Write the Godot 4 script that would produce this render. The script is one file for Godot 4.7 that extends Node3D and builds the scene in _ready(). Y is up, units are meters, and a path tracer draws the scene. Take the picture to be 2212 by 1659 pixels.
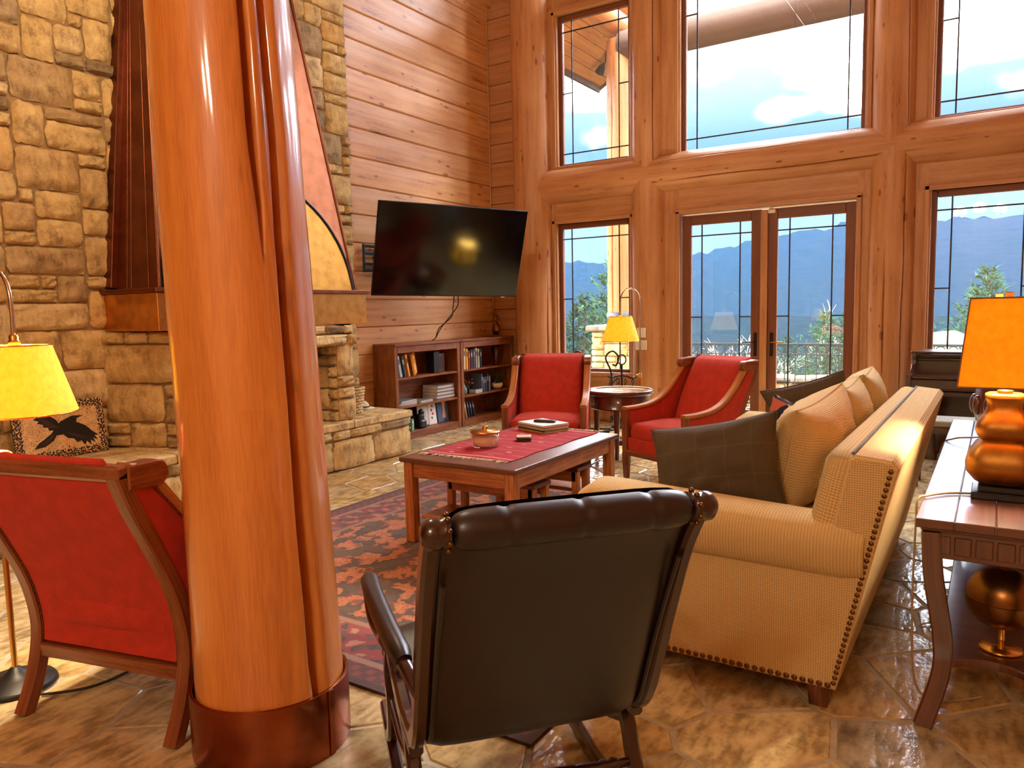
extends Node3D
# A log-built living room with a stone fireplace, seen past a thick wooden post towards the window wall.
# World: x runs along the window wall, -z points to it, y is up; the floor lies at y = 0.

var M := {}
var used := {}
var rng := RandomNumberGenerator.new()

const WX := -5.73      # face of the planked side wall
const SX := -5.63      # face of the stone breast
const WZ := -8.40      # face of the window wall


class MB:
	# collects triangles; uv is in metres, u along the grain
	var st := SurfaceTool.new()
	var off := Vector2.ZERO

	func _init(o := Vector2.ZERO) -> void:
		st.begin(Mesh.PRIMITIVE_TRIANGLES)
		off = o

	func v(p: Vector3, uv := Vector2.ZERO) -> void:
		st.set_uv(uv + off)
		st.add_vertex(p)

	func smooth(k: int) -> void:
		st.set_smooth_group(k)

	func tri(a: Vector3, b: Vector3, c: Vector3, ua := Vector2.ZERO, ub := Vector2.ZERO, uc := Vector2.ZERO) -> void:
		v(a, ua)
		v(c, uc)
		v(b, ub)

	func quad(a: Vector3, b: Vector3, c: Vector3, d: Vector3, ua := Vector2.ZERO, ub := Vector2.ZERO, uc := Vector2.ZERO, ud := Vector2.ZERO) -> void:
		tri(a, b, c, ua, ub, uc)
		tri(a, c, d, ua, uc, ud)

	func flat(a: Vector3, b: Vector3, c: Vector3, d: Vector3, long := -1) -> void:
		# a quad with uv in metres; u runs along the axis «long» (0 x, 1 y, 2 z) or along the longer side
		var e := b - a
		var f := d - a
		var le := e.length()
		var lf := f.length()
		var swap := lf > le
		if long >= 0:
			swap = absf(f[long]) > absf(e[long])
		var base := Vector2(a.x + a.z * 0.7, a.y + a.z * 0.3)
		if swap:
			quad(a, b, c, d, base, base + Vector2(0, le), base + Vector2(lf, le), base + Vector2(lf, 0))
		else:
			quad(a, b, c, d, base, base + Vector2(le, 0), base + Vector2(le, lf), base + Vector2(0, lf))

	func box(c: Vector3, s: Vector3, bev := 0.0, bas := Basis.IDENTITY) -> void:
		smooth(-1)
		var h := s * 0.5
		bev = minf(bev, minf(h.x, minf(h.y, h.z)) * 0.9)
		var long := 0
		if s.y > s.x and s.y >= s.z:
			long = 1
		elif s.z > s.x and s.z > s.y:
			long = 2
		var g := func(x: float, y: float, z: float) -> Vector3: return c + bas * Vector3(x, y, z)
		var i := h - Vector3(bev, bev, bev)
		for sg: float in [-1.0, 1.0]:
			_f([g.call(sg * h.x, -i.y, i.z * sg), g.call(sg * h.x, -i.y, -i.z * sg), g.call(sg * h.x, i.y, -i.z * sg), g.call(sg * h.x, i.y, i.z * sg)], [2, 1], long)
			_f([g.call(-i.x, sg * h.y, i.z * sg), g.call(i.x, sg * h.y, i.z * sg), g.call(i.x, sg * h.y, -i.z * sg), g.call(-i.x, sg * h.y, -i.z * sg)], [0, 2], long)
			_f([g.call(-i.x * sg, -i.y, sg * h.z), g.call(i.x * sg, -i.y, sg * h.z), g.call(i.x * sg, i.y, sg * h.z), g.call(-i.x * sg, i.y, sg * h.z)], [0, 1], long)
		if bev <= 0.0:
			return
		for a: float in [-1.0, 1.0]:
			for b: float in [-1.0, 1.0]:
				var k: float = a * b
				# edges along x, y, z
				_e(g.call(-i.x * k, a * h.y, b * i.z), g.call(i.x * k, a * h.y, b * i.z), g.call(i.x * k, a * i.y, b * h.z), g.call(-i.x * k, a * i.y, b * h.z))
				_e(g.call(a * h.x, -i.y * -k, b * i.z), g.call(a * h.x, i.y * -k, b * i.z), g.call(a * i.x, i.y * -k, b * h.z), g.call(a * i.x, -i.y * -k, b * h.z))
				_e(g.call(a * h.x, b * i.y, -i.z * k), g.call(a * h.x, b * i.y, i.z * k), g.call(a * i.x, b * h.y, i.z * k), g.call(a * i.x, b * h.y, -i.z * k))
				for d: float in [-1.0, 1.0]:
					var p: Vector3 = g.call(a * h.x, b * i.y, d * i.z)
					var q: Vector3 = g.call(a * i.x, b * h.y, d * i.z)
					var r: Vector3 = g.call(a * i.x, b * i.y, d * h.z)
					if a * b * d > 0:
						tri(p, q, r)
					else:
						tri(p, r, q)

	func _f(p: Array, ax: Array, long: int) -> void:
		var e: float = (p[1] - p[0]).length()
		var f: float = (p[3] - p[0]).length()
		var o := Vector2((p[0].x + p[0].z) * 0.37, p[0].y * 0.61 + p[0].z * 0.2)
		if ax[0] == long or (ax[1] != long and e >= f):
			quad(p[0], p[1], p[2], p[3], o, o + Vector2(e, 0), o + Vector2(e, f), o + Vector2(0, f))
		else:
			quad(p[0], p[1], p[2], p[3], o, o + Vector2(0, e), o + Vector2(f, e), o + Vector2(f, 0))

	func _e(a: Vector3, b: Vector3, c: Vector3, d: Vector3) -> void:
		var l := (b - a).length()
		quad(a, d, c, b, Vector2(0, 0), Vector2(0, 0.01), Vector2(l, 0.01), Vector2(l, 0))

	func tube(pts: Array, rad, n := 10, caps := true, grp := 1) -> void:
		# a round bar along points; rad is one radius or one per point
		var rings := []
		var side := Vector3.ZERO
		var along := 0.0
		var lens := []
		for i in pts.size():
			var t: Vector3 = (pts[mini(i + 1, pts.size() - 1)] - pts[maxi(i - 1, 0)]).normalized()
			if i == 0:
				side = t.cross(Vector3.UP if absf(t.y) < 0.9 else Vector3.RIGHT).normalized()
			else:
				side = (side - t * side.dot(t)).normalized()
				along += (pts[i] - pts[i - 1]).length()
			lens.append(along)
			var up := side.cross(t)
			var r: float = rad[i] if rad is Array or rad is PackedFloat32Array else rad
			var ring := []
			for k in n:
				var a := TAU * k / n
				ring.append(pts[i] + (side * cos(a) + up * sin(a)) * r)
			rings.append(ring)
		smooth(grp)
		var r0: float = rad[0] if rad is Array or rad is PackedFloat32Array else rad
		for i in pts.size() - 1:
			for k in n:
				var k2 := (k + 1) % n
				var v0 := TAU * r0 * k / n
				var v1 := TAU * r0 * (k + 1) / n
				quad(rings[i][k2], rings[i][k], rings[i + 1][k], rings[i + 1][k2], Vector2(lens[i], v1), Vector2(lens[i], v0), Vector2(lens[i + 1], v0), Vector2(lens[i + 1], v1))
		if caps:
			smooth(-1)
			for k in n:
				var k2 := (k + 1) % n
				tri(pts[0], rings[0][k], rings[0][k2], Vector2(0, 0), Vector2(0, 0.02), Vector2(0.02, 0.02))
				tri(pts[-1], rings[-1][k2], rings[-1][k], Vector2(0, 0), Vector2(0, 0.02), Vector2(0.02, 0.02))

	func lathe(prof: Array, n := 24, xf := Transform3D.IDENTITY, square := 0.0) -> void:
		# prof: Vector2(radius, height) from the bottom up; a point that repeats makes a crease; square > 0 makes the section a rounded square
		var grp := 1
		smooth(grp)
		var along := 0.0
		var sec := []
		for k in n + 1:
			var a := TAU * k / n
			var c := cos(a)
			var s := sin(a)
			var m := 1.0
			if square > 0.0:
				m = pow(pow(absf(c), square) + pow(absf(s), square), -1.0 / square)
			sec.append(Vector3(c * m, 0, s * m))
		for i in prof.size() - 1:
			var p: Vector2 = prof[i]
			var q: Vector2 = prof[i + 1]
			if p.is_equal_approx(q):
				grp += 1
				smooth(grp)
				continue
			var l := (q - p).length()
			for k in n:
				var a: Vector3 = xf * (sec[k] * p.x + Vector3(0, p.y, 0))
				var b: Vector3 = xf * (sec[(k + 1) % n] * p.x + Vector3(0, p.y, 0))
				var c: Vector3 = xf * (sec[(k + 1) % n] * q.x + Vector3(0, q.y, 0))
				var d: Vector3 = xf * (sec[k] * q.x + Vector3(0, q.y, 0))
				var u0 := TAU * maxf(p.x, q.x) * k / n
				var u1 := TAU * maxf(p.x, q.x) * (k + 1) / n
				if p.x < 1e-6:
					tri(a, d, c, Vector2(along, u0), Vector2(along + l, u0), Vector2(along + l, u1))
				elif q.x < 1e-6:
					tri(a, d, b, Vector2(along, u0), Vector2(along + l, u0), Vector2(along, u1))
				else:
					quad(a, d, c, b, Vector2(along, u0), Vector2(along + l, u0), Vector2(along + l, u1), Vector2(along, u1))
			along += l

	func prism(poly: PackedVector2Array, depth: float, xf := Transform3D.IDENTITY, bev := 0.0, round_sides := false) -> void:
		# extrudes a polygon of the xy plane along z, centred; both ends chamfered by bev
		if Geometry2D.is_polygon_clockwise(poly):
			poly = poly.duplicate()
			poly.reverse()
		var inner := poly
		if bev > 0.0:
			inner = _inset(poly, bev)
		var ix := Geometry2D.triangulate_polygon(inner)
		var h := depth * 0.5
		smooth(-1)
		for i in range(0, ix.size(), 3):
			var a := inner[ix[i]]
			var b := inner[ix[i + 1]]
			var c := inner[ix[i + 2]]
			if (b - a).cross(c - a) < 0:
				var t := b
				b = c
				c = t
			tri(xf * Vector3(a.x, a.y, h), xf * Vector3(b.x, b.y, h), xf * Vector3(c.x, c.y, h), a, b, c)
			tri(xf * Vector3(a.x, a.y, -h), xf * Vector3(c.x, c.y, -h), xf * Vector3(b.x, b.y, -h), a, c, b)
		var n := poly.size()
		var run := 0.0
		for i in n:
			var a := poly[i]
			var b := poly[(i + 1) % n]
			var l := (b - a).length()
			smooth(5 if round_sides else -1)
			var z := h - bev
			quad(xf * Vector3(a.x, a.y, z), xf * Vector3(a.x, a.y, -z), xf * Vector3(b.x, b.y, -z), xf * Vector3(b.x, b.y, z), Vector2(run, 0), Vector2(run, depth), Vector2(run + l, depth), Vector2(run + l, 0))
			if bev > 0.0:
				smooth(6 if round_sides else -1)
				var ia := inner[i]
				var ib := inner[(i + 1) % n]
				quad(xf * Vector3(ia.x, ia.y, h), xf * Vector3(a.x, a.y, z), xf * Vector3(b.x, b.y, z), xf * Vector3(ib.x, ib.y, h), Vector2(run, 0), Vector2(run, 0.01), Vector2(run + l, 0.01), Vector2(run + l, 0))
				quad(xf * Vector3(a.x, a.y, -z), xf * Vector3(ia.x, ia.y, -h), xf * Vector3(ib.x, ib.y, -h), xf * Vector3(b.x, b.y, -z), Vector2(run, 0), Vector2(run, 0.01), Vector2(run + l, 0.01), Vector2(run + l, 0))
			run += l

	func _inset(poly: PackedVector2Array, d: float) -> PackedVector2Array:
		var out := PackedVector2Array()
		var n := poly.size()
		for i in n:
			var e0 := (poly[i] - poly[(i + n - 1) % n]).normalized()
			var e1 := (poly[(i + 1) % n] - poly[i]).normalized()
			var n0 := Vector2(-e0.y, e0.x)
			var n1 := Vector2(-e1.y, e1.x)
			var m := n0 + n1
			if m.length() < 0.05:
				m = n0
			m = m.normalized()
			out.append(poly[i] + m * d / maxf(m.dot(n0), 0.35))
		return out

	func sweep(pts: Array, side: Vector3, w, h, bev := 0.0) -> void:
		# a rectangular bar along points that lie in a plane square to «side»; w across (along side), h in the plane; one value or one per point
		var rows := []
		var lens := [0.0]
		for i in pts.size():
			var t: Vector3 = (pts[mini(i + 1, pts.size() - 1)] - pts[maxi(i - 1, 0)]).normalized()
			var nrm := side.cross(t).normalized()
			var ww: float = (w[i] if w is Array else w) * 0.5
			var hh: float = (h[i] if h is Array else h) * 0.5
			if i > 0:
				lens.append(lens[-1] + (pts[i] - pts[i - 1]).length())
			var p: Vector3 = pts[i]
			if bev > 0.0:
				rows.append([p + side * ww - nrm * (hh - bev), p + side * ww + nrm * (hh - bev), p + side * (ww - bev) + nrm * hh, p - side * (ww - bev) + nrm * hh, p - side * ww + nrm * (hh - bev), p - side * ww - nrm * (hh - bev), p - side * (ww - bev) - nrm * hh, p + side * (ww - bev) - nrm * hh])
			else:
				rows.append([p + side * ww - nrm * hh, p + side * ww + nrm * hh, p - side * ww + nrm * hh, p - side * ww - nrm * hh])
		var m: int = rows[0].size()
		for k in m:
			smooth(10 + k)
			var k2 := (k + 1) % m
			for i in rows.size() - 1:
				var o := 0.13 * k
				quad(rows[i][k2], rows[i][k], rows[i + 1][k], rows[i + 1][k2], Vector2(lens[i], o + 0.1), Vector2(lens[i], o), Vector2(lens[i + 1], o), Vector2(lens[i + 1], o + 0.1))
		smooth(-1)
		for k in range(1, m - 1):
			tri(rows[0][0], rows[0][k + 1], rows[0][k])
			tri(rows[-1][0], rows[-1][k], rows[-1][k + 1])

	func grid(rows: Array, grp := 1, us := 1.0, vs := 1.0, closed := false) -> void:
		# a smooth sheet through rows of points; u follows a row, v the rows; both in metres
		smooth(grp)
		var m: int = rows[0].size()
		for i in rows.size() - 1:
			for k in (m if closed else m - 1):
				var k2 := (k + 1) % m
				var u0 := us * k / maxf(1.0, m - 1)
				var u1 := us * (k + 1) / maxf(1.0, m - 1)
				var v0 := vs * i / maxf(1.0, rows.size() - 1)
				var v1 := vs * (i + 1) / maxf(1.0, rows.size() - 1)
				quad(rows[i][k], rows[i][k2], rows[i + 1][k2], rows[i + 1][k], Vector2(u0, v0), Vector2(u1, v0), Vector2(u1, v1), Vector2(u0, v1))

	func soft_box(c: Vector3, s: Vector3, r: float, puff := Vector3.ZERO, bas := Basis.IDENTITY, n := 10, wrinkle := 0.0, sd := 0) -> void:
		# an upholstered block: a rounded box whose six faces swell by puff; wrinkle adds soft folds
		var no := FastNoiseLite.new()
		no.seed = sd
		no.frequency = 6.0
		var h := s * 0.5
		for f in 6:
			var ax := f / 2
			var sg := 1.0 if f % 2 == 0 else -1.0
			var ux := (ax + 1) % 3
			var vx := (ax + 2) % 3
			var rows := []
			for i in n + 1:
				var row := []
				for k in n + 1:
					var q := Vector3.ZERO
					q[ax] = sg
					q[ux] = _ease(-1.0 + 2.0 * k / n) * sg
					q[vx] = _ease(-1.0 + 2.0 * i / n)
					var p := q * h
					var core := Vector3(clampf(p.x, -h.x + r, h.x - r), clampf(p.y, -h.y + r, h.y - r), clampf(p.z, -h.z + r, h.z - r))
					var d := p - core
					if d.length() > 1e-6:
						p = core + d.normalized() * r
					var b := (1.0 - q[ux] * q[ux]) * (1.0 - q[vx] * q[vx])
					p[ax] += sg * puff[ax] * b
					if wrinkle > 0.0:
						p += p.normalized() * wrinkle * no.get_noise_3d(p.x * 0.5, p.y * 2.0, p.z)
					row.append(c + bas * p)
				rows.append(row)
			grid(rows, 1, s[ux], s[vx])

	func _ease(t: float) -> float:
		return signf(t) * (1.0 - pow(1.0 - absf(t), 1.6))

	func pillow(w: float, hgt: float, t: float, xf: Transform3D, n := 16, sd := 0, fold := 0.012) -> void:
		# a stuffed cushion with pointed corners and a seam round the edge
		var no := FastNoiseLite.new()
		no.seed = sd
		no.frequency = 3.0
		for s: float in [1.0, -1.0]:
			var rows := []
			for i in n + 1:
				var row := []
				for k in n + 1:
					var x := sin(PI * 0.5 * (-1.0 + 2.0 * k / n)) * s
					var y := sin(PI * 0.5 * (-1.0 + 2.0 * i / n))
					var e := (1.0 - x * x) * (1.0 - y * y)
					var z := t * 0.5 * pow(maxf(e, 0.0), 0.42) * s
					var pin := 1.0 - 0.09 * (1.0 - pow(absf(y), 2.0)) * absf(x) * absf(x)
					var pin2 := 1.0 - 0.09 * (1.0 - pow(absf(x), 2.0)) * absf(y) * absf(y)
					var r := no.get_noise_2d(x * 1.2 + y * 0.4, y * 0.7) * fold * 3.0 * e
					# creases that run in from the seam
					r += fold * sin(atan2(y, x) * 22.0 + no.get_noise_2d(x, y) * 6.0) * pow(maxf(absf(x), absf(y)), 3.0) * e
					row.append(xf * Vector3(x * w * 0.5 * pin, y * hgt * 0.5 * pin2, z + r * s))
				rows.append(row)
			grid(rows, 1, w, hgt)

	func ball(c: Vector3, r: float, n := 8, sq := Vector3.ONE) -> void:
		var prof := []
		for i in n + 1:
			var a := -PI * 0.5 + PI * i / n
			prof.append(Vector2(maxf(cos(a) * r, 0.0), sin(a) * r))
		prof[0].x = 0.0
		prof[-1].x = 0.0
		lathe(prof, n * 2, Transform3D(Basis.from_scale(sq), c))

	func done() -> ArrayMesh:
		st.generate_normals()
		return st.commit()


# ---------------------------------------------------------------- naming and tagging
func numbered(called: String) -> String:
	var n: int = used.get(called, 0)
	used[called] = n + 1
	return called if n == 0 else "%s_%03d" % [called, n]


func put(called: String, mesh: Mesh, material: Material, parent: Node3D = self) -> MeshInstance3D:
	var o := MeshInstance3D.new()
	o.name = numbered(called) if parent == self else called
	o.mesh = mesh
	o.material_override = material
	parent.add_child(o, true)
	return o


func part(called: String, b: MB, material: Material, parent: Node3D = self) -> MeshInstance3D:
	return put(called, b.done(), material, parent)


func thing(called: String, label: String, category: String, at := Vector3.ZERO, turn := 0.0, group := "") -> Node3D:
	var o := Node3D.new()
	o.name = numbered(called)
	add_child(o)
	o.position = at
	o.rotation.y = turn
	return tag(o, label, category, group)


func tag(o: Node3D, label: String, category := "", group := "", kind := "") -> Node3D:
	o.set_meta("label", label)
	if category != "":
		o.set_meta("category", category)
	if group != "":
		o.set_meta("group", group)
	if kind != "":
		o.set_meta("kind", kind)
	return o


func frame_of(called: String, label: String) -> Node3D:
	var o := Node3D.new()
	o.name = called
	add_child(o)
	o.set_meta("kind", "structure")
	o.set_meta("label", label)
	return o


func bx(c: Vector3, s: Vector3, bev := 0.004) -> ArrayMesh:
	var b := MB.new(Vector2(rng.randf() * 3.0, rng.randf() * 3.0))
	b.box(c, s, bev)
	return b.done()


func curve(pts: Array, n := 6) -> Array:
	# a smooth line through the points
	var out := []
	for i in pts.size() - 1:
		var p0: Vector3 = pts[maxi(i - 1, 0)]
		var p1: Vector3 = pts[i]
		var p2: Vector3 = pts[i + 1]
		var p3: Vector3 = pts[mini(i + 2, pts.size() - 1)]
		for k in n:
			var t := float(k) / n
			out.append(0.5 * (2.0 * p1 + (p2 - p0) * t + (2.0 * p0 - 5.0 * p1 + 4.0 * p2 - p3) * t * t + (3.0 * p1 - p0 - 3.0 * p2 + p3) * t * t * t))
	out.append(pts[-1])
	return out


# ---------------------------------------------------------------- textures and materials
func noise_image(w: int, h: int, freq: float, sd: int, oct := 3, kind := FastNoiseLite.TYPE_SIMPLEX_SMOOTH) -> Image:
	var n := FastNoiseLite.new()
	n.seed = sd
	n.frequency = freq
	n.noise_type = kind
	n.fractal_octaves = oct
	return n.get_seamless_image(w, h)


func spread(im: Image, w: int, h: int) -> PackedByteArray:
	im.resize(w, h, Image.INTERPOLATE_CUBIC)
	im.convert(Image.FORMAT_L8)
	return im.get_data()


func ramp_lut(cols: Array) -> Array:
	# cols: [[position, Color], ...]
	var g := Gradient.new()
	g.offsets = PackedFloat32Array(cols.map(func(c): return c[0]))
	g.colors = PackedColorArray(cols.map(func(c): return c[1]))
	var out := []
	for i in 256:
		out.append(g.sample(i / 255.0))
	return out


func layered(w: int, h: int, layers: Array, cols: Array, knots := 0, sd := 1) -> ImageTexture:
	# layers: [bytes, weight] ...; the weighted mean of the layers looks up a colour
	var lut := ramp_lut(cols)
	var val := PackedFloat32Array()
	val.resize(w * h)
	var total := 0.0
	for l in layers:
		total += l[1]
	for l in layers:
		var d: PackedByteArray = l[0]
		var k: float = l[1] / total
		for i in w * h:
			val[i] += d[i] * k
	if knots > 0:
		var r := RandomNumberGenerator.new()
		r.seed = sd
		for q in knots:
			var cx := r.randi() % w
			var cy := r.randi() % h
			var rad := r.randf_range(5.0, 12.0) * w / 1024.0
			var ell := r.randf_range(1.0, 1.6)
			var reach := int(rad * 5.0)
			for dy in range(-reach, reach + 1):
				for dx in range(-reach, reach + 1):
					var e := sqrt(pow(dx / ell, 2.0) + dy * dy) / rad
					var far := sqrt(pow(dx / 3.0, 2.0) + dy * dy) / rad
					var at := ((cy + dy + h) % h) * w + (cx + dx + w) % w
					if e < 1.0:
						val[at] = 25.0 + 40.0 * absf(sin(e * 7.0))
					elif e < 1.25:
						val[at] = minf(val[at], 60.0)
					elif far < 1.7:
						val[at] -= (1.7 - far) * 40.0 * (0.5 + 0.5 * sin(far * 16.0))
	var bytes := PackedByteArray()
	bytes.resize(w * h * 3)
	for i in w * h:
		var c: Color = lut[clampi(int(val[i]), 0, 255)]
		bytes[i * 3] = int(c.r * 255.0)
		bytes[i * 3 + 1] = int(c.g * 255.0)
		bytes[i * 3 + 2] = int(c.b * 255.0)
	return ImageTexture.create_from_image(Image.create_from_data(w, h, false, Image.FORMAT_RGB8, bytes))


func rgb(r: float, g: float, b: float) -> Color:
	return Color(r / 255.0, g / 255.0, b / 255.0)


func mat(c: Color, rough := 0.6, metal := 0.0, tex: Texture2D = null, scale := Vector3.ONE, tri := false) -> StandardMaterial3D:
	var m := StandardMaterial3D.new()
	m.albedo_color = c
	m.roughness = rough
	m.metallic = metal
	if tex:
		m.albedo_texture = tex
	m.uv1_scale = scale
	if tri:
		m.uv1_triplanar = true
	return m


func relief(m: StandardMaterial3D, tex: Texture2D, cm: float) -> StandardMaterial3D:
	m.heightmap_enabled = true
	m.heightmap_texture = tex
	m.heightmap_scale = cm
	return m


func coat(m: StandardMaterial3D, k: float, r: float) -> StandardMaterial3D:
	m.clearcoat_enabled = true
	m.clearcoat = k
	m.clearcoat_roughness = r
	return m


func make_materials() -> void:
	var W := 768
	# pine: grain along u, with knots
	var streak := spread(noise_image(24, 256, 0.06, 3, 3), W, W)
	var fine := spread(noise_image(96, 768, 0.25, 5, 3), W, W)
	var soft := spread(noise_image(64, 64, 0.05, 7, 2), W, W)
	var pine_cols := [[0.0, rgb(84, 46, 24)], [0.16, rgb(140, 88, 52)], [0.28, rgb(206, 156, 108)], [0.5, rgb(222, 176, 126)], [0.7, rgb(230, 188, 140)], [1.0, rgb(244, 210, 166)]]
	var pine := layered(W, W, [[streak, 1.0], [fine, 0.7], [soft, 0.6]], pine_cols, 16, 11)
	var clear := layered(W, W, [[streak, 1.0], [fine, 0.8], [soft, 0.5]], [[0.0, rgb(130, 88, 54)], [0.25, rgb(206, 158, 110)], [0.55, rgb(230, 188, 140)], [1.0, rgb(250, 220, 176)]], 2, 4)
	var fine_tex := layered(W, W, [[fine, 1.0], [streak, 0.4]], [[0.0, Color(0.2, 0.2, 0.2)], [1.0, Color.WHITE]])
	var brown := layered(512, 512, [[spread(noise_image(16, 256, 0.08, 21, 3), 512, 512), 1.0], [spread(noise_image(64, 512, 0.3, 22, 2), 512, 512), 0.9], [spread(noise_image(48, 48, 0.06, 23, 2), 512, 512), 0.5]], [[0.0, rgb(110, 70, 45)], [0.4, rgb(190, 140, 100)], [0.6, rgb(225, 180, 135)], [1.0, rgb(255, 225, 185)]])
	# stone: mottled, with darker veins
	var s1 := spread(noise_image(512, 512, 0.012, 31, 5), 512, 512)
	var s2 := spread(noise_image(512, 512, 0.09, 32, 3), 512, 512)
	var s3 := spread(noise_image(512, 160, 0.05, 33, 4), 512, 512)
	var stone := layered(512, 512, [[s1, 1.2], [s2, 0.5], [s3, 0.6]], [[0.0, rgb(110, 96, 78)], [0.3, rgb(160, 142, 116)], [0.42, rgb(196, 178, 148)], [0.55, rgb(214, 198, 168)], [0.7, rgb(230, 216, 188)], [1.0, rgb(248, 240, 220)]])
	var stone_h := layered(512, 512, [[s1, 1.0], [s2, 0.35], [s3, 0.9]], [[0.0, Color.BLACK], [1.0, Color.WHITE]])
	var slate := layered(512, 512, [[s3, 1.1], [s1, 0.9], [s2, 0.35]], [[0.0, rgb(112, 102, 86)], [0.34, rgb(168, 154, 130)], [0.47, rgb(198, 184, 158)], [0.58, rgb(214, 202, 178)], [0.75, rgb(228, 218, 196)], [1.0, rgb(246, 240, 226)]])
	# basket weave and a finer cloth
	var weave := Image.create(64, 64, false, Image.FORMAT_L8)
	for y in 64:
		for x in 64:
			var cx := (x / 8) % 2
			var cy := (y / 8) % 2
			var u := (x % 8 + 0.5) / 8.0
			var q := (y % 8 + 0.5) / 8.0
			var a := sin(u * PI) * (0.55 + 0.45 * sin(q * PI)) if cx == cy else sin(q * PI) * (0.55 + 0.45 * sin(u * PI))
			weave.set_pixel(x, y, Color(a, a, a))
	var weave_t := ImageTexture.create_from_image(weave)
	var weave_c := Image.create(64, 64, false, Image.FORMAT_RGB8)
	for y in 64:
		for x in 64:
			var a := weave.get_pixel(x, y).r
			weave_c.set_pixel(x, y, rgb(186, 150, 98).lerp(rgb(240, 214, 168), pow(a, 0.7)))
	var weave_ct := ImageTexture.create_from_image(weave_c)
	var fuzz := layered(256, 256, [[spread(noise_image(256, 256, 0.25, 41, 2), 256, 256), 1.0], [spread(noise_image(128, 128, 0.03, 42, 3), 256, 256), 0.6]], [[0.0, Color(0.72, 0.72, 0.72)], [1.0, Color(1, 1, 1)]])
	var hide := layered(256, 256, [[spread(noise_image(256, 256, 0.12, 51, 3, FastNoiseLite.TYPE_CELLULAR), 256, 256), 1.0]], [[0.0, Color.BLACK], [1.0, Color.WHITE]])
	var metal_t := layered(256, 256, [[spread(noise_image(256, 256, 0.02, 61, 4), 256, 256), 1.0], [spread(noise_image(256, 256, 0.12, 62, 2), 256, 256), 0.25]], [[0.0, Color(0.78, 0.75, 0.73)], [0.5, Color(0.92, 0.91, 0.9)], [1.0, Color(1, 1, 1)]])
	M.tex_stone = stone_h
	M.tex_fuzz = fuzz
	var grain := Vector3(0.42, 0.84, 1)
	# logs and boards of the house
	M.post = coat(relief(mat(rgb(248, 190, 114), 0.45, 0.0, clear, Vector3(0.3, 0.62, 1)), fine_tex, 0.05), 1.0, 0.09)
	M.plank = relief(mat(rgb(236, 220, 200), 0.42, 0.0, pine, grain), fine_tex, 0.06)
	M.plank_b = relief(mat(rgb(246, 230, 208), 0.42, 0.0, pine, grain), fine_tex, 0.06)
	M.log = relief(mat(rgb(226, 208, 196), 0.45, 0.0, pine, grain), fine_tex, 0.06)
	M.log_b = relief(mat(rgb(208, 186, 170), 0.45, 0.0, clear, grain), fine_tex, 0.06)
	M.casing = relief(mat(rgb(214, 192, 174), 0.45, 0.0, clear, grain), fine_tex, 0.05)
	M.sash = relief(mat(rgb(134, 96, 76), 0.45, 0.0, clear, grain), fine_tex, 0.05)
	M.ceiling = relief(mat(rgb(228, 206, 182), 0.5, 0.0, pine, grain), fine_tex, 0.06)
	M.muntin = mat(rgb(42, 34, 30), 0.5)
	M.gap = mat(rgb(52, 30, 18), 0.9)
	# stone
	var tints := [rgb(250, 230, 180), rgb(244, 222, 170), rgb(230, 206, 158), rgb(252, 236, 196), rgb(212, 190, 152), rgb(200, 184, 156), rgb(246, 212, 150), rgb(176, 160, 136)]
	M.stones = []
	for i in tints.size():
		var m := relief(mat(tints[i], 0.85, 0.0, stone, Vector3(0.9, 0.9, 0.9), true), stone_h, 1.2)
		m.uv1_world_triplanar = true
		m.uv1_offset = Vector3(0.21 * i, 0.37 * i, 0.11 * i)
		M.stones.append(m)
	M.mortar = mat(rgb(176, 140, 90), 0.95, 0.0, fuzz, Vector3(3, 3, 3), true)
	M.hearth_slab = relief(mat(rgb(244, 224, 180), 0.8, 0.0, stone, Vector3(0.8, 0.8, 0.8), true), stone_h, 1.6)
	M.firebrick = mat(rgb(34, 28, 24), 0.95, 0.0, fuzz, Vector3(4, 4, 4), true)
	var flag_tints := [rgb(252, 238, 200), rgb(246, 228, 184), rgb(232, 218, 186), rgb(222, 214, 198), rgb(204, 198, 186), rgb(240, 214, 164), rgb(196, 182, 156), rgb(252, 242, 212)]
	M.flags = []
	for i in flag_tints.size():
		var m := relief(mat(flag_tints[i], 0.19, 0.0, slate, Vector3(0.8, 0.8, 0.8), true), stone_h, 0.45)
		m.uv1_world_triplanar = true
		m.uv1_offset = Vector3(0.31 * i, 0.17 * i, 0.23 * i)
		M.flags.append(m)
	M.grout = mat(rgb(206, 188, 156), 0.8, 0.0, fuzz, Vector3(4, 4, 4), true)
	# furniture
	var wg := Vector3(1.4, 2.8, 1)
	M.cherry = coat(mat(rgb(170, 118, 82), 0.4, 0.0, brown, wg), 0.5, 0.2)
	M.oak = coat(mat(rgb(228, 188, 128), 0.4, 0.0, brown, wg), 0.4, 0.2)
	M.walnut = coat(mat(rgb(134, 100, 80), 0.4, 0.0, brown, wg), 0.45, 0.22)
	M.bookcase = mat(rgb(160, 118, 88), 0.42, 0.0, brown, wg)
	M.mahogany = coat(mat(rgb(96, 56, 42), 0.3, 0.0, brown, wg), 0.8, 0.1)
	M.console = coat(mat(rgb(112, 72, 56), 0.32, 0.0, brown, Vector3(0.8, 2.0, 1)), 0.8, 0.12)
	M.console.metallic_specular = 0.8
	M.rocker = coat(mat(rgb(62, 32, 23), 0.3, 0.0, brown, wg), 0.8, 0.1)
	M.piano = coat(mat(rgb(70, 50, 42), 0.3, 0.0, brown, wg), 0.7, 0.15)
	M.red = mat(rgb(220, 60, 34), 0.9, 0.0, fuzz, Vector3(3, 3, 3))
	M.red.rim_enabled = true
	M.red.rim = 0.35
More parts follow.
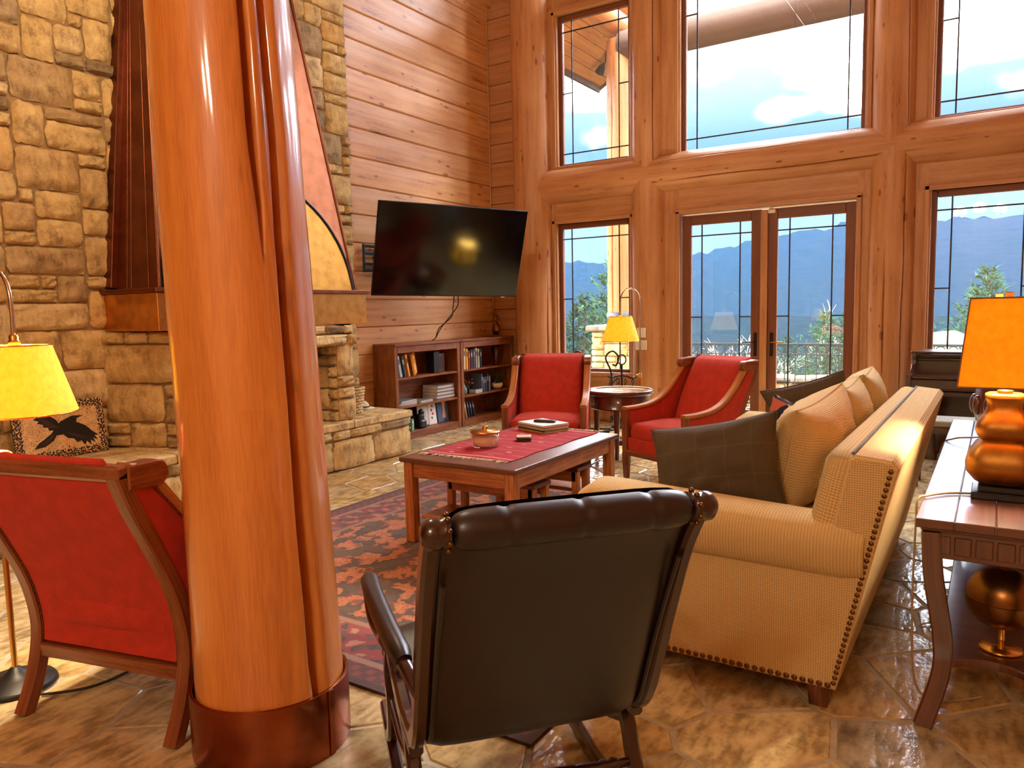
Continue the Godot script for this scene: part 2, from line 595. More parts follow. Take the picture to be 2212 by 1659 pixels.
	M.red.rim_tint = 0.7
	M.sofa = relief(mat(rgb(250, 244, 220), 0.9, 0.0, weave_ct, Vector3(16, 16, 16)), weave_t, 0.25)
	M.sofa_pillow = M.sofa
	var plaid := Image.create(128, 128, false, Image.FORMAT_RGB8)
	plaid.fill(rgb(104, 92, 70))
	for i in 128:
		for k in [10, 12, 74, 77]:
			plaid.set_pixel(i, k, rgb(126, 113, 88))
			plaid.set_pixel(k, i, rgb(124, 110, 86))
	M.taupe = mat(rgb(190, 178, 160), 0.85, 0.0, ImageTexture.create_from_image(plaid), Vector3(6.5, 6.5, 1))
	M.navy = mat(rgb(28, 30, 46), 0.85, 0.0, fuzz, Vector3(3, 3, 3))
	M.leather = relief(coat(mat(rgb(36, 19, 15), 0.42, 0.0, fuzz, Vector3(2, 2, 2)), 0.35, 0.3), hide, 0.04)
	M.leather.uv1_triplanar = true
	M.leather.uv1_scale = Vector3(3, 3, 3)
	# metal, glass, odds and ends
	M.arch = mat(rgb(168, 118, 54), 0.42, 1.0, metal_t, Vector3(1.4, 1.4, 1.4), true)
	M.copper = mat(rgb(140, 84, 58), 0.4, 1.0, metal_t, Vector3(1.1, 1.1, 1.1), true)
	M.copper_gold = mat(rgb(228, 160, 82), 0.3, 1.0, metal_t, Vector3(1.4, 1.4, 1.4), true)
	M.collar = mat(rgb(176, 96, 62), 0.28, 1.0, metal_t, Vector3(1.5, 1.5, 1.5), true)
	M.brass = mat(rgb(214, 164, 84), 0.25, 1.0)
	M.old_brass = mat(rgb(170, 118, 52), 0.42, 1.0, metal_t, Vector3(3, 3, 3), true)
	M.nail = mat(rgb(120, 84, 48), 0.35, 1.0)
	M.bronze = mat(rgb(150, 104, 56), 0.32, 1.0, metal_t, Vector3(3, 3, 3), true)
	M.chrome = mat(rgb(206, 190, 166), 0.2, 1.0)
	M.iron = mat(rgb(28, 26, 26), 0.45, 0.4)
	M.black = mat(rgb(16, 16, 18), 0.4)
	M.screen = mat(rgb(3, 3, 5), 0.12)
	M.mount = mat(rgb(24, 40, 56), 0.45, 0.3)
	M.white = mat(rgb(238, 232, 220), 0.6)
	M.paper = mat(rgb(236, 230, 216), 0.8)
	M.cord = mat(rgb(176, 146, 106), 0.6)
	M.dark_cord = mat(rgb(30, 26, 24), 0.6)
	M.glass = mat(Color(1, 1, 1, 0.03), 0.0)
	M.glass.transparency = BaseMaterial3D.TRANSPARENCY_ALPHA
	M.fringe = mat(rgb(232, 214, 170), 0.9)
	M.wax = mat(rgb(250, 226, 184), 0.5)
	M.bulb = mat(rgb(255, 220, 160), 0.5)
	M.bulb.emission_enabled = true
	M.bulb.emission = rgb(255, 206, 128)
	M.bulb.emission_energy_multiplier = 3.0
	# outdoors
	M.deck = mat(rgb(190, 190, 184), 0.7, 0.0, slate, Vector3(0.7, 0.7, 0.7), true)
	M.outer_log = mat(rgb(206, 160, 116), 0.6, 0.0, pine, grain)
	M.soffit = mat(rgb(222, 176, 120), 0.6, 0.0, pine, grain)
	M.fascia = mat(rgb(84, 70, 60), 0.7, 0.0, clear, grain)
	M.rail = mat(rgb(52, 66, 68), 0.5, 0.3)
	M.boulder = relief(mat(rgb(158, 160, 160), 0.85, 0.0, stone, Vector3(0.6, 0.6, 0.6), true), stone_h, 2.0)
	M.bark = mat(rgb(96, 74, 56), 0.9)
	M.twig = mat(rgb(176, 160, 140), 0.9)
	M.cedar = []
	for c in [rgb(44, 68, 50), rgb(56, 82, 58), rgb(40, 62, 50)]:
		var m := mat(c, 0.8)
		m.backlight_enabled = true
		m.backlight = Color(0.10, 0.14, 0.09)
		M.cedar.append(m)
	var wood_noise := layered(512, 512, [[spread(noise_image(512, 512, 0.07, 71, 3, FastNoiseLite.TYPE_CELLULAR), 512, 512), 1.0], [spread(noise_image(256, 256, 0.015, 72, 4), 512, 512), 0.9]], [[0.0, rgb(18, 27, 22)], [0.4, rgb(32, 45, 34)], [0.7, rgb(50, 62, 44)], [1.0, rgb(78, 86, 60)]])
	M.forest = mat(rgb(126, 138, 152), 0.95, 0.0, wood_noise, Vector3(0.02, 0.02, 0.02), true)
	M.meadow = mat(rgb(120, 136, 84), 0.95, 0.0, wood_noise, Vector3(0.05, 0.05, 0.05), true)
	for m in [M.forest, M.meadow, M.bark, M.twig, M.cedar[0], M.cedar[1], M.cedar[2], M.boulder, M.rail]:
		m.specular_mode = BaseMaterial3D.SPECULAR_DISABLED


func _ready() -> void:
	rng.seed = 20240611
	# camera
	var cam := Camera3D.new()
	cam.name = "camera"
	cam.position = Vector3(0, 1.4, 0)
	cam.rotation_degrees = Vector3(-5.656, 32.97, -1.219)
	cam.fov = 54.3
	cam.near = 0.05
	cam.far = 4000.0
	cam.current = true
	add_child(cam)
	# sky and exposure
	var env := Environment.new()
	env.background_mode = Environment.BG_SKY
	var sky := Sky.new()
	var pano := PanoramaSkyMaterial.new()
	pano.panorama = sky_picture()
	sky.sky_material = pano
	env.sky = sky
	env.background_energy_multiplier = SKY
	env.tonemap_mode = Environment.TONE_MAPPER_LINEAR
	env.tonemap_exposure = EXPOSURE
	env.sdfgi_enabled = true
	env.ssao_enabled = true
	env.ssil_enabled = true
	env.volumetric_fog_enabled = true
	env.volumetric_fog_density = 0.0
	var we := WorldEnvironment.new()
	we.name = "world_environment"
	we.environment = env
	add_child(we)
	make_materials()
	# large structure
	build_floor()
	build_side_wall()
	build_window_wall()
	build_ceiling()
	build_fireplace()
	build_post()
	build_outdoors()
	# furniture, largest first
	build_sofa()
	build_rocker()
	build_red_chairs()
	build_coffee_table()
	build_console()
	build_bookcases()
	build_screen()
	build_rug()
	build_side_table()
	build_piano()
	build_floor_lamps()
	build_table_lamp()
	build_unseen_ceiling_lights()
	# small things
	build_table_things()
	build_shelf_things()
	build_hearth_things()
	build_tools()
	build_fittings()


const SKY := 1.0
const EXPOSURE := 1.3


func sky_picture() -> ImageTexture:
	# air that pales and turns cyan towards the horizon, with broken bright cloud
	var w := 1024
	var h := 512
	var im := Image.create(w, h, false, Image.FORMAT_RGBF)
	var n := FastNoiseLite.new()
	n.seed = 8
	n.frequency = 2.6
	n.fractal_octaves = 5
	var n2 := FastNoiseLite.new()
	n2.seed = 19
	n2.frequency = 7.0
	n2.fractal_octaves = 4
	for y in h:
		var up := PI * (0.5 - (y + 0.5) / h)
		var e := sin(up)
		for x in w:
			var az := TAU * (x + 0.5) / w
			var c: Color
			if e < 0.0:
				c = Color(0.2, 0.28, 0.3)
			else:
				var air := Color(0.28, 0.50, 0.70).lerp(Color(0.2, 0.46, 0.9), clampf(e * 2.0, 0.0, 1.0))
				# clouds lie on a flat layer, so they bunch up towards the horizon
				var q := 0.35 / (e + 0.16)
				var p := Vector2(cos(az), sin(az)) * cos(up) * q * 1.6
				var d := n.get_noise_2d(p.x, p.y) * 0.8 + n2.get_noise_2d(p.x, p.y) * 0.3 + 0.17
				var cover := pow(clampf(d * 2.2, 0.0, 1.0), 1.5) * clampf((e - 0.24 + n2.get_noise_2d(p.x * 0.6, p.y * 0.6) * 0.10) / 0.05, 0.0, 1.0)
				var veil := clampf((e - 0.2) / 0.2, 0.0, 1.0) * 0.03
				c = air.lerp(Color(50.0, 53.0, 56.5), clampf(cover + veil, 0.0, 1.0))
			im.set_pixel(x, y, c)
	return ImageTexture.create_from_image(im)


# ---------------------------------------------------------------- floor
func clip_cell(poly: PackedVector2Array, m: Vector2, n: Vector2) -> PackedVector2Array:
	# keeps the side of the line through m that n points away from
	var out := PackedVector2Array()
	for i in poly.size():
		var a := poly[i]
		var b := poly[(i + 1) % poly.size()]
		var da := (a - m).dot(n)
		var db := (b - m).dot(n)
		if da <= 0.0:
			out.append(a)
		if (da < 0.0 and db > 0.0) or (da > 0.0 and db < 0.0):
			out.append(a + (b - a) * (da / (da - db)))
	return out


func tidy(poly: PackedVector2Array, least: float) -> PackedVector2Array:
	# drops corners that sit too close together
	var out := PackedVector2Array()
	for i in poly.size():
		if (poly[i] - poly[(i + 1) % poly.size()]).length() > least:
			out.append(poly[i])
	return out


func flag_cells(x0: float, x1: float, z0: float, z1: float, s: float) -> Array:
	var nx := int((x1 - x0) / s) + 3
	var nz := int((z1 - z0) / s) + 3
	var pts := []
	for j in nz:
		for i in nx:
			pts.append(Vector2(x0 + (i - 1 + 0.5 * (j % 2) + rng.randf_range(-0.36, 0.36)) * s, z0 + (j - 1 + rng.randf_range(-0.4, 0.4)) * s))
	var cells := []
	for j in range(1, nz - 1):
		for i in range(1, nx - 1):
			var p: Vector2 = pts[j * nx + i]
			var poly := PackedVector2Array([p + Vector2(-1, -1), p + Vector2(1, -1), p + Vector2(1, 1), p + Vector2(-1, 1)])
			for dj in range(-2, 3):
				for di in range(-2, 3):
					var jj := j + dj
					var ii := i + di
					if (di == 0 and dj == 0) or jj < 0 or jj >= nz or ii < 0 or ii >= nx:
						continue
					var q: Vector2 = pts[jj * nx + ii]
					poly = clip_cell(poly, (p + q) * 0.5, q - p)
			for side in [[Vector2(x0, 0), Vector2(-1, 0)], [Vector2(x1, 0), Vector2(1, 0)], [Vector2(0, z0), Vector2(0, -1)], [Vector2(0, z1), Vector2(0, 1)]]:
				poly = clip_cell(poly, side[0], side[1])
				if poly.size() < 3:
					break
			poly = tidy(poly, 0.035) if poly.size() >= 3 else poly
			if poly.size() >= 3:
				cells.append([p, poly])
	return cells


const LYING := Basis(Vector3(1, 0, 0), Vector3(0, 0, -1), Vector3(0, 1, 0))


func build_floor() -> void:
	var f := frame_of("floor", "irregular flagstone floor with pale grout joints")
	var g := MB.new()
	g.box(Vector3(-1.75, -0.056, -2.2), Vector3(8.4, 0.1, 12.9), 0.0)
	part("grout_bed", g, M.grout, f)
	var cells := flag_cells(WX, 2.2, WZ, 4.0, 0.40)
	# the stones that show largest come first
	var eye := Vector2(0, 0)
	var look := Vector2(-sin(deg_to_rad(33.0)), -cos(deg_to_rad(33.0)))
	var ranked := []
	for c in cells:
		var p: Vector2 = c[0]
		var d := (p - eye).length()
		var seen: bool = d > 1.2 and (p - eye).normalized().dot(look) > 0.8
		ranked.append([d if seen else d + 100.0, c])
	ranked.sort_custom(func(a, b): return a[0] < b[0])
	var rest := MB.new()
	var n := 0
	for r in ranked:
		var poly: PackedVector2Array = r[1][1]
		var flat := PackedVector2Array()
		for q in poly:
			flat.append(Vector2(q.x, -q.y))
		if Geometry2D.is_polygon_clockwise(flat):
			flat.reverse()
		var b := MB.new() if n < 290 and r[0] < 50.0 else rest
		flat = b._inset(flat, 0.009)
		var tilt := Basis(Vector3(1, 0, 0), rng.randf_range(-0.004, 0.004)) * Basis(Vector3(0, 0, 1), rng.randf_range(-0.004, 0.004))
		var p3 := Vector3(r[1][0].x, 0, r[1][0].y)
		var xf := Transform3D(Basis.IDENTITY, p3) * Transform3D(tilt, Vector3.ZERO) * Transform3D(Basis.IDENTITY, -p3) * Transform3D(LYING, Vector3(0, -0.011, 0))
		b.prism(flat, 0.02, xf, 0.005)
		if b != rest:
			part("flagstone", b, M.flags[[0, 1, 1, 2, 3, 4, 5, 6, 7, 0, 2, 5][rng.randi() % 12]], f)
			n += 1
	var o := part("flagstone_field", rest, M.flags[2], f)
	o.set_meta("kind", "stuff")


# ---------------------------------------------------------------- walls and ceiling
func plank_row(parent: Node3D, y0: float, y1: float, a: Vector3, b: Vector3, out: Vector3, material: Material) -> void:
	# one board of the log siding: a shallow bevelled board between two ends
	var c := (a + b) * 0.5
	var l := (b - a).length()
	var m := MB.new(Vector2(rng.randf() * 5.0, rng.randf() * 5.0))
	var h := y1 - y0
	var poly := PackedVector2Array([Vector2(-0.03, -h * 0.5), Vector2(0.012, -h * 0.5), Vector2(0.024, -h * 0.5 + 0.011), Vector2(0.028, 0), Vector2(0.024, h * 0.5 - 0.011), Vector2(0.012, h * 0.5), Vector2(-0.03, h * 0.5)])
	var along := (b - a).normalized()
	var bas := Basis(out, Vector3.UP, out.cross(Vector3.UP))
	# the long faces by hand, so that the grain follows the board
	m.smooth(-1)
	for i in range(0, 6):
		var p := poly[i]
		var q := poly[i + 1]
		var s := p.distance_to(q)
		var g := func(v: Vector2, t: float) -> Vector3: return c + Vector3(0, (y0 + y1) * 0.5 - c.y, 0) + bas * Vector3(v.x, v.y, 0) + along * t
		m.quad(g.call(p, -l * 0.5), g.call(p, l * 0.5), g.call(q, l * 0.5), g.call(q, -l * 0.5), Vector2(0, p.y), Vector2(l, p.y), Vector2(l, p.y + s), Vector2(0, p.y + s))
	part("plank", m, material, parent)


func build_side_wall() -> void:
	var w := frame_of("wall_left", "horizontal knotty pine log siding on the side wall")
	var core := MB.new()
	core.box(Vector3(WX - 0.14, 2.7, -2.2), Vector3(0.24, 5.6, 12.9), 0.0)
	part("backing", core, M.gap, w)
	var y := 0.05
	var i := 0
	while y < 5.25:
		var y1 := minf(y + 0.299, 5.3)
		plank_row(w, y, y1 - 0.004, Vector3(WX - 0.02, y, WZ), Vector3(WX - 0.02, y, -5.68), Vector3.RIGHT, M.plank if i % 3 else M.plank_b)
		y = y1
		i += 1
	# planks of the other two walls, behind the camera and to its side
	var back := frame_of("wall_front", "pine board wall behind the seating area")
	var right := frame_of("wall_right", "pine board wall beside the piano")
	for k in 24:
		var b := MB.new(Vector2(k * 0.7, k * 0.37))
		b.box(Vector3(-1.75, 0.15 + k * 0.3, 4.1), Vector3(8.2, 0.296, 0.2), 0.01)
		part("plank", b, M.plank, back)
		if k < 17:
			var c := MB.new(Vector2(k * 0.6, k * 0.31))
			c.box(Vector3(2.32, 0.15 + k * 0.3, -2.2), Vector3(0.2, 0.296, 12.8), 0.01)
			part("plank", c, M.plank, right)


const OPENINGS := [[-4.72, -3.70, 3.16, 4.99], [-3.13, -1.16, 3.12, 6.2], [-0.60, 0.37, 3.13, 4.99], [-4.75, -3.71, 0.60, 2.47], [-3.11, -1.23, 0.0, 2.45], [-0.60, 0.37, 0.60, 2.47]]  # large upper opening: its unseen top is set high to let in daylight


func log_mesh(r0: float, r1: float, y0: float, y1: float, cracks: Array, sd: int, rows := 40, bumps := 0.012) -> MB:
	# a standing log round the y axis; cracks: [angle, from, to, half width in radians, depth]
	var no := FastNoiseLite.new()
	no.seed = sd
	no.frequency = 0.55
	var m := MB.new(Vector2(sd * 0.37, sd * 0.21))
	var base := []
	for k in 44:
		base.append(TAU * k / 44.0)
	var slots := []
	for c in cracks:
		for t: float in [-2.6, -1.4, -1.0, -0.55, 0.0, 0.55, 1.0, 1.4, 2.6]:
			slots.append([fposmod(c[0] + t * c[3], TAU), c, t])
	var list := []
	for a in base:
		var near := false
		for s in slots:
			if absf(angle_difference(a, s[1][0])) < s[1][3] * 3.0:
				near = true
		if not near:
			list.append([a, null, 0.0])
	list.append_array(slots)
	list.sort_custom(func(p, q): return p[0] < q[0])
	var rings := []
	for j in rows + 1:
		var f := float(j) / rows
		var y := lerpf(y0, y1, f)
		var ring := []
		for s in list:
			var a: float = s[0]
			var r := lerpf(r0, r1, f)
			if s[1] != null:
				var c: Array = s[1]
				a += no.get_noise_2d(y * 0.9, c[0] * 9.0) * 0.09
				var k := clampf((y - c[1]) / 0.35, 0.0, 1.0) * clampf((c[2] - y) / 0.6, 0.0, 1.0)
				var wide: float = 0.35 + 0.65 * k
				a = c[0] + (a - c[0]) if absf(s[2]) > 2.0 else a - s[2] * c[3] * (1.0 - wide)
				var deep := 0.0
				if absf(s[2]) < 0.7:
					deep = 1.0
				elif absf(s[2]) < 1.2:
					deep = 0.25
				r -= c[4] * deep * k
			r += bumps * no.get_noise_3d(cos(a) * 1.4, y * 0.6, sin(a) * 1.4) * 1.6
			ring.append(Vector3(cos(a) * r, y, sin(a) * r))
		rings.append(ring)
	m.smooth(1)
	var n := list.size()
	for j in rows:
		for k in n:
			var k2 := (k + 1) % n
			var a0: float = list[k][0] * r0
			var a1: float = (list[k2][0] if k2 > 0 else list[0][0] + TAU) * r0
			m.quad(rings[j][k], rings[j + 1][k], rings[j + 1][k2], rings[j][k2], Vector2(rings[j][0].y, a0), Vector2(rings[j + 1][0].y, a0), Vector2(rings[j + 1][0].y, a1), Vector2(rings[j][0].y, a1))
	m.smooth(-1)
	for k in n:
		var k2 := (k + 1) % n
		m.tri(Vector3(0, y1, 0), rings[rows][k2], rings[rows][k])
		m.tri(Vector3(0, y0, 0), rings[0][k], rings[0][k2])
	return m


func build_window_wall() -> void:
	var w := frame_of("wall_back", "window wall of honey coloured boards between round logs")
	# boards between the openings
	var xs := [-5.36, -3.6, -0.74, 2.2]
	var ys := [0.0, 5.28, 6.3]
	for o in OPENINGS:
		for k in 2:
			if not xs.has(o[k]):
				xs.append(o[k])
			if not ys.has(o[k + 2]):
				ys.append(o[k + 2])
	xs.sort()
	ys.sort()
	var b := MB.new()
	b.smooth(-1)
	for i in xs.size() - 1:
		for j in ys.size() - 1:
			var cx: float = (xs[i] + xs[i + 1]) * 0.5
			var cy: float = (ys[j] + ys[j + 1]) * 0.5
			var open := false
			for o in OPENINGS:
				if cx > o[0] and cx < o[1] and cy > o[2] and cy < o[3]:
					open = true
			if cy > 5.28 and (cx < -3.6 or cx > -0.74):
				open = true
			if not open:
				b.box(Vector3(cx, cy, WZ - 0.12), Vector3(xs[i + 1] - xs[i], ys[j + 1] - ys[j], 0.24), 0.0)
	part("board", b, M.casing, w)
	for poly in [PackedVector2Array([Vector2(-5.9, 5.2), Vector2(-5.9, 5.28), Vector2(-3.6, 5.28), Vector2(-3.6, 6.65)]), PackedVector2Array([Vector2(-0.74, 5.28), Vector2(2.3, 5.28), Vector2(2.35, 4.85), Vector2(-0.74, 6.65)]), PackedVector2Array([Vector2(-3.6, 6.3), Vector2(-0.74, 6.3), Vector2(-0.74, 6.65), Vector2(-2.17, 7.6), Vector2(-3.6, 6.65)])]:
		var gable := MB.new()
		gable.prism(poly, 0.24, Transform3D(Basis.IDENTITY, Vector3(0, 0, WZ - 0.12)))
		part("gable_board", gable, M.casing, w)
	# short planks in the corner beside the log column
	var back := MB.new()
	back.box(Vector3(-5.55, 2.7, WZ - 0.14), Vector3(0.5, 5.6, 0.2), 0.0)
	part("backing", back, M.gap, w)
	var y := 0.05
	while y < 5.25:
		var hgt := rng.randf_range(0.2, 0.32)
		plank_row(w, y, y + hgt - 0.004, Vector3(-5.75, y, WZ - 0.03), Vector3(-5.2, y, WZ - 0.03), Vector3.BACK, M.log_b)
		y += hgt
	var bead := MB.new()
	bead.tube([Vector3(WX + 0.012, 0.02, WZ + 0.012), Vector3(WX + 0.012, 5.26, WZ + 0.012)], 0.009, 8)
	part("corner_bead", bead, M.casing, w)
	# round logs: columns and the long beam
	var cols := [[-5.07, 0.285, 0.0, 5.5, [[0.55, 0.7, 1.75, 0.03, 0.05]], 3], [-3.49, 0.215, 0.0, 2.95, [], 5], [-3.50, 0.19, 2.95, 6.4, [[0.95, 2.9, 6.5, 0.035, 0.04]], 7], [-0.92, 0.215, 0.0, 2.95, [[0.9, 0.3, 2.9, 0.04, 0.05], [1.75, 0.6, 2.0, 0.03, 0.04]], 9], [-0.93, 0.2, 2.95, 6.2, [[0.8, 3.0, 4.6, 0.035, 0.04]], 12], [0.75, 0.25, 0.0, 5.4, [], 14]]
	for c in cols:
		var o := part("log_column", log_mesh(c[1], c[1] * 0.97, c[2], c[3], c[4], c[5], 30), M.log)
		o.position = Vector3(c[0], 0, WZ - 0.06)
		tag(o, {3: "thick corner log column behind the television", 5: "log column carrying the light switches", 7: "cracked log post above the beam beside the upper narrow window", 9: "log column between the glass doors and the piano", 12: "upper log post between the two right-hand upper windows", 14: "log column in the far corner past the piano"}[c[5]], "", "", "structure")
	var beam := log_mesh(0.225, 0.215, -5.2, 2.2, [[PI * 0.5 - 0.5, -3.2, -0.6, 0.025, 0.04], [PI * 0.5 + 0.55, -3.4, -1.6, 0.02, 0.03]], 21, 50)
	var bo := part("log_beam", beam, M.log)
	bo.transform = Transform3D(Basis(Vector3(0, -1, 0), Vector3(1, 0, 0), Vector3(0, 0, 1)), Vector3(0, 2.93, WZ - 0.07))
	tag(bo, "long horizontal round log beam across the window wall", "", "", "structure")
	# windows
	var grids := [[0, "upper narrow window in the corner with eave outside", true], [1, "large upper window above the glass doors, its unseen top set high for daylight", true], [2, "upper window above the piano", true], [3, "lower narrow window behind the floor lamp", false], [5, "lower window behind the piano", false]]
	var n := 1
	for g in grids:
		var o: Array = OPENINGS[g[0]]
		var win := frame_of("window_%d" % n, g[1])
		n += 1
		glazed(win, o[0], o[1], o[2], o[3], g[2], 0.07, M.casing)
	# outer frame of the glass doors
	var tr := frame_of("trim_1", "casing round the glass double doors")
	var fr := MB.new()
	fr.box(Vector3(-3.125, 1.23, WZ + 0.012), Vector3(0.05, 2.5, 0.03), 0.006)
	fr.box(Vector3(-1.215, 1.23, WZ + 0.012), Vector3(0.05, 2.5, 0.03), 0.006)
	fr.box(Vector3(-2.17, 2.475, WZ + 0.012), Vector3(1.96, 0.05, 0.03), 0.006)
	part("casing", fr, M.casing, tr)
	var mull := MB.new()
	mull.box(Vector3(-2.165, 1.21, WZ - 0.06), Vector3(0.075, 2.42, 0.06), 0.008)
	part("mullion", mull, M.casing, tr)
	for k in 2:
		var d := frame_of("door_%d" % (k + 1), ["glass door nearest the floor lamp, with prairie muntins", "glass door nearest the sofa, with prairie muntins"][k])
		var x0: float = [-3.10, -2.13][k]
		var x1: float = [-2.20, -1.24][k]
		var gx0: float = [-2.995, -2.03][k]
		var gx1: float = [-2.31, -1.35][k]
		var z := WZ - 0.09
		for p in [[x0, gx0], [gx1, x1]]:
			put("stile", bx(Vector3((p[0] + p[1]) * 0.5, 1.215, z), Vector3(p[1] - p[0], 2.43, 0.05), 0.006), M.sash, d)
		put("rail", bx(Vector3((gx0 + gx1) * 0.5, 2.375, z), Vector3(gx1 - gx0, 0.11, 0.05), 0.006), M.sash, d)
		put("rail", bx(Vector3((gx0 + gx1) * 0.5, 0.11, z), Vector3(gx1 - gx0, 0.22, 0.05), 0.006), M.sash, d)
		put("pane", bx(Vector3((gx0 + gx1) * 0.5, 1.27, z), Vector3(gx1 - gx0, 2.1, 0.006), 0.0), M.glass, d)
		muntins(d, gx0, gx1, 0.22, 2.32, z + 0.008, true)
		# black plate and lever
		var hx: float = [-2.255, -2.08][k]
		var s: float = [-1.0, 1.0][k]
		var pl := part_box("handle", Vector3(hx, 0.96, z + 0.03), Vector3(0.035, 0.26, 0.012), 0.004, M.iron, d)
		var lever := MB.new()
		lever.tube(curve([Vector3(hx, 0.985, z + 0.03), Vector3(hx, 0.985, z + 0.075), Vector3(hx + s * 0.03, 0.988, z + 0.085), Vector3(hx + s * 0.13, 0.985, z + 0.08)], 4), 0.008, 8)
		part("lever", lever, M.iron if k == 0 else M.old_brass, pl)


func part_box(called: String, c: Vector3, s: Vector3, bev: float, material: Material, parent: Node3D) -> MeshInstance3D:
	return put(called, bx(c, s, bev), material, parent)


func muntins(parent: Node3D, x0: float, x1: float, y0: float, y1: float, z: float, low: bool) -> void:
	# prairie pattern: a bar near each edge, and a short bar half way down each side
	var e := 0.125
	var t := 0.014
	for x in [x0 + e, x1 - e]:
		part_box("muntin", Vector3(x, (y0 + y1) * 0.5, z), Vector3(t, y1 - y0, t), 0.002, M.muntin, parent)
	part_box("muntin", Vector3((x0 + x1) * 0.5, y1 - e, z), Vector3(x1 - x0, t, t), 0.002, M.muntin, parent)
	if low:
		part_box("muntin", Vector3((x0 + x1) * 0.5, y0 + e, z), Vector3(x1 - x0, t, t), 0.002, M.muntin, parent)
	for x in [x0 + e * 0.5, x1 - e * 0.5]:
		part_box("muntin", Vector3(x, (y0 + y1) * 0.5, z), Vector3(e, t, t), 0.002, M.muntin, parent)


func glazed(win: Node3D, x0: float, x1: float, y0: float, y1: float, low: bool, sash: float, material: Material) -> void:
	var z := WZ - 0.1
	var cx := (x0 + x1) * 0.5
	var cy := (y0 + y1) * 0.5
	# proud bead round the opening
	for s: float in [-1.0, 1.0]:
		part_box("casing", Vector3(cx + s * ((x1 - x0) * 0.5 + 0.015), cy, WZ + 0.008), Vector3(0.045, y1 - y0 + 0.09, 0.024), 0.006, material, win)
		part_box("jamb", Vector3(cx + s * ((x1 - x0) * 0.5 - 0.012), cy, WZ - 0.03), Vector3(0.024, y1 - y0, 0.05), 0.004, material, win)
		part_box("frame", Vector3(cx + s * ((x1 - x0) * 0.5 - sash * 0.5), cy, z), Vector3(sash, y1 - y0, 0.06), 0.008, M.sash, win)
	part_box("casing", Vector3(cx, y1 + 0.015, WZ + 0.008), Vector3(x1 - x0 + 0.09, 0.045, 0.024), 0.006, material, win)
	part_box("sill", Vector3(cx, y0 - 0.02, WZ + 0.012), Vector3(x1 - x0 + 0.16, 0.05, 0.05), 0.008, material, win)
	part_box("frame", Vector3(cx, y1 - sash * 0.5, z), Vector3(x1 - x0 - sash * 2.0, sash, 0.06), 0.008, M.sash, win)
	part_box("frame", Vector3(cx, y0 + sash * 0.3, z), Vector3(x1 - x0 - sash * 2.0, sash * 0.6, 0.06), 0.008, M.sash, win)
	part_box("pane", Vector3(cx, cy, z), Vector3(x1 - x0 - sash * 2.0, y1 - y0 - sash, 0.006), 0.0, M.glass, win)
	muntins(win, x0 + sash, x1 - sash, y0 + sash * 0.6, y1 - sash, z + 0.008, low)


func build_ceiling() -> void:
	var c := frame_of("ceiling", "sloping pine board ceiling rising to a ridge")
	for s: float in [-1.0, 1.0]:
		var low := Vector2(-5.95, 5.11) if s < 0 else Vector2(2.5, 4.6)
		var top := Vector2(-2.17, 7.46)
		var l := (top - low).length()
		var dir := (top - low) / l
		var n := Vector2(-dir.y, dir.x) * (1.0 if s < 0 else -1.0)
		var count := int(l / 0.22) + 1
		for i in count:
			var q := low + dir * (i + 0.5) * 0.22 + n * 0.05
			var b := MB.new(Vector2(i * 0.9, i * 0.33))
			b.box(Vector3(q.x, q.y, -2.2), Vector3(0.217, 0.1, 12.9), 0.006, Basis(Vector3(0, 0, 1), atan2(dir.y, dir.x)))
			part("board", b, M.ceiling, c)


# ---------------------------------------------------------------- stone fireplace
var stone_kinds := []


func make_stone_kinds() -> void:
	# rough-split blocks of unit width and height that stand proud by about 4 cm
	for k in 26:
		var no := FastNoiseLite.new()
		no.seed = 300 + k
		no.frequency = 1.1
		var m := MB.new()
		var n := 7
		var rows := []
		for i in n + 1:
			var row := []
			for j in n + 1:
				var u := -1.0 + 2.0 * j / n
				var q := -1.0 + 2.0 * i / n
				u = signf(u) * pow(absf(u), 0.72)
				q = signf(q) * pow(absf(q), 0.72)
				var ex := pow(absf(u), 7.0)
				var ey := pow(absf(q), 7.0)
				var x := u * 0.5 * (1.0 - 0.05 * ey) + no.get_noise_2d(q * 2.0, 7.0) * 0.035 * ex * signf(u)
				var y := q * 0.5 * (1.0 - 0.06 * ex) + no.get_noise_2d(u * 2.0, 17.0) * 0.05 * ey
				var z := 0.042 + no.get_noise_2d(u * 1.3, q * 1.3) * 0.03 - 0.03 * maxf(ex, ey) + no.get_noise_2d(u * 4.0 + 40.0, q * 4.0) * 0.008
				row.append(Vector3(x, y, z))
			rows.append(row)
		m.grid(rows)
		# the edges run back into the joint
		var ring := []
		for j in n + 1:
			ring.append(rows[0][j])
		for i in range(1, n + 1):
			ring.append(rows[i][n])
		for j in range(n - 1, -1, -1):
			ring.append(rows[n][j])
		for i in range(n - 1, 0, -1):
			ring.append(rows[i][0])
		m.smooth(2)
		for i in ring.size():
			var a: Vector3 = ring[i]
			var b: Vector3 = ring[(i + 1) % ring.size()]
			m.quad(Vector3(a.x * 1.01, a.y * 1.01, -0.02), Vector3(b.x * 1.01, b.y * 1.01, -0.02), b, a)
		stone_kinds.append(m.done())


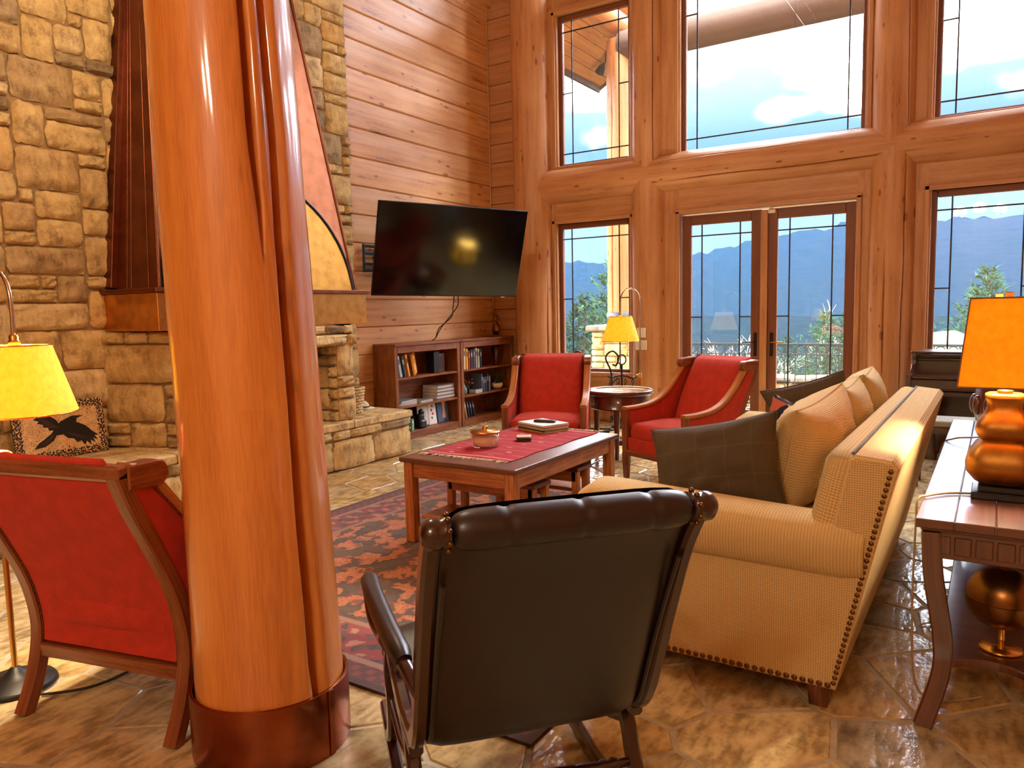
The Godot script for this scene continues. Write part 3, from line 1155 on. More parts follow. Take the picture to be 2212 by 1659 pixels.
func ashlar(w: float, h: float, cw := 0.105, ch := 0.098) -> Array:
	# squared rubble: a grid filled with blocks of many sizes
	var nx := maxi(1, int(round(w / cw)))
	var ny := maxi(1, int(round(h / ch)))
	cw = w / nx
	ch = h / ny
	var taken := PackedByteArray()
	taken.resize(nx * ny)
	var sizes := [[4, 3], [5, 3], [4, 2], [3, 2], [5, 2], [3, 3], [2, 2], [4, 3], [3, 1], [2, 1], [6, 3], [2, 3], [4, 1]]
	var out := []
	for j in ny:
		for i in nx:
			if taken[j * nx + i]:
				continue
			var best := [1, 1]
			for t in 9:
				var s: Array = sizes[rng.randi() % sizes.size()]
				if i + s[0] > nx or j + s[1] > ny:
					continue
				var ok := true
				for a in s[1]:
					for b in s[0]:
						if taken[(j + a) * nx + i + b]:
							ok = false
				if ok:
					best = s
					break
			if best == [1, 1] and i + 1 < nx and not taken[j * nx + i + 1]:
				best = [2, 1]
			for a in best[1]:
				for b in best[0]:
					taken[(j + a) * nx + i + b] = 1
			out.append(Rect2(i * cw, j * ch, best[0] * cw, best[1] * ch))
	return out


func lay_stones(parent: Node3D, xf: Transform3D, w: float, h: float, keep: Callable, joint := 0.014, thick := 1.0) -> void:
	# xf: lower left corner of the face; x along it, y up, z out of it
	for r in ashlar(w, h):
		if not keep.call(r):
			continue
		var o := put("stone", stone_kinds[rng.randi() % stone_kinds.size()], M.stones[[0, 1, 1, 2, 3, 4, 5, 6, 0, 2, 3, 7, 1, 0, 4][rng.randi() % 15]], parent)
		var flip := -1.0 if rng.randf() < 0.5 else 1.0
		var sc := Basis.from_scale(Vector3((r.size.x - joint) , (r.size.y - joint), thick * rng.randf_range(0.8, 1.15)))
		o.transform = xf * Transform3D(sc * Basis(Vector3(0, 0, 1), PI if flip < 0 else 0.0), Vector3(r.get_center().x, r.get_center().y, 0))


func face_x() -> Basis:
	return Basis(Vector3(0, 0, -1), Vector3(0, 1, 0), Vector3(1, 0, 0))


func hood_half(y: float) -> float:
	return 0.97 - 0.105 * (y - 1.61)


func hood_front(y: float) -> float:
	return -5.0 - 0.145 * (y - 1.61)


const HZ := -4.11   # middle of the fireplace


func build_fireplace() -> void:
	make_stone_kinds()
	var br := frame_of("wall_stone", "tall breast of squared tan rubble stone behind the fireplace")
	var core := MB.new()
	core.box(Vector3(-5.71, 2.75, -2.62), Vector3(0.14, 5.5, 6.2), 0.0)
	part("mortar", core, M.mortar, br)
	var z0 := -0.75
	lay_stones(br, Transform3D(face_x(), Vector3(-5.642, 0.44, z0)), 4.97, 4.9, func(r: Rect2) -> bool:
		var c := r.get_center()
		var z := z0 - c.x
		var y := 0.44 + c.y
		var far := absf(z - HZ) + r.size.x * 0.5
		if y < 1.66:
			return far > (1.08 if z > HZ else 0.85)
		return far > hood_half(y) + 0.03)
	# edge stones of the breast, facing the window wall
	lay_stones(br, Transform3D(Basis(Vector3(-1, 0, 0), Vector3(0, 1, 0), Vector3(0, 0, -1)), Vector3(-5.63, 0.44, -5.72)), 0.1, 4.9, func(_r: Rect2) -> bool: return false)
	# body of the fireplace
	var f := thing("fireplace", "tan rubble stone fireplace with raised hearth bench under a copper hood", "fireplace", Vector3.ZERO)
	var m := MB.new()
	m.smooth(-1)
	m.prism(PackedVector2Array([Vector2(-5.65, 3.06), Vector2(-4.935, 3.285), Vector2(-4.935, 3.48), Vector2(-5.64, 3.48)]), 0.88, Transform3D(LYING, Vector3(0, 0.87, 0)))
	m.box(Vector3(-5.29, 0.87, -4.84), Vector3(0.71, 0.88, 0.19), 0.0)
	m.box(Vector3(-5.29, 1.215, HZ), Vector3(0.71, 0.19, 1.65), 0.0)
	m.box(Vector3(-5.26, 0.19, -3.19), Vector3(0.74, 0.36, 4.9), 0.0)
	part("mortar", m, M.mortar, f)
	var fb := MB.new()
	fb.smooth(-1)
	fb.box(Vector3(-5.6, 0.79, HZ), Vector3(0.05, 0.74, 1.27), 0.0)
	fb.box(Vector3(-5.45, 0.79, -3.55), Vector3(0.32, 0.74, 0.05), 0.0)
	fb.box(Vector3(-5.5, 0.79, -4.70), Vector3(0.2, 0.74, 0.05), 0.0)
	fb.box(Vector3(-5.3, 1.13, HZ), Vector3(0.6, 0.03, 1.26), 0.0)
	part("firebox", fb, M.firebrick, f)
	var every := func(_r: Rect2) -> bool: return true
	var side := Vector3(-4.925 + 5.65, 0, -3.285 + 3.06)
	var sx := side.normalized()
	lay_stones(f, Transform3D(Basis(sx, Vector3.UP, sx.cross(Vector3.UP)), Vector3(-5.65, 0.43, -3.055)), side.length(), 0.87, every)
	lay_stones(f, Transform3D(face_x(), Vector3(-4.94, 0.43, -3.28)), 0.2, 0.70, every)
	lay_stones(f, Transform3D(face_x(), Vector3(-4.94, 0.43, -4.74)), 0.2, 0.72, every)
	lay_stones(f, Transform3D(Basis(Vector3(1, 0, 0), Vector3.UP, Vector3(0, 0, 1)), Vector3(-5.42, 0.43, -4.745)), 0.49, 0.70, every)
	lay_stones(f, Transform3D(Basis(Vector3(-1, 0, 0), Vector3.UP, Vector3(0, 0, -1)), Vector3(-4.93, 0.43, -4.935)), 0.7, 0.87, every)
	lay_stones(f, Transform3D(face_x(), Vector3(-4.94, 1.215, -3.28)), 1.66, 0.085, every)
	# lintel stones
	var z := -3.24
	while z > -4.9:
		var l := minf(rng.randf_range(0.45, 0.7), z + 4.96)
		var o := put("lintel_stone", stone_kinds[rng.randi() % 26], M.stones[[0, 1, 3][rng.randi() % 3]], f)
		o.transform = Transform3D(face_x() * Basis.from_scale(Vector3(l - 0.01, 0.1, 1.6)), Vector3(-4.945, 1.165, z - l * 0.5))
		z -= l
	# hearth bench: face stones and cap slabs
	lay_stones(f, Transform3D(face_x(), Vector3(-4.895, 0.0, -0.75)), 4.90, 0.365, every, 0.012, 1.0)
	z = -0.75
	var i := 0
	while z > -5.62:
		var l := minf(rng.randf_range(0.55, 0.95), z + 5.67)
		var slab := MB.new()
		var poly := PackedVector2Array()
		poly.append(Vector2(-5.63, -z))
		var k := 0
		while k <= 8:
			poly.append(Vector2(-4.86 + rng.randf_range(-0.012, 0.016), -z + l * k / 8.0 - (0.006 if k == 8 else 0.0)))
			k += 1
		poly.append(Vector2(-5.63, -z + l - 0.006))
		slab.prism(poly, 0.072, Transform3D(LYING, Vector3(0, 0.397 + rng.randf_range(-0.004, 0.004), 0)), 0.012)
		part("hearth_slab", slab, M.hearth_slab if i % 3 else M.stones[3], f)
		z -= l
		i += 1
	# copper hood
	var h := thing("copper_hood", "tapering copper fireplace hood with arched brass front panel and mantel band", "fireplace hood", Vector3(0, 1.3, HZ))
	var bd := MB.new()
	bd.box(Vector3(-5.28, 0.14, -0.0), Vector3(0.70, 0.27, 2.07), 0.004)
	part("mantel_band", bd, M.copper_gold, h)
	var lip := MB.new()
	lip.box(Vector3(-5.27, 0.292, 0), Vector3(0.74, 0.034, 2.12), 0.006)
	part("band_lip", lip, M.copper, h)
	var y0 := 1.61
	var y1 := 5.45
	var cone := MB.new()
	cone.smooth(-1)
	var c := func(y: float, s: float, x: float) -> Vector3: return Vector3(x, y - 1.3, s * hood_half(y))
	for q in [[y0, y1]]:
		var fa: Vector3 = c.call(q[0], 1.0, hood_front(q[0]))
		var fb2: Vector3 = c.call(q[0], -1.0, hood_front(q[0]))
		var ta: Vector3 = c.call(q[1], 1.0, hood_front(q[1]))
		var tb: Vector3 = c.call(q[1], -1.0, hood_front(q[1]))
		var wa: Vector3 = c.call(q[0], 1.0, -5.63)
		var wb: Vector3 = c.call(q[0], -1.0, -5.63)
		var wta: Vector3 = c.call(q[1], 1.0, -5.63)
		var wtb: Vector3 = c.call(q[1], -1.0, -5.63)
		cone.quad(fa, fb2, tb, ta)
		cone.quad(wa, fa, ta, wta)
		cone.quad(fb2, wb, wtb, tb)
		cone.quad(ta, tb, wtb, wta)
	part("hood_panel", cone, M.copper, h)
	for s: float in [1.0, -1.0]:
		var e := MB.new()
		e.tube([c.call(y0, s, hood_front(y0)), c.call(y1, s, hood_front(y1))], 0.014, 8)
		part("edge_strip", e, M.copper, h)
		var wl := MB.new()
		wl.box((c.call(y0, s, -5.615) + c.call(y1, s, -5.615)) * 0.5 + Vector3(0.0, 0, s * 0.02), Vector3(0.15, (y1 - y0), 0.05), 0.005, Basis(Vector3(1, 0, 0), s * -0.105))
		part("edge_strip", wl, M.copper, h)
		for t: float in [0.36, 0.45, 0.8]:
			var sm := MB.new()
			sm.tube([c.call(y0, s, lerpf(-5.63, hood_front(y0), t)), c.call(y1, s, lerpf(-5.63, hood_front(y1), t))], 0.006, 6)
			part("seam", sm, M.copper, h)
	# arched panel on the front
	var arc := []
	var tilt := Basis(Vector3(0, 0, 1), 0.1445)
	for k in 33:
		var a := PI * k / 32.0
		arc.append(tilt * Vector3(0.012, sin(a) * 0.93, cos(a) * 0.93) + Vector3(hood_front(y0), y0 - 1.3, 0))
	var pa := MB.new()
	pa.smooth(1)
	for k in 32:
		pa.tri(Vector3(hood_front(y0) + 0.02, y0 - 1.3, 0), arc[k + 1], arc[k])
	part("arch_panel", pa, M.arch, h)
	var ra := MB.new()
	ra.tube(arc, 0.014, 8)
	part("arch_rim", ra, M.black, h)


func build_post() -> void:
	var p := frame_of("log_post", "thick honey coloured log post with a long split, standing in a copper collar")
	p.position = Vector3(-1.985, 0, -1.55)
	part("log", log_mesh(0.242, 0.130, 0.0, 7.3, [[deg_to_rad(2.0), 0.0, 7.6, 0.085, 0.16], [deg_to_rad(20.0), 1.55, 7.6, 0.055, 0.12]], 33, 90, 0.010), M.post, p).rotation = Vector3(0.0113, 0, 0.0174)
	var c := MB.new()
	c.lathe([Vector2(0.252, 0.0), Vector2(0.252, 0.215), Vector2(0.252, 0.215), Vector2(0.245, 0.218), Vector2(0.240, 0.21)], 48)
	c.box(Vector3(0.254 * cos(deg_to_rad(-6)), 0.107, 0.254 * sin(deg_to_rad(-6))), Vector3(0.006, 0.214, 0.02), 0.001, Basis(Vector3.UP, deg_to_rad(6)))
	part("collar", c, M.collar, p)


# ---------------------------------------------------------------- outdoors
func spray(m: MB, at: Vector3, dir: Vector3, l: float, r: RandomNumberGenerator) -> void:
	# a small flat twig of cedar: three slim leaves
	var side := dir.cross(Vector3(r.randf_range(-1, 1), r.randf_range(-1, 1), r.randf_range(-1, 1))).normalized()
	for k in 3:
		var d := (dir + side * (k - 1) * 0.8).normalized() * l * (1.0 if k == 1 else 0.7)
		var w := d.cross(side).normalized() * l * 0.13 if absf(d.normalized().dot(side)) < 0.95 else Vector3.UP * l * 0.13
		m.tri(at - w, at + w, at + d)


func cedar(at: Vector3, hgt: float, wide: float, sd: int, label: String, count := 2600) -> void:
	var t := thing("cedar_tree", label, "tree", at, 0.0, "cedars beyond the deck")
	var r := RandomNumberGenerator.new()
	r.seed = sd
	var trunk := MB.new()
	trunk.tube([Vector3.ZERO, Vector3(0.03, hgt * 0.5, 0.02), Vector3(0, hgt * 0.98, 0)], [hgt * 0.022, hgt * 0.013, 0.01], 7)
	part("trunk", trunk, M.bark, t)
	var leaf := MB.new()
	leaf.smooth(-1)
	var boughs := 70
	for b in boughs:
		var f := pow((b + 0.5) / boughs, 0.8)
		var y := hgt * lerpf(0.08, 0.99, f)
		var az := b * 2.39996 + r.randf() * 0.6
		var l := wide * (1.0 - pow(f, 1.35)) * r.randf_range(0.65, 1.2) + 0.08
		var out := Vector3(cos(az), r.randf_range(0.25, 0.7), sin(az)).normalized()
		var n := int(count / boughs * (0.3 + 1.4 * (1.0 - f)))
		for k in n:
			var u := pow(r.randf(), 0.6)
			var p := Vector3(0, y, 0) + out * l * u + Vector3(r.randfn(), r.randfn(), r.randfn()) * l * 0.10 * (0.4 + u)
			spray(leaf, p, (out + Vector3(r.randfn(), r.randfn() + 0.4, r.randfn()) * 0.6).normalized(), hgt * 0.035 * r.randf_range(0.6, 1.3), r)
	var o := part("foliage", leaf, M.cedar[sd % 3], t)
	o.set_meta("kind", "stuff")


func bare_tree(at: Vector3, hgt: float, sd: int, label: String) -> void:
	var t := thing("bare_tree", label, "tree", at, 0.0, "leafless trees in the valley")
	var r := RandomNumberGenerator.new()
	r.seed = sd
	var m := MB.new()
	var todo := [[Vector3.ZERO, Vector3(r.randf_range(-0.05, 0.05), 1, 0).normalized(), hgt * 0.42, hgt * 0.011, 0]]
	while todo.size() > 0:
		var q: Array = todo.pop_back()
		var a: Vector3 = q[0]
		var b: Vector3 = a + q[1] * q[2]
		m.tube([a, b], [q[3], q[3] * 0.6], 4, false)
		if q[4] < 4:
			for k in 3:
				var d: Vector3 = (q[1] + Vector3(r.randfn(), r.randfn() * 0.4 + 0.25, r.randfn()) * 0.5).normalized()
				todo.append([a + (b - a) * r.randf_range(0.6, 1.0), d, q[2] * r.randf_range(0.5, 0.72), q[3] * 0.58, q[4] + 1])
	part("branches", m, M.twig, t)


func build_outdoors() -> void:
	# deck floor and its edge
	var dk := frame_of("deck_floor", "pale flagstone deck outside the glass doors")
	var d := MB.new()
	d.box(Vector3(-2.0, -0.2, -9.9), Vector3(14.0, 0.2, 2.4), 0.0)
	part("slab", d, M.deck, dk)
	# railing with a band of rings
	var rl := thing("deck_railing", "dark iron deck railing with a band of rings along the top", "railing", Vector3(-2.0, -0.1, -10.85))
	var x0 := -3.0
	var x1 := 4.0
	for y: float in [0.94, 0.80, 0.1, 0.0]:
		part_box("rail", Vector3((x0 + x1) * 0.5, y, 0), Vector3(x1 - x0, 0.03 if y > 0.9 else 0.018, 0.035), 0.004, M.rail, rl)
	var ring := MB.new()
	var circ := []
	for k in 17:
		circ.append(Vector3(cos(TAU * k / 16.0) * 0.055, sin(TAU * k / 16.0) * 0.055, 0))
	ring.tube(circ, 0.007, 5, false)
	var ring_mesh := ring.done()
	var small := MB.new()
	var circ2 := []
	for k in 13:
		circ2.append(Vector3(cos(TAU * k / 12.0) * 0.04, sin(TAU * k / 12.0) * 0.04, 0))
	small.tube(circ2, 0.006, 4, false)
	var small_mesh := small.done()
	var bar := bx(Vector3(0, 0.45, 0), Vector3(0.012, 0.72, 0.012), 0.0)
	var stub := bx(Vector3(0, 0.87, 0), Vector3(0.012, 0.14, 0.012), 0.0)
	var n := int((x1 - x0) / 0.14)
	for i in n:
		var x := x0 + (i + 0.5) * 0.14
		put("ring", ring_mesh, M.rail, rl).position = Vector3(x, 0.87, 0)
		put("stub", stub, M.rail, rl).position = Vector3(x + 0.07, 0, 0)
		put("baluster", bar, M.rail, rl).position = Vector3(x + 0.07, 0, 0)
		if i % 2 == 0:
			put("small_ring", small_mesh, M.rail, rl).position = Vector3(x, 0.05, 0)
	# porch post on its stone pier
	var pp := thing("porch_post", "peeled log porch post on a stone pier outside the narrow windows", "post", Vector3(-4.93, -0.1, -10.8))
	var lg := log_mesh(0.215, 0.20, 1.27, 5.5, [[1.9, 1.3, 5.0, 0.05, 0.05]], 41, 30, 0.02)
	part("log", lg, M.outer_log, pp)
	var shoe := MB.new()
	shoe.lathe([Vector2(0.21, 1.15), Vector2(0.235, 1.15), Vector2(0.235, 1.42), Vector2(0.22, 1.425)], 28)
	part("shoe", shoe, M.mount, pp)
	var cap := MB.new()
	cap.box(Vector3(0, 1.19, 0), Vector3(0.86, 0.09, 0.86), 0.02)
	part("pier_cap", cap, M.boulder, pp)
	var pc := MB.new()
	pc.box(Vector3(0, 0.57, 0), Vector3(0.66, 1.15, 0.66), 0.0)
	part("mortar", pc, M.mortar, pp)
	lay_stones(pp, Transform3D(Basis.IDENTITY, Vector3(-0.35, 0, 0.33)), 0.7, 1.14, func(_r: Rect2) -> bool: return true)
	lay_stones(pp, Transform3D(Basis(Vector3(0, 0, -1), Vector3.UP, Vector3(1, 0, 0)), Vector3(0.33, 0, 0.35)), 0.7, 1.14, func(_r: Rect2) -> bool: return true)
	lay_stones(pp, Transform3D(Basis(Vector3(0, 0, 1), Vector3.UP, Vector3(-1, 0, 0)), Vector3(-0.33, 0, -0.35)), 0.7, 1.14, func(_r: Rect2) -> bool: return true)
	# roof overhang: soffit boards, purlin, tie log and fascia
	var rf := thing("porch_roof", "porch roof overhang with pine soffit boards and log purlins", "roof", Vector3(-6.15, 5.36, -10.6))
	var dir := Vector2(1, 0.56).normalized()
	var tilt := Basis(Vector3(0, 0, 1), atan2(dir.y, dir.x))
	for i in 7:
		var b := MB.new(Vector2(i * 1.7, i * 0.4))
		b.box(tilt * Vector3(0.1 + i * 0.2, 0.0, 0), Vector3(0.192, 0.03, 4.0), 0.004, tilt)
		part("soffit_board", b, M.soffit, rf)
	part_box("fascia", Vector3(-0.02, 0.0, 0), Vector3(0.05, 0.22, 4.0), 0.006, M.fascia, rf)
	var rake := MB.new()
	rake.box(tilt * Vector3(0.7, 0.05, 0) + Vector3(0, 0, -2.0), Vector3(1.5, 0.22, 0.05), 0.006, tilt)
	part("fascia", rake, M.fascia, rf)
	var roofing := MB.new()
	roofing.box(tilt * Vector3(0.65, 0.06, 0), Vector3(1.5, 0.06, 4.02), 0.0, tilt)
	part("roofing", roofing, M.fascia, rf)
	var pu := MB.new()
	pu.tube([Vector3(1.12, 0.34, 2.0), Vector3(1.12, 0.34, -1.9)], 0.17, 16)
	part("purlin", pu, M.outer_log, rf)
	var tl := thing("tie_log", "weathered horizontal tie log across the top of the large upper window", "log beam", Vector3(-2.0, 5.29, -10.8))
	var tb := MB.new()
	tb.tube([Vector3(-2.9, 0, 0), Vector3(0, 0.01, 0), Vector3(4.2, 0, 0)], [0.235, 0.24, 0.23], 22)
	part("log", tb, M.fascia, tl)
	# floodlight under the eave
	var fl := thing("floodlight", "twin-head security floodlight under the porch eave", "floodlight", Vector3(-5.6, 5.37, -11.8))
	var st := MB.new()
	st.lathe([Vector2(0.0, 0.12), Vector2(0.06, 0.12), Vector2(0.06, 0.3), Vector2(0.0, 0.3)], 14)
	part("bracket", st, M.iron, fl)
	for s: float in [-1.0, 1.0]:
		var hd := MB.new()
		hd.lathe([Vector2(0.0, -0.14), Vector2(0.085, -0.12), Vector2(0.06, 0.0), Vector2(0.03, 0.05), Vector2(0.0, 0.05)], 16, Transform3D(Basis(Vector3(0, 0, 1), s * 0.55), Vector3(s * 0.12, 0.05, 0)))
		hd.tube([Vector3(s * 0.02, 0.14, 0), Vector3(s * 0.11, 0.08, 0)], 0.012, 6)
		part("lamp_head", hd, M.iron, fl)
	# garden wall that climbs to the right
	var gw := thing("garden_wall", "pale stone garden wall climbing to a round boulder beyond the railing", "stone wall", Vector3(-2.6, -0.3, -13.6))
	var top := func(x: float) -> float: return 0.35 + 0.44 * clampf((x - 0.1) / 1.9, 0.0, 1.0) + 0.3 * clampf((x - 1.6) / 1.4, 0.0, 1.0)
	var face := MB.new()
	face.prism(PackedVector2Array([Vector2(-1.6, -0.6), Vector2(4.5, -0.6), Vector2(4.5, 1.05), Vector2(3.0, 1.05), Vector2(1.6, 0.72), Vector2(0.1, 0.34), Vector2(-1.6, 0.3)]), 0.4, Transform3D.IDENTITY, 0.02)
	part("mortar", face, M.mortar, gw)
	lay_stones(gw, Transform3D(Basis.IDENTITY, Vector3(-1.6, -0.5, 0.2)), 6.0, 1.8, func(r: Rect2) -> bool: return r.end.y - 0.5 < top.call(r.get_center().x - 1.6) - 0.02)
	for i in 9:
		var cx := -1.3 + i * 0.62
		var cp := part_box("cap_stone", Vector3.ZERO, Vector3(0.6, 0.09, 0.52), 0.02, M.boulder, gw)
		cp.transform = Transform3D(Basis(Vector3(0, 0, 1), atan2(top.call(cx + 0.3) - top.call(cx - 0.3), 0.6)), Vector3(cx, top.call(cx) + 0.06, 0))
	var bo := thing("boulder", "rounded pale boulder at the top of the garden wall", "boulder", Vector3(-0.7, 0.45, -14.7))
	var no := FastNoiseLite.new()
	no.frequency = 1.2
	var rows := []
	for i in 13:
		var a := -PI * 0.5 + PI * i / 12.0
		var row := []
		for k in 20:
			var t := TAU * k / 20.0
			var v := Vector3(cos(a) * cos(t), sin(a), cos(a) * sin(t))
			row.append(v * Vector3(0.75, 0.42, 0.55) * (1.0 + 0.25 * no.get_noise_3dv(v)))
		rows.append(row)
	var bm := MB.new()
	bm.grid(rows, 1, 1, 1, true)
	part("rock", bm, M.boulder, bo)
	# trees
	cedar(Vector3(-7.0, -2.2, -15.5), 5.15, 1.75, 1, "tall pointed cedar outside the lower narrow window", 4200)
	cedar(Vector3(-8.4, -2.6, -16.2), 4.3, 1.8, 2, "broad cedar behind the pointed one outside the narrow window", 3200)
	cedar(Vector3(-4.15, -2.6, -23.0), 3.75, 1.5, 4, "cedar with twin tips seen through the glass door nearest the sofa", 2600)
	cedar(Vector3(-3.3, -2.6, -22.0), 3.9, 1.5, 3, "slim cedar beside the door frame, above the garden wall", 2600)
	cedar(Vector3(-5.3, -2.7, -23.5), 3.1, 1.5, 5, "low cedar left of the twin-tipped one beyond the garden wall", 2200)
	cedar(Vector3(-0.2, -2.0, -19.0), 4.1, 1.5, 7, "cedar seen through the piano window, shorter of the two", 3200)
	cedar(Vector3(1.5, -2.0, -19.5), 4.7, 1.9, 8, "tall cedar seen through the piano window behind the lamp", 3600)
	var places := ["farthest from the sofa", "second farthest from the sofa", "third farthest from the sofa", "middle of the row", "third nearest to the sofa", "second nearest to the sofa", "nearest to the sofa"]
	for i in 7:
		bare_tree(Vector3(-15.5 + i * 1.35, -6.5, -34.0 - (i * 3 % 5) * 2.0), 6.6 + (i * 5 % 4) * 0.5, 60 + i, "pale leafless tree beyond the deck railing, " + places[i])
	# ground, wooded hills and the ridge
	var gr := frame_of("ground", "sloping meadow that falls away below the deck")
	var gm := MB.new()
	gm.smooth(1)
	var prof := [Vector2(-8.8, -0.45), Vector2(-14, -0.9), Vector2(-18, -2.2), Vector2(-26, -3.4), Vector2(-36, -6.5), Vector2(-70, -16), Vector2(-180, -40)]
	var strips := []
	for q in prof:
		var row := []
		for k in 9:
			row.append(Vector3(-90.0 + k * 22.0, q.y + (0.6 if k == 5 and q.x > -30.0 and q.x < -12.0 else 0.0), q.x))
		strips.append(row)
	gm.grid(strips, 1, 100, 100)
	part("turf", gm, M.meadow, gr)
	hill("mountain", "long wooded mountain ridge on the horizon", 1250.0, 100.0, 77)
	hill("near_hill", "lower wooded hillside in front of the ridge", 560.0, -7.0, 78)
	var fog := FogVolume.new()
	fog.name = "haze"
	fog.shape = RenderingServer.FOG_VOLUME_SHAPE_BOX
	fog.size = Vector3(3000, 400, 1270)
	fog.position = Vector3(-600, 100, -30.0 - 635.0)
	var fm := FogMaterial.new()
	fm.density = HAZE
	fm.albedo = Color(0.29, 0.48, 0.70)
	fog.material = fm
	fog.set_meta("kind", "stuff")
	fog.set_meta("label", "blue haze over the valley")
	add_child(fog)


const HAZE := 0.00016


func hill(called: String, label: String, dist: float, high: float, sd: int) -> void:
	# a wooded slope that faces the house; its crest follows noise
	var o := frame_of(called, label)
	var no := FastNoiseLite.new()
	no.seed = sd
	no.frequency = 0.0022
	no.fractal_octaves = 3
	var fine := FastNoiseLite.new()
	fine.seed = sd + 5
	fine.frequency = 0.03
	fine.fractal_octaves = 3
	var m := MB.new()
	var rows := []
	for i in 27:
		var f := i / 26.0
		var row := []
		for k in 220:
			var az := deg_to_rad(lerpf(-30.0, 85.0, k / 219.0))
			var crest := high * (0.86 + 0.30 * no.get_noise_1d(k * 6.0) + 0.0065 * (110.0 - k))
			var r := dist * (0.62 + 0.42 * f)
			var y := lerpf(-60.0, crest, pow(f, 0.9))
			var p := Vector3(-sin(az) * r, y, -cos(az) * r)
			p += Vector3(0, 1, 0) * fine.get_noise_2d(p.x, p.z) * (absf(high) + 15.0) * 0.07 * (0.4 + f)
			row.append(p)
		rows.append(row)
	m.grid(rows, 1, 10, 10)
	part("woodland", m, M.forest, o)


# ---------------------------------------------------------------- sofa
func xy(x: float, y: float) -> Vector2:
	return Vector2(x, y)


func build_sofa() -> void:
	var s := thing("sofa", "tan basket-weave sofa with rolled arms and brass nailheads", "sofa", Vector3(-0.85, 0, -3.785))
	var L := 1.165
	var deck := MB.new()
	deck.soft_box(Vector3(-0.04, 0.27, 0), Vector3(0.94, 0.33, 2.1), 0.03)
	part("seat_base", deck, M.sofa, s)
	for k in 3:
		var c := MB.new()
		c.soft_box(Vector3(-0.1, 0.475, (k - 1) * 0.63), Vector3(0.86, 0.16, 0.625), 0.055, Vector3(0, 0.02, 0))
		part("seat_cushion", c, M.sofa, s)
	# raked back: a slab with an inner pad
	var bk := MB.new()
	bk.prism(PackedVector2Array([xy(0.30, 0.09), xy(0.43, 0.085), xy(0.605, 0.87), xy(0.585, 0.893), xy(0.475, 0.905), xy(0.455, 0.89)]), L * 2.0, Transform3D.IDENTITY, 0.012)
	part("back", bk, M.sofa, s)
	var pad := MB.new()
	pad.soft_box(Vector3(0.395, 0.66, 0), Vector3(0.13, 0.50, L * 2.0 - 0.02), 0.05, Vector3(0.01, 0, 0), Basis(Vector3(0, 0, 1), -0.215), 12)
	part("back_pad", pad, M.sofa, s)
	var zip := MB.new()
	zip.tube([Vector3(0.468, 0.905, -L + 0.02), Vector3(0.468, 0.907, L - 0.02)], 0.006, 6)
	part("seam", zip, mat(rgb(110, 112, 108), 0.8), s)
	for e: float in [1.0, -1.0]:
		# flat side panel, then the fat roll of the arm above it
		var sd := MB.new()
		sd.prism(PackedVector2Array([xy(-0.50, 0.085), xy(0.425, 0.085), xy(0.525, 0.54), xy(-0.53, 0.54)]), 0.2, Transform3D(Basis.IDENTITY, Vector3(0, 0, e * (L - 0.1))), 0.012)
		part("side_panel", sd, M.sofa, s)
		var arm := MB.new()
		var rows := []
		for i in 17:
			var f := i / 16.0
			var x := lerpf(-0.555, 0.51, f)
			var swell := sqrt(clampf(1.0 - pow(clampf((0.09 - f) / 0.09, 0.0, 1.0), 2.0), 0.0, 1.0))
			var ry := lerpf(0.115, 0.10, f) * lerpf(0.55, 1.0, swell)
			var rz := lerpf(0.145, 0.125, f) * lerpf(0.6, 1.0, swell)
			if i == 16:
				ry *= 0.9
				rz *= 0.92
			var cy := lerpf(0.603, 0.57, f)
			var row := []
			for k in 24:
				var a := TAU * k / 24.0
				var ca := cos(a)
				var sa := sin(a)
				var q := pow(pow(absf(ca), 2.7) + pow(absf(sa), 2.7), -1.0 / 2.7)
				row.append(Vector3(x, cy + sa * q * ry, e * (L - 0.085) + ca * q * rz))
			rows.append(row)
		arm.grid(rows, 1, 1.05, 0.8, true)
		arm.smooth(-1)
		for k in 24:
			arm.tri(Vector3(-0.557, 0.603, e * (L - 0.085)), rows[0][k], rows[0][(k + 1) % 24])
			arm.tri(Vector3(0.512, 0.57, e * (L - 0.085)), rows[16][(k + 1) % 24], rows[16][k])
		part("arm", arm, M.sofa, s)
		for x: float in [-0.44, 0.37]:
			var lg := MB.new()
			lg.lathe([xy(0.0, 0.0), xy(0.042, 0.0), xy(0.042, 0.0), xy(0.055, 0.1), xy(0.055, 0.1), xy(0.0, 0.1)], 4, Transform3D(Basis(Vector3.UP, PI * 0.25), Vector3(x, 0, e * (L - 0.07))))
			part("leg", lg, M.walnut, s)
	# nailheads: along the foot of the near side, up the back corner and along the back
	var nb := MB.new()
	nb.ball(Vector3.ZERO, 0.0105, 6, Vector3(1, 1, 0.5))
	var nail := nb.done()
	for i in 34:
		put("nailhead", nail, M.nail, s).position = Vector3(-0.49 + i * 0.0272, 0.104, L + 0.002)
	var nb2 := MB.new()
	nb2.ball(Vector3.ZERO, 0.0085, 5, Vector3(1, 1, 0.5))
	var nail2 := nb2.done()
	for i in 38:
		var f := i / 37.0
		put("nailhead", nail2, M.nail, s).position = Vector3(lerpf(0.425, 0.582, f), lerpf(0.115, 0.86, f), L + 0.002)
	# cushions lie on it
	cushion("back_cushion", "plump tan back cushion at the near end of the sofa", Vector3(-0.655, 0.785, -3.34), Vector3(0.60, 0.47, 0.29), Vector3(0.0, PI * 0.5 - 0.10, 0.10), 0.20, M.sofa_pillow, 1, "tan back cushions on the sofa")
	cushion("back_cushion", "plump tan back cushion in the middle of the sofa", Vector3(-0.64, 0.785, -3.95), Vector3(0.58, 0.47, 0.27), Vector3(0.0, PI * 0.5 + 0.03, 0.0), 0.22, M.sofa_pillow, 2, "tan back cushions on the sofa")
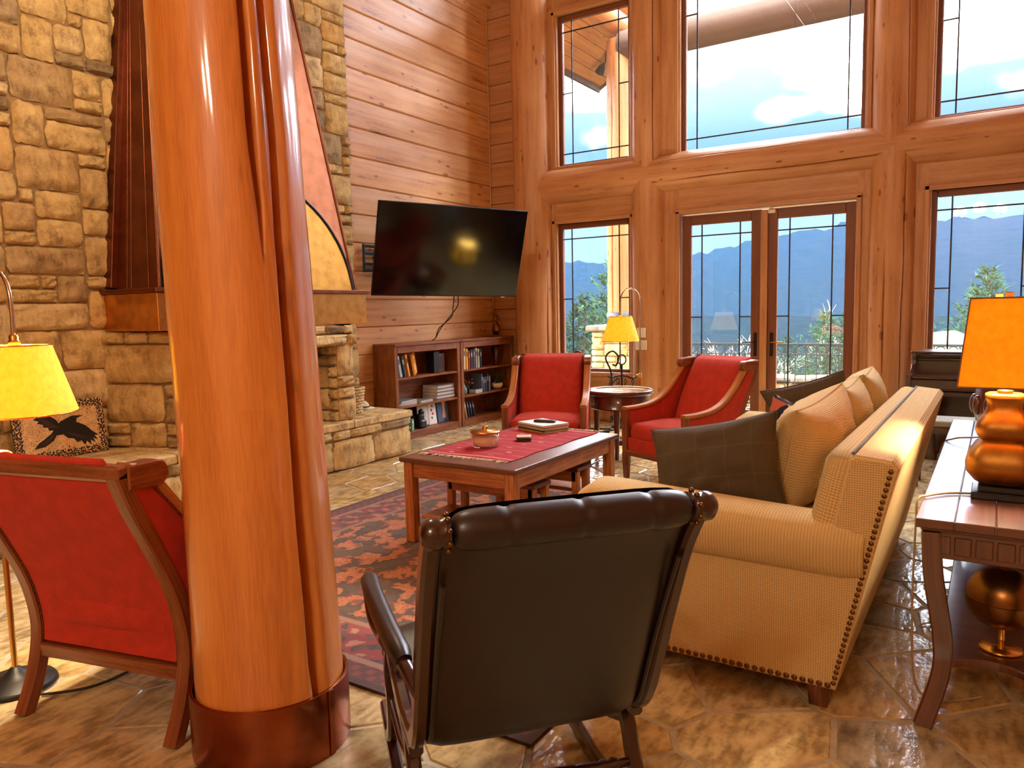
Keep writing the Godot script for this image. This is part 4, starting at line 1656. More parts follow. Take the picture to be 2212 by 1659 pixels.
	cushion("back_cushion", "plump tan back cushion at the far end of the sofa", Vector3(-0.64, 0.79, -4.54), Vector3(0.58, 0.48, 0.27), Vector3(0.0, PI * 0.5 + 0.05, 0.0), 0.2, M.sofa_pillow, 3, "tan back cushions on the sofa")
	cushion("throw_pillow", "large taupe checked pillow leaning on the near sofa arm", Vector3(-0.95, 0.735, -2.99), Vector3(0.54, 0.40, 0.24), Vector3(0.0, -0.05, 0.22), -0.30, M.taupe, 4, "taupe checked pillows")
	cushion("throw_pillow", "taupe checked pillow leaning on the far sofa arm", Vector3(-0.90, 0.765, -4.62), Vector3(0.48, 0.40, 0.18), Vector3(0.0, 0.10, 0.30), 0.25, M.taupe, 5, "taupe checked pillows")
	var pat := Image.create(96, 96, false, Image.FORMAT_RGB8)
	pat.fill(rgb(30, 34, 52))
	for y in 96:
		for x in 96:
			var tr := posmod(x, 32)
			var ty := posmod(y, 32)
			if y > 14 and y < 82 and ty > absf(tr - 16) * 1.6 + 4:
				pat.set_pixel(x, y, rgb(226, 188, 150) if (x / 32 + y / 32) % 2 == 0 else rgb(188, 96, 80))
			if (y > 86 or y < 9) and (x + y * 3) % 14 < 5:
				pat.set_pixel(x, y, rgb(216, 160, 120))
	var pm := mat(Color.WHITE, 0.9, 0.0, ImageTexture.create_from_image(pat), Vector3(2.6, 2.6, 1))
	cushion("patterned_pillow", "navy pillow with pale triangles in front of the far taupe pillow", Vector3(-0.93, 0.70, -4.28), Vector3(0.36, 0.30, 0.12), Vector3(0.0, -0.12, -0.32), -0.25, pm, 6)
	cushion("navy_pillow", "plain navy pillow half hidden behind the near taupe pillow", Vector3(-1.02, 0.64, -3.42), Vector3(0.42, 0.30, 0.12), Vector3(0.0, 0.1, 0.0), -0.5, M.navy, 7)


func cushion(called: String, label: String, c: Vector3, size: Vector3, turn: Vector3, lean: float, material: Material, sd: int, group := "") -> void:
	var b := MB.new()
	b.pillow(size.x, size.y, size.z, Transform3D.IDENTITY, 22, sd)
	var t := thing(called, label, "cushion" if called == "back_cushion" else "pillow", c - Vector3(0, size.y * 0.5, 0), 0.0, group)
	t.transform = Transform3D(Basis(Vector3.UP, turn.y) * Basis(Vector3(1, 0, 0), lean) * Basis(Vector3(0, 0, 1), turn.z), c)
	part("cover", b, material, t)
	# piped seam round the edge
	var ln := []
	for k in 65:
		var a := TAU * k / 64.0
		var x := clampf(cos(a) * 1.42, -1, 1)
		var y := clampf(sin(a) * 1.42, -1, 1)
		var p1 := 1.0 - 0.09 * (1.0 - y * y) * x * x
		var p2 := 1.0 - 0.09 * (1.0 - x * x) * y * y
		ln.append(Vector3(x * size.x * 0.5 * p1, y * size.y * 0.5 * p2, 0))
	var pp := MB.new()
	pp.tube(ln, 0.004, 5, false)
	part("piping", pp, material, t)


# ---------------------------------------------------------------- leather rocking chair
func zy(z: float, y: float, x := 0.0) -> Vector3:
	return Vector3(x, y, z)


func build_rocker() -> void:
	var r := thing("rocking_chair", "dark leather sling rocking chair with scrolled wooden arms, seen from behind", "rocking chair", Vector3(-1.137, 0, -1.693), deg_to_rad(-130.5))
	var W := 0.275
	var prof := curve([zy(-0.10, 0.335), zy(-0.20, 0.345), zy(-0.265, 0.40), zy(-0.32, 0.52), zy(-0.39, 0.69), zy(-0.465, 0.86), zy(-0.54, 0.985)], 5)
	# leather back: an outer and an inner sheet, slightly bellied
	var b := MB.new()
	for side in 2:
		var rows := []
		for i in prof.size():
			var p: Vector3 = prof[i]
			var t: Vector3 = (prof[mini(i + 1, prof.size() - 1)] - prof[maxi(i - 1, 0)]).normalized()
			var nrm := Vector3(0, t.z, -t.y)     # away from the sitter
			if nrm.z > 0:
				nrm = -nrm
			var row := []
			for k in 15:
				var u := (-1.0 + 2.0 * k / 14.0) * (1.0 if side == 0 else -1.0)
				var edge := sqrt(maxf(0.0, 1.0 - pow(absf(u), 6.0)))
				var off := (0.012 + 0.016 * edge) if side == 0 else -(0.012 + 0.03 * edge)
				row.append(p + Vector3(u * W, 0, 0) + nrm * off)
			rows.append(row)
		b.grid(rows, 1, 0.55, 0.7)
	part("back", b, M.leather, r)
	# the roll along the top, pinched by stitching
	var top := MB.new()
	var pts := []
	var rad := []
	for k in 61:
		var u := -1.0 + 2.0 * k / 60.0
		var rr := 0.039 * pow(maxf(0.0, 1.0 - pow(absf(u), 14.0)), 0.5) + 0.004
		for q: float in [-0.62, -0.05, 0.55]:
			rr -= 0.006 * exp(-pow((u - q) / 0.022, 2.0))
		pts.append(zy(-0.552, 0.968, u * (W - 0.008)))
		rad.append(rr)
	top.tube(pts, rad, 20)
	part("top_roll", top, M.leather, r)
	for x: float in [-0.09, 0.10]:
		var sm := MB.new()
		var line := []
		for i in range(4, prof.size() - 2):
			line.append(prof[i] + Vector3(x * (0.85 + 0.3 * i / prof.size()), 0.014, -0.0265))
		sm.tube(line, 0.0022, 5)
		part("seam", sm, M.leather, r)
	# seat
	var st := MB.new()
	var sp := curve([zy(-0.20, 0.36), zy(-0.05, 0.36), zy(0.12, 0.40), zy(0.26, 0.435), zy(0.31, 0.41), zy(0.31, 0.37)], 4)
	for side in 2:
		var rows := []
		for p in sp:
			var row := []
			for k in 9:
				var u := (-1.0 + 2.0 * k / 8.0) * (-1.0 if side == 0 else 1.0)
				row.append(p + Vector3(u * (W - 0.005), 0.02 * (1.0 - u * u) if side == 0 else -0.02, 0))
			rows.append(row)
		st.grid(rows, 1, 0.55, 0.6)
	part("seat", st, M.leather, r)
	var nb := MB.new()
	nb.ball(Vector3.ZERO, 0.0062, 5)
	var nail := nb.done()
	for e: float in [-1.0, 1.0]:
		var x: float = e * (W + 0.022)
		# stile beside the leather, ending in a scroll
		var stile := MB.new()
		stile.sweep(curve([zy(-0.10, 0.345, x), zy(-0.20, 0.35, x), zy(-0.27, 0.405, x), zy(-0.325, 0.52, x), zy(-0.395, 0.69, x), zy(-0.47, 0.86, x), zy(-0.545, 0.975, x)], 5), Vector3.RIGHT, 0.036, 0.05, 0.008)
		part("stile", stile, M.rocker, r)
		var beads := MB.new()
		beads.sweep(curve([zy(-0.215, 0.345, x - e * 0.026), zy(-0.29, 0.40, x - e * 0.026), zy(-0.345, 0.52, x - e * 0.026), zy(-0.415, 0.68, x - e * 0.026), zy(-0.495, 0.84, x - e * 0.026)], 5), Vector3.RIGHT, 0.012, 0.012, 0.004)
		part("welt", beads, M.leather, r)
		var fin := MB.new()
		fin.lathe([xy(0.0, -0.028), xy(0.020, -0.025), xy(0.032, -0.012), xy(0.033, 0.004), xy(0.029, 0.014), xy(0.034, 0.020), xy(0.033, 0.03), xy(0.0, 0.032)], 20, Transform3D(Basis(Vector3(0, 0, 1), e * PI * 0.5), zy(-0.555, 0.968, x)))
		part("finial", fin, M.rocker, r)
		for k in 9:
			var a := TAU * k / 9.0
			put("nailhead", nail, M.nail, r).position = zy(-0.555 + cos(a) * 0.036, 0.968 + sin(a) * 0.036, x - e * 0.026)
		# arm: rises from the stile, sweeps forward and scrolls under
		var xo: float = e * (W + 0.05)
		var ac := curve([zy(-0.345, 0.53, x), zy(-0.27, 0.575, xo), zy(-0.12, 0.60, xo + e * 0.02), zy(0.06, 0.61, xo + e * 0.03), zy(0.2, 0.61, xo + e * 0.03), zy(0.30, 0.585, xo + e * 0.025), zy(0.335, 0.52, xo + e * 0.02), zy(0.29, 0.465, xo + e * 0.015), zy(0.2, 0.445, xo), zy(0.13, 0.46, xo), zy(0.09, 0.42, x), zy(0.10, 0.37, x)], 5)
		var arm := MB.new()
		arm.tube(ac, 0.0185, 12)
		part("arm", arm, M.rocker, r)
		var pad := MB.new()
		var pp := []
		var pr := []
		for i in range(5, 22):
			pp.append(ac[i] + Vector3(0, 0.008, 0))
			pr.append(0.027 if i > 5 and i < 21 else 0.02)
		pad.tube(pp, pr, 14)
		part("arm_pad", pad, M.leather, r)
		# seat rail, legs and runner
		var rail := MB.new()
		rail.sweep(curve([zy(-0.22, 0.335, x), zy(-0.05, 0.335, x), zy(0.12, 0.37, x), zy(0.27, 0.41, x), zy(0.33, 0.385, x), zy(0.325, 0.33, x)], 5), Vector3.RIGHT, 0.036, 0.05, 0.008)
		part("seat_rail", rail, M.rocker, r)
		var front := MB.new()
		front.sweep(curve([zy(0.24, 0.40, x), zy(0.285, 0.3, x), zy(0.24, 0.2, x), zy(0.25, 0.12, x), zy(0.30, 0.075, x)], 5), Vector3.RIGHT, 0.036, 0.046, 0.008)
		part("leg", front, M.rocker, r)
		var rear := MB.new()
		rear.sweep(curve([zy(-0.08, 0.345, x), zy(-0.16, 0.27, x), zy(-0.20, 0.18, x), zy(-0.255, 0.11, x), zy(-0.30, 0.075, x)], 5), Vector3.RIGHT, 0.036, 0.046, 0.008)
		part("leg", rear, M.rocker, r)
		var loop := MB.new()
		loop.tube(curve([zy(-0.16, 0.27, x), zy(-0.02, 0.22, x), zy(0.10, 0.21, x), zy(0.24, 0.22, x)], 5), 0.015, 8)
		part("brace", loop, M.rocker, r)
		var run := MB.new()
		var rp := []
		for k in 25:
			var z := lerpf(-0.52, 0.46, k / 24.0)
			rp.append(zy(z, 0.022 + 0.33 * z * z, x))
		run.sweep(rp, Vector3.RIGHT, 0.034, 0.044, 0.008)
		part("runner", run, M.rocker, r)
	for q in [[-0.2, 0.17], [0.25, 0.15]]:
		var bar := MB.new()
		var h := W + 0.01
		bar.lathe([xy(0.011, -h), xy(0.013, -h + 0.03), xy(0.02, -h + 0.05), xy(0.014, -h + 0.06), xy(0.02, -h + 0.075), xy(0.014, -h + 0.09), xy(0.017, -h + 0.12), xy(0.021, -0.10), xy(0.023, -0.055), xy(0.015, -0.045), xy(0.026, -0.03), xy(0.018, -0.018), xy(0.032, 0.0), xy(0.018, 0.018), xy(0.026, 0.03), xy(0.015, 0.045), xy(0.023, 0.055), xy(0.021, 0.10), xy(0.017, h - 0.12), xy(0.014, h - 0.09), xy(0.02, h - 0.075), xy(0.014, h - 0.06), xy(0.02, h - 0.05), xy(0.013, h - 0.03), xy(0.011, h)], 18, Transform3D(Basis(Vector3(0, 0, 1), PI * 0.5), zy(q[0], q[1])))
		part("stretcher", bar, M.rocker, r)


# ---------------------------------------------------------------- red armchairs
func build_red_chairs() -> void:
	var proto := red_chair()
	proto.position = Vector3(-2.615, 0, -1.56)
	proto.rotation.y = deg_to_rad(193.4)
	tag(proto, "red armchair with wooden frame turned away, beside the log post", "armchair", "red wood-framed armchairs")
	var spots := [[Vector3(-3.335, 0, -5.72), 23.6, "red armchair with wooden frame in front of the corner bookcase"], [Vector3(-2.10, 0, -5.76), -25.0, "red armchair with wooden frame in front of the glass doors"]]
	for s in spots:
		var o: Node3D = proto.duplicate()
		o.name = numbered("red_armchair")
		add_child(o)
		o.position = s[0]
		o.rotation.y = deg_to_rad(s[1])
		o.set_meta("label", s[2])


func red_chair() -> Node3D:
	var c := thing("red_armchair", "red armchair", "armchair")
	var back := curve([zy(-0.315, 0.0), zy(-0.26, 0.12), zy(-0.228, 0.25), zy(-0.228, 0.36), zy(-0.26, 0.5), zy(-0.33, 0.66), zy(-0.41, 0.82), zy(-0.455, 0.935)], 4)
	var X := 0.335
	var armp := [zy(0.335, 0.578), zy(0.2, 0.58), zy(0.05, 0.597), zy(-0.08, 0.647), zy(-0.19, 0.735), zy(-0.285, 0.845), zy(-0.36, 0.93), zy(-0.43, 0.955)]
	for e: float in [-1.0, 1.0]:
		var x: float = e * X
		var st := MB.new()
		st.sweep(back.map(func(p): return p + Vector3(x, 0, 0)), Vector3.RIGHT, 0.05, 0.05, 0.006)
		part("stile", st, M.cherry, c)
		var fp := MB.new()
		fp.box(zy(0.31, 0.39, x), Vector3(0.052, 0.365, 0.052), 0.005)
		fp.lathe([xy(0.0, 0.0), xy(0.026, 0.0), xy(0.026, 0.0), xy(0.0368, 0.21), xy(0.0368, 0.21), xy(0.0, 0.21)], 4, Transform3D(Basis(Vector3.UP, PI * 0.25), zy(0.31, 0, x)))
		part("leg", fp, M.cherry, c)
		var ar := MB.new()
		ar.sweep(curve(armp.map(func(p): return p + Vector3(x, 0, 0)), 5), Vector3.RIGHT, 0.06, 0.028, 0.006)
		part("arm", ar, M.oak, c)
		var kn := MB.new()
		var kp := PackedVector2Array([xy(-0.44, 0.962), xy(-0.44, 0.885)])
		for k in 9:
			var a := -PI * 0.5 + PI * k / 8.0
			kp.append(xy(-0.325 + cos(a) * 0.042, 0.918 + sin(a) * 0.042))
		kn.prism(kp, 0.064, Transform3D(Basis(Vector3(0, 0, 1), Vector3(0, 1, 0), Vector3(-1, 0, 0)), Vector3(x, 0, 0)), 0.005)
		part("arm_scroll", kn, M.cherry, c)
		var pl := PackedVector2Array()
		for p in curve([zy(0.295, 0.57), zy(0.2, 0.57), zy(0.05, 0.587), zy(-0.08, 0.637), zy(-0.19, 0.725), zy(-0.285, 0.832), zy(-0.37, 0.92)], 3):
			pl.append(xy(p.z, p.y))
		for q in [xy(-0.42, 0.88), xy(-0.40, 0.80), xy(-0.33, 0.66), xy(-0.26, 0.5), xy(-0.228, 0.36), xy(-0.228, 0.235), xy(0.295, 0.235)]:
			pl.append(q)
		var sp := MB.new()
		sp.prism(pl, 0.044, Transform3D(Basis(Vector3(0, 0, 1), Vector3(0, 1, 0), Vector3(-1, 0, 0)), Vector3(x, 0, 0)), 0.006)
		part("side_panel", sp, M.red, c)
		part_box("rail", zy(0.04, 0.215, x), Vector3(0.046, 0.045, 0.5), 0.005, M.cherry, c)
		# nailheads along the upholstery edge, in one strip
		var nb := MB.new()
		var line := curve([zy(0.285, 0.556), zy(0.2, 0.556), zy(0.05, 0.573), zy(-0.085, 0.622), zy(-0.197, 0.71), zy(-0.29, 0.815), zy(-0.355, 0.89)], 14)
		for p in line:
			nb.ball(p + Vector3(x + e * 0.024, 0, 0), 0.0036, 3)
		for p in curve(back.slice(8, back.size() - 1), 5):
			nb.ball(p + Vector3(x - e * 0.03, 0, -0.014), 0.0036, 3)
		for p in line:
			nb.ball(p + Vector3(x - e * 0.026, 0.01, 0), 0.0036, 3)
		part("nailhead_trim", nb, M.nail, c).set_meta("kind", "stuff")
	part_box("rail", zy(0.31, 0.215), Vector3(0.63, 0.045, 0.046), 0.005, M.cherry, c)
	part_box("rail", zy(-0.232, 0.215), Vector3(0.63, 0.05, 0.04), 0.005, M.cherry, c)
	var tr := MB.new()
	tr.box(zy(-0.452, 0.94), Vector3(0.72, 0.05, 0.05), 0.010)
	part("top_rail", tr, M.cherry, c)
	var fr := MB.new()
	fr.soft_box(zy(0.295, 0.285), Vector3(0.62, 0.11, 0.05), 0.012)
	part("seat_front", fr, M.red, c)
	var seat := MB.new()
	seat.soft_box(zy(0.035, 0.385), Vector3(0.60, 0.15, 0.56), 0.05, Vector3(0, 0.025, 0.01), Basis.IDENTITY, 16, 0.012, 5)
	part("seat_cushion", seat, M.red, c)
	# inner back: a padded slab bent to the stiles
	var ib := MB.new()
	for side in 2:
		var rows := []
		for i in 17:
			var f := i / 16.0
			var y := lerpf(0.36, 0.985, f)
			var z := -0.205 - 0.27 * pow(maxf(0.0, (y - 0.40) / 0.585), 1.35)
			var ends := pow(maxf(0.0, 1.0 - pow(absf(2.0 * f - 1.0), 8.0)), 0.4)
			var row := []
			for k in 13:
				var u := (-1.0 + 2.0 * k / 12.0) * (1.0 if side == 0 else -1.0)
				var ed := pow(maxf(0.0, 1.0 - pow(absf(u), 8.0)), 0.4)
				row.append(Vector3(u * 0.297, y, z + 0.012 + (0.058 if side == 0 else -0.03) * ed * ends))
			rows.append(row)
		ib.grid(rows, 1, 0.6, 0.6)
	part("back_cushion", ib, M.red, c)
	# outer back panel
	var ob := MB.new()
	var rows2 := []
	for i in range(8, back.size()):
		var row := []
		for k in 9:
			row.append(back[i] + Vector3(-0.315 + 0.63 * k / 8.0, 0, -0.012))
		rows2.append(row)
	ob.grid(rows2, 1, 0.63, 0.75)
	var rows3 := []
	for rw in rows2:
		rows3.append(reversed_row(rw).map(func(p): return p + Vector3(0, 0, 0.02)))
	ob.grid(rows3, 2, 0.63, 0.75)
	part("outer_back", ob, M.red, c)
	return c


func reversed_row(a: Array) -> Array:
	var b := a.duplicate()
	b.reverse()
	return b


# ---------------------------------------------------------------- coffee table and its stools
func build_coffee_table() -> void:
	var t := thing("coffee_table", "long wooden coffee table with square legs on the rug", "coffee table", Vector3(-2.58, 0.012, -4.01))
	var hx := 0.415
	var hz := 0.665
	var top := MB.new()
	top.box(Vector3(0, 0.508, 0), Vector3(hx * 2, 0.03, hz * 2), 0.005)
	part("top", top, M.walnut, t)
	for x: float in [-1.0, 1.0]:
		for z: float in [-1.0, 1.0]:
			part_box("leg", Vector3(x * (hx - 0.052), 0.2465, z * (hz - 0.052)), Vector3(0.064, 0.493, 0.064), 0.004, M.oak, t)
		part_box("apron", Vector3(x * (hx - 0.045), 0.446, 0), Vector3(0.028, 0.09, hz * 2 - 0.17), 0.003, M.oak, t)
	for z: float in [-1.0, 1.0]:
		part_box("apron", Vector3(0, 0.446, z * (hz - 0.045)), Vector3(hx * 2 - 0.17, 0.09, 0.028), 0.003, M.oak, t)
	# step stools pushed under it, back to back
	for k in 2:
		var s := thing("step_stool", ["two-step wooden stool under the near end of the coffee table", "two-step wooden stool under the far end of the coffee table"][k], "stool", Vector3(-2.56, 0.012, [-3.62, -4.42][k]), [0.0, PI][k], "step stools under the coffee table")
		var w := 0.30
		part_box("low_step", Vector3(0, 0.168, 0.1), Vector3(w * 2, 0.024, 0.28), 0.004, M.oak, s)
		part_box("low_apron", Vector3(0, 0.13, 0.215), Vector3(w * 2 - 0.02, 0.05, 0.02), 0.003, M.oak, s)
		part_box("high_step", Vector3(0, 0.352, -0.13), Vector3(w * 2 + 0.06, 0.026, 0.20), 0.004, M.walnut, s)
		part_box("high_apron", Vector3(0, 0.305, -0.05), Vector3(w * 2 + 0.02, 0.068, 0.02), 0.003, M.oak, s)
		part_box("high_apron", Vector3(0, 0.305, -0.21), Vector3(w * 2 + 0.02, 0.068, 0.02), 0.003, M.oak, s)
		for x: float in [-1.0, 1.0]:
			part_box("leg", Vector3(x * (w - 0.03), 0.078, 0.19), Vector3(0.045, 0.156, 0.045), 0.003, M.oak, s)
			part_box("leg", Vector3(x * (w + 0.0), 0.17, -0.06), Vector3(0.045, 0.34, 0.04), 0.003, M.oak, s)
			part_box("leg", Vector3(x * (w + 0.0), 0.17, -0.2), Vector3(0.045, 0.34, 0.04), 0.003, M.oak, s)
			part_box("side_rail", Vector3(x * (w + 0.0), 0.06, -0.13), Vector3(0.03, 0.05, 0.11), 0.003, M.oak, s)


# ---------------------------------------------------------------- console table behind the sofa
func build_console() -> void:
	var t := thing("console_table", "dark console table with sabre legs and lower shelf behind the sofa", "console table", Vector3(0.02, 0, -3.9))
	var hx := 0.222
	var hz := 1.2
	for k in 4:
		part_box("top_board", Vector3(-0.1665 + k * 0.111, 0.685, 0), Vector3(0.1095, 0.03, hz * 2), 0.003, M.console, t)
	part_box("moulding", Vector3(0, 0.664, 0), Vector3(hx * 2 - 0.03, 0.014, hz * 2 - 0.03), 0.005, M.console, t)
	for z: float in [-1.0, 1.0]:
		part_box("apron", Vector3(0, 0.612, z * (hz - 0.045)), Vector3(hx * 2 - 0.07, 0.09, 0.026), 0.003, M.console, t)
		for k in 6:
			part_box("carved_square", Vector3(-0.145 + k * 0.058, 0.614, z * (hz - 0.03)), Vector3(0.048, 0.06, 0.008), 0.003, M.console, t)
	for x: float in [-1.0, 1.0]:
		part_box("apron", Vector3(x * (hx - 0.05), 0.612, 0), Vector3(0.026, 0.09, hz * 2 - 0.12), 0.003, M.console, t)
		for z: float in [-1.0, 1.0]:
			var lg := MB.new()
			lg.sweep(curve([Vector3(x * (hx - 0.045), 0.655, z * (hz - 0.045)), Vector3(x * (hx - 0.055), 0.5, z * (hz - 0.05)), Vector3(x * (hx - 0.085), 0.3, z * (hz - 0.06)), Vector3(x * (hx - 0.085), 0.17, z * (hz - 0.06)), Vector3(x * (hx - 0.04), 0.0, z * (hz - 0.02))], 6), Vector3(0, 0, 1), [0.07, 0.068, 0.066, 0.064, 0.063, 0.062, 0.061, 0.06, 0.059, 0.058, 0.057, 0.056, 0.055, 0.055, 0.054, 0.053, 0.052, 0.052, 0.052, 0.051, 0.05, 0.05, 0.05, 0.05, 0.05], 0.056, 0.006)
			part("leg", lg, M.console, t)
	# lower shelf with a hollow near edge
	var sh := MB.new()
	var poly := PackedVector2Array()
	for k in 13:
		var u := -1.0 + 2.0 * k / 12.0
		poly.append(Vector2(u * (hx - 0.07), -(hz - 0.06) + 0.10 * (1.0 - u * u)))
	for k in 13:
		var u := 1.0 - 2.0 * k / 12.0
		poly.append(Vector2(u * (hx - 0.07), (hz - 0.06) - 0.10 * (1.0 - u * u)))
	sh.prism(poly, 0.028, Transform3D(LYING, Vector3(0, 0.185, 0)), 0.004)
	part("shelf", sh, M.console, t)


# ---------------------------------------------------------------- bookcases
func build_bookcases() -> void:
	var w := 1.165
	for k in 2:
		var z := [-6.605, -7.785][k] as float
		var t := thing("bookcase", ["low walnut bookcase beside the hearth bench", "low walnut bookcase in the corner by the log column"][k], "bookcase", Vector3(-5.397, 0, z), 0.0, "twin low bookcases")
		var d := 0.30
		for s: float in [-1.0, 1.0]:
			part_box("side", Vector3(-d * 0.5 - 0.008, 0.52, s * (w * 0.5 - 0.012)), Vector3(d, 1.03, 0.024), 0.002, M.bookcase, t)
			part_box("stile", Vector3(-0.009, 0.52, s * (w * 0.5 - 0.028)), Vector3(0.02, 1.03, 0.05), 0.003, M.bookcase, t)
		part_box("back", Vector3(-d, 0.52, 0), Vector3(0.012, 1.02, w - 0.05), 0.0, M.bookcase, t)
		part_box("top", Vector3(-d * 0.5 + 0.005, 1.047, 0), Vector3(d + 0.03, 0.026, w + 0.006), 0.004, M.bookcase, t)
		part_box("top_rail", Vector3(-0.009, 0.995, 0), Vector3(0.02, 0.075, w - 0.11), 0.003, M.bookcase, t)
		part_box("kickboard", Vector3(-0.012, 0.04, 0), Vector3(0.02, 0.08, w - 0.11), 0.003, M.bookcase, t)
		for y: float in [0.07, 0.362, 0.676]:
			part_box("shelf", Vector3(-d * 0.5 - 0.004, y, 0), Vector3(d - 0.014, 0.022, w - 0.052), 0.002, M.bookcase, t)


func build_screen() -> void:
	var t := thing("television", "large flat television swivelled out from the pine wall", "television", Vector3(-5.0235, 2.04, -6.611))
	t.transform = Transform3D(Basis.from_euler(Vector3(deg_to_rad(16.8), deg_to_rad(62.8), deg_to_rad(-0.98)), EULER_ORDER_YXZ), t.position)
	var w := 1.77
	var h := 0.996
	part_box("body", Vector3(0, 0, -0.022), Vector3(w, h, 0.035), 0.006, M.black, t)
	part_box("screen", Vector3(0, 0.004, -0.003), Vector3(w - 0.014, h - 0.022, 0.004), 0.001, M.screen, t)
	part_box("indicator_tab", Vector3(w * 0.40, -h * 0.5 - 0.004, -0.012), Vector3(0.05, 0.01, 0.012), 0.002, M.chrome, t)
	part_box("back_housing", Vector3(0, -0.1, -0.06), Vector3(1.0, 0.5, 0.05), 0.01, M.black, t)
	var m := thing("tv_mount", "blue-grey steel wall mount beside the television", "wall mount", Vector3(-5.69, 1.98, -6.05))
	for z: float in [0.13, -0.13]:
		part_box("plate_bar", Vector3(0.006, 0, z), Vector3(0.012, 0.30, 0.035), 0.004, M.mount, m)
	for y: float in [0.13, 0.05, -0.06, -0.13]:
		part_box("plate_bar", Vector3(0.008, y, 0), Vector3(0.014, 0.032, 0.28), 0.004, M.mount, m)
	var arm := MB.new()
	arm.box(Vector3(0.03, 0.0, -0.2), Vector3(0.03, 0.05, 0.42), 0.004)
	arm.box(Vector3(0.2, 0.0, -0.47), Vector3(0.03, 0.05, 0.42), 0.004, Basis(Vector3.UP, -1.0))
	part("arm", arm, M.mount, m)
	var cb := thing("tv_cable", "pair of black cables hanging from the television to the bookcase", "cable", Vector3(-5.52, 1.0605, -6.88))
	for k in 2:
		var c := MB.new()
		var o := k * 0.07
		c.tube(curve([Vector3(0.34, 0.52, 0.06 - o), Vector3(0.30, 0.40, 0.03 - o * 1.2), Vector3(0.2, 0.27, -0.06 + o * 0.5), Vector3(0.09, 0.15, 0.03 - o * 0.5), Vector3(0.02, 0.03, 0.02), Vector3(-0.03, 0.006, 0.02)], 6), 0.006, 6)
		part("lead", c, M.dark_cord, cb)


func build_rug() -> void:
	# faded oriental rug: a dark field of tawny blossoms inside banded borders
	var W := 448
	var H := 576
	var n1 := noise_image(W, H, 0.028, 91, 3).get_data()
	var n2 := noise_image(W, H, 0.07, 92, 2, FastNoiseLite.TYPE_CELLULAR).get_data()
	var n3 := noise_image(W, H, 0.35, 93, 2).get_data()
	var n4 := noise_image(W, H, 0.06, 94, 2).get_data()
	var im := Image.create(W, H, false, Image.FORMAT_RGB8)
	for y in H:
		for x in W:
			var e := mini(mini(x, W - 1 - x), mini(y, H - 1 - y))
			var i := y * W + x
			var a := n1[i] / 255.0
			var wear := n3[i] / 255.0
			var c: Color
			if e < 6:
				c = rgb(58, 34, 32)
			elif e < 22:
				c = rgb(120, 46, 44) if sin(x * 0.5) * sin(y * 0.5) > 0.1 else rgb(78, 40, 38)
			elif e < 28:
				c = rgb(150, 112, 92)
			elif e < 66:
				var q := sin(x * 0.21 + a * 5.0) * sin(y * 0.21 + a * 4.0)
				c = rgb(134, 38, 38)
				if q > 0.55:
					c = rgb(178, 120, 92)
				elif q < -0.5:
					c = rgb(52, 40, 40)
				if n4[i] > 150:
					c = c.lerp(rgb(96, 64, 60), 0.6)
			elif e < 72:
				c = rgb(150, 104, 78)
			else:
				c = rgb(62, 46, 30)
				var bl := n2[i] / 255.0
				if a > 0.5 and bl < 0.62:
					c = rgb(206, 122, 56).lerp(rgb(176, 84, 46), bl * 1.2)
					if wear > 0.62:
						c = c.lerp(rgb(90, 52, 30), 0.6)
				elif a < 0.34:
					c = rgb(80, 58, 34)
				elif n4[i] > 168:
					c = rgb(126, 46, 36)
			im.set_pixel(x, y, c.lerp(rgb(112, 84, 66), 0.12 + 0.2 * wear))
	var m := relief(mat(Color.WHITE, 0.95, 0.0, ImageTexture.create_from_image(im)), M.tex_fuzz, 0.3)
	m.rim_enabled = true
	m.rim = 0.3
	var x0 := -3.92
	var x1 := -1.21
	var z0 := -5.35
	var z1 := -1.93
	var t := thing("rug", "faded oriental rug with tawny blossoms under the coffee table", "rug", Vector3((x0 + x1) * 0.5, 0.0, (z0 + z1) * 0.5))
	var b := MB.new()
	var hx := (x1 - x0) * 0.5
	var hz := (z1 - z0) * 0.5
	b.smooth(-1)
	b.quad(Vector3(-hx, 0.011, hz), Vector3(hx, 0.011, hz), Vector3(hx, 0.011, -hz), Vector3(-hx, 0.011, -hz), xy(0, 0), xy(1, 0), xy(1, 1), xy(0, 1))
	for q in [[Vector3(-hx, 0.011, hz), Vector3(hx, 0.011, hz)], [Vector3(hx, 0.011, hz), Vector3(hx, 0.011, -hz)], [Vector3(hx, 0.011, -hz), Vector3(-hx, 0.011, -hz)], [Vector3(-hx, 0.011, -hz), Vector3(-hx, 0.011, hz)]]:
		var d := Vector3(0, -0.0105, 0)
		b.quad(q[0] + d, q[1] + d, q[1], q[0])
	part("pile", b, m, t)


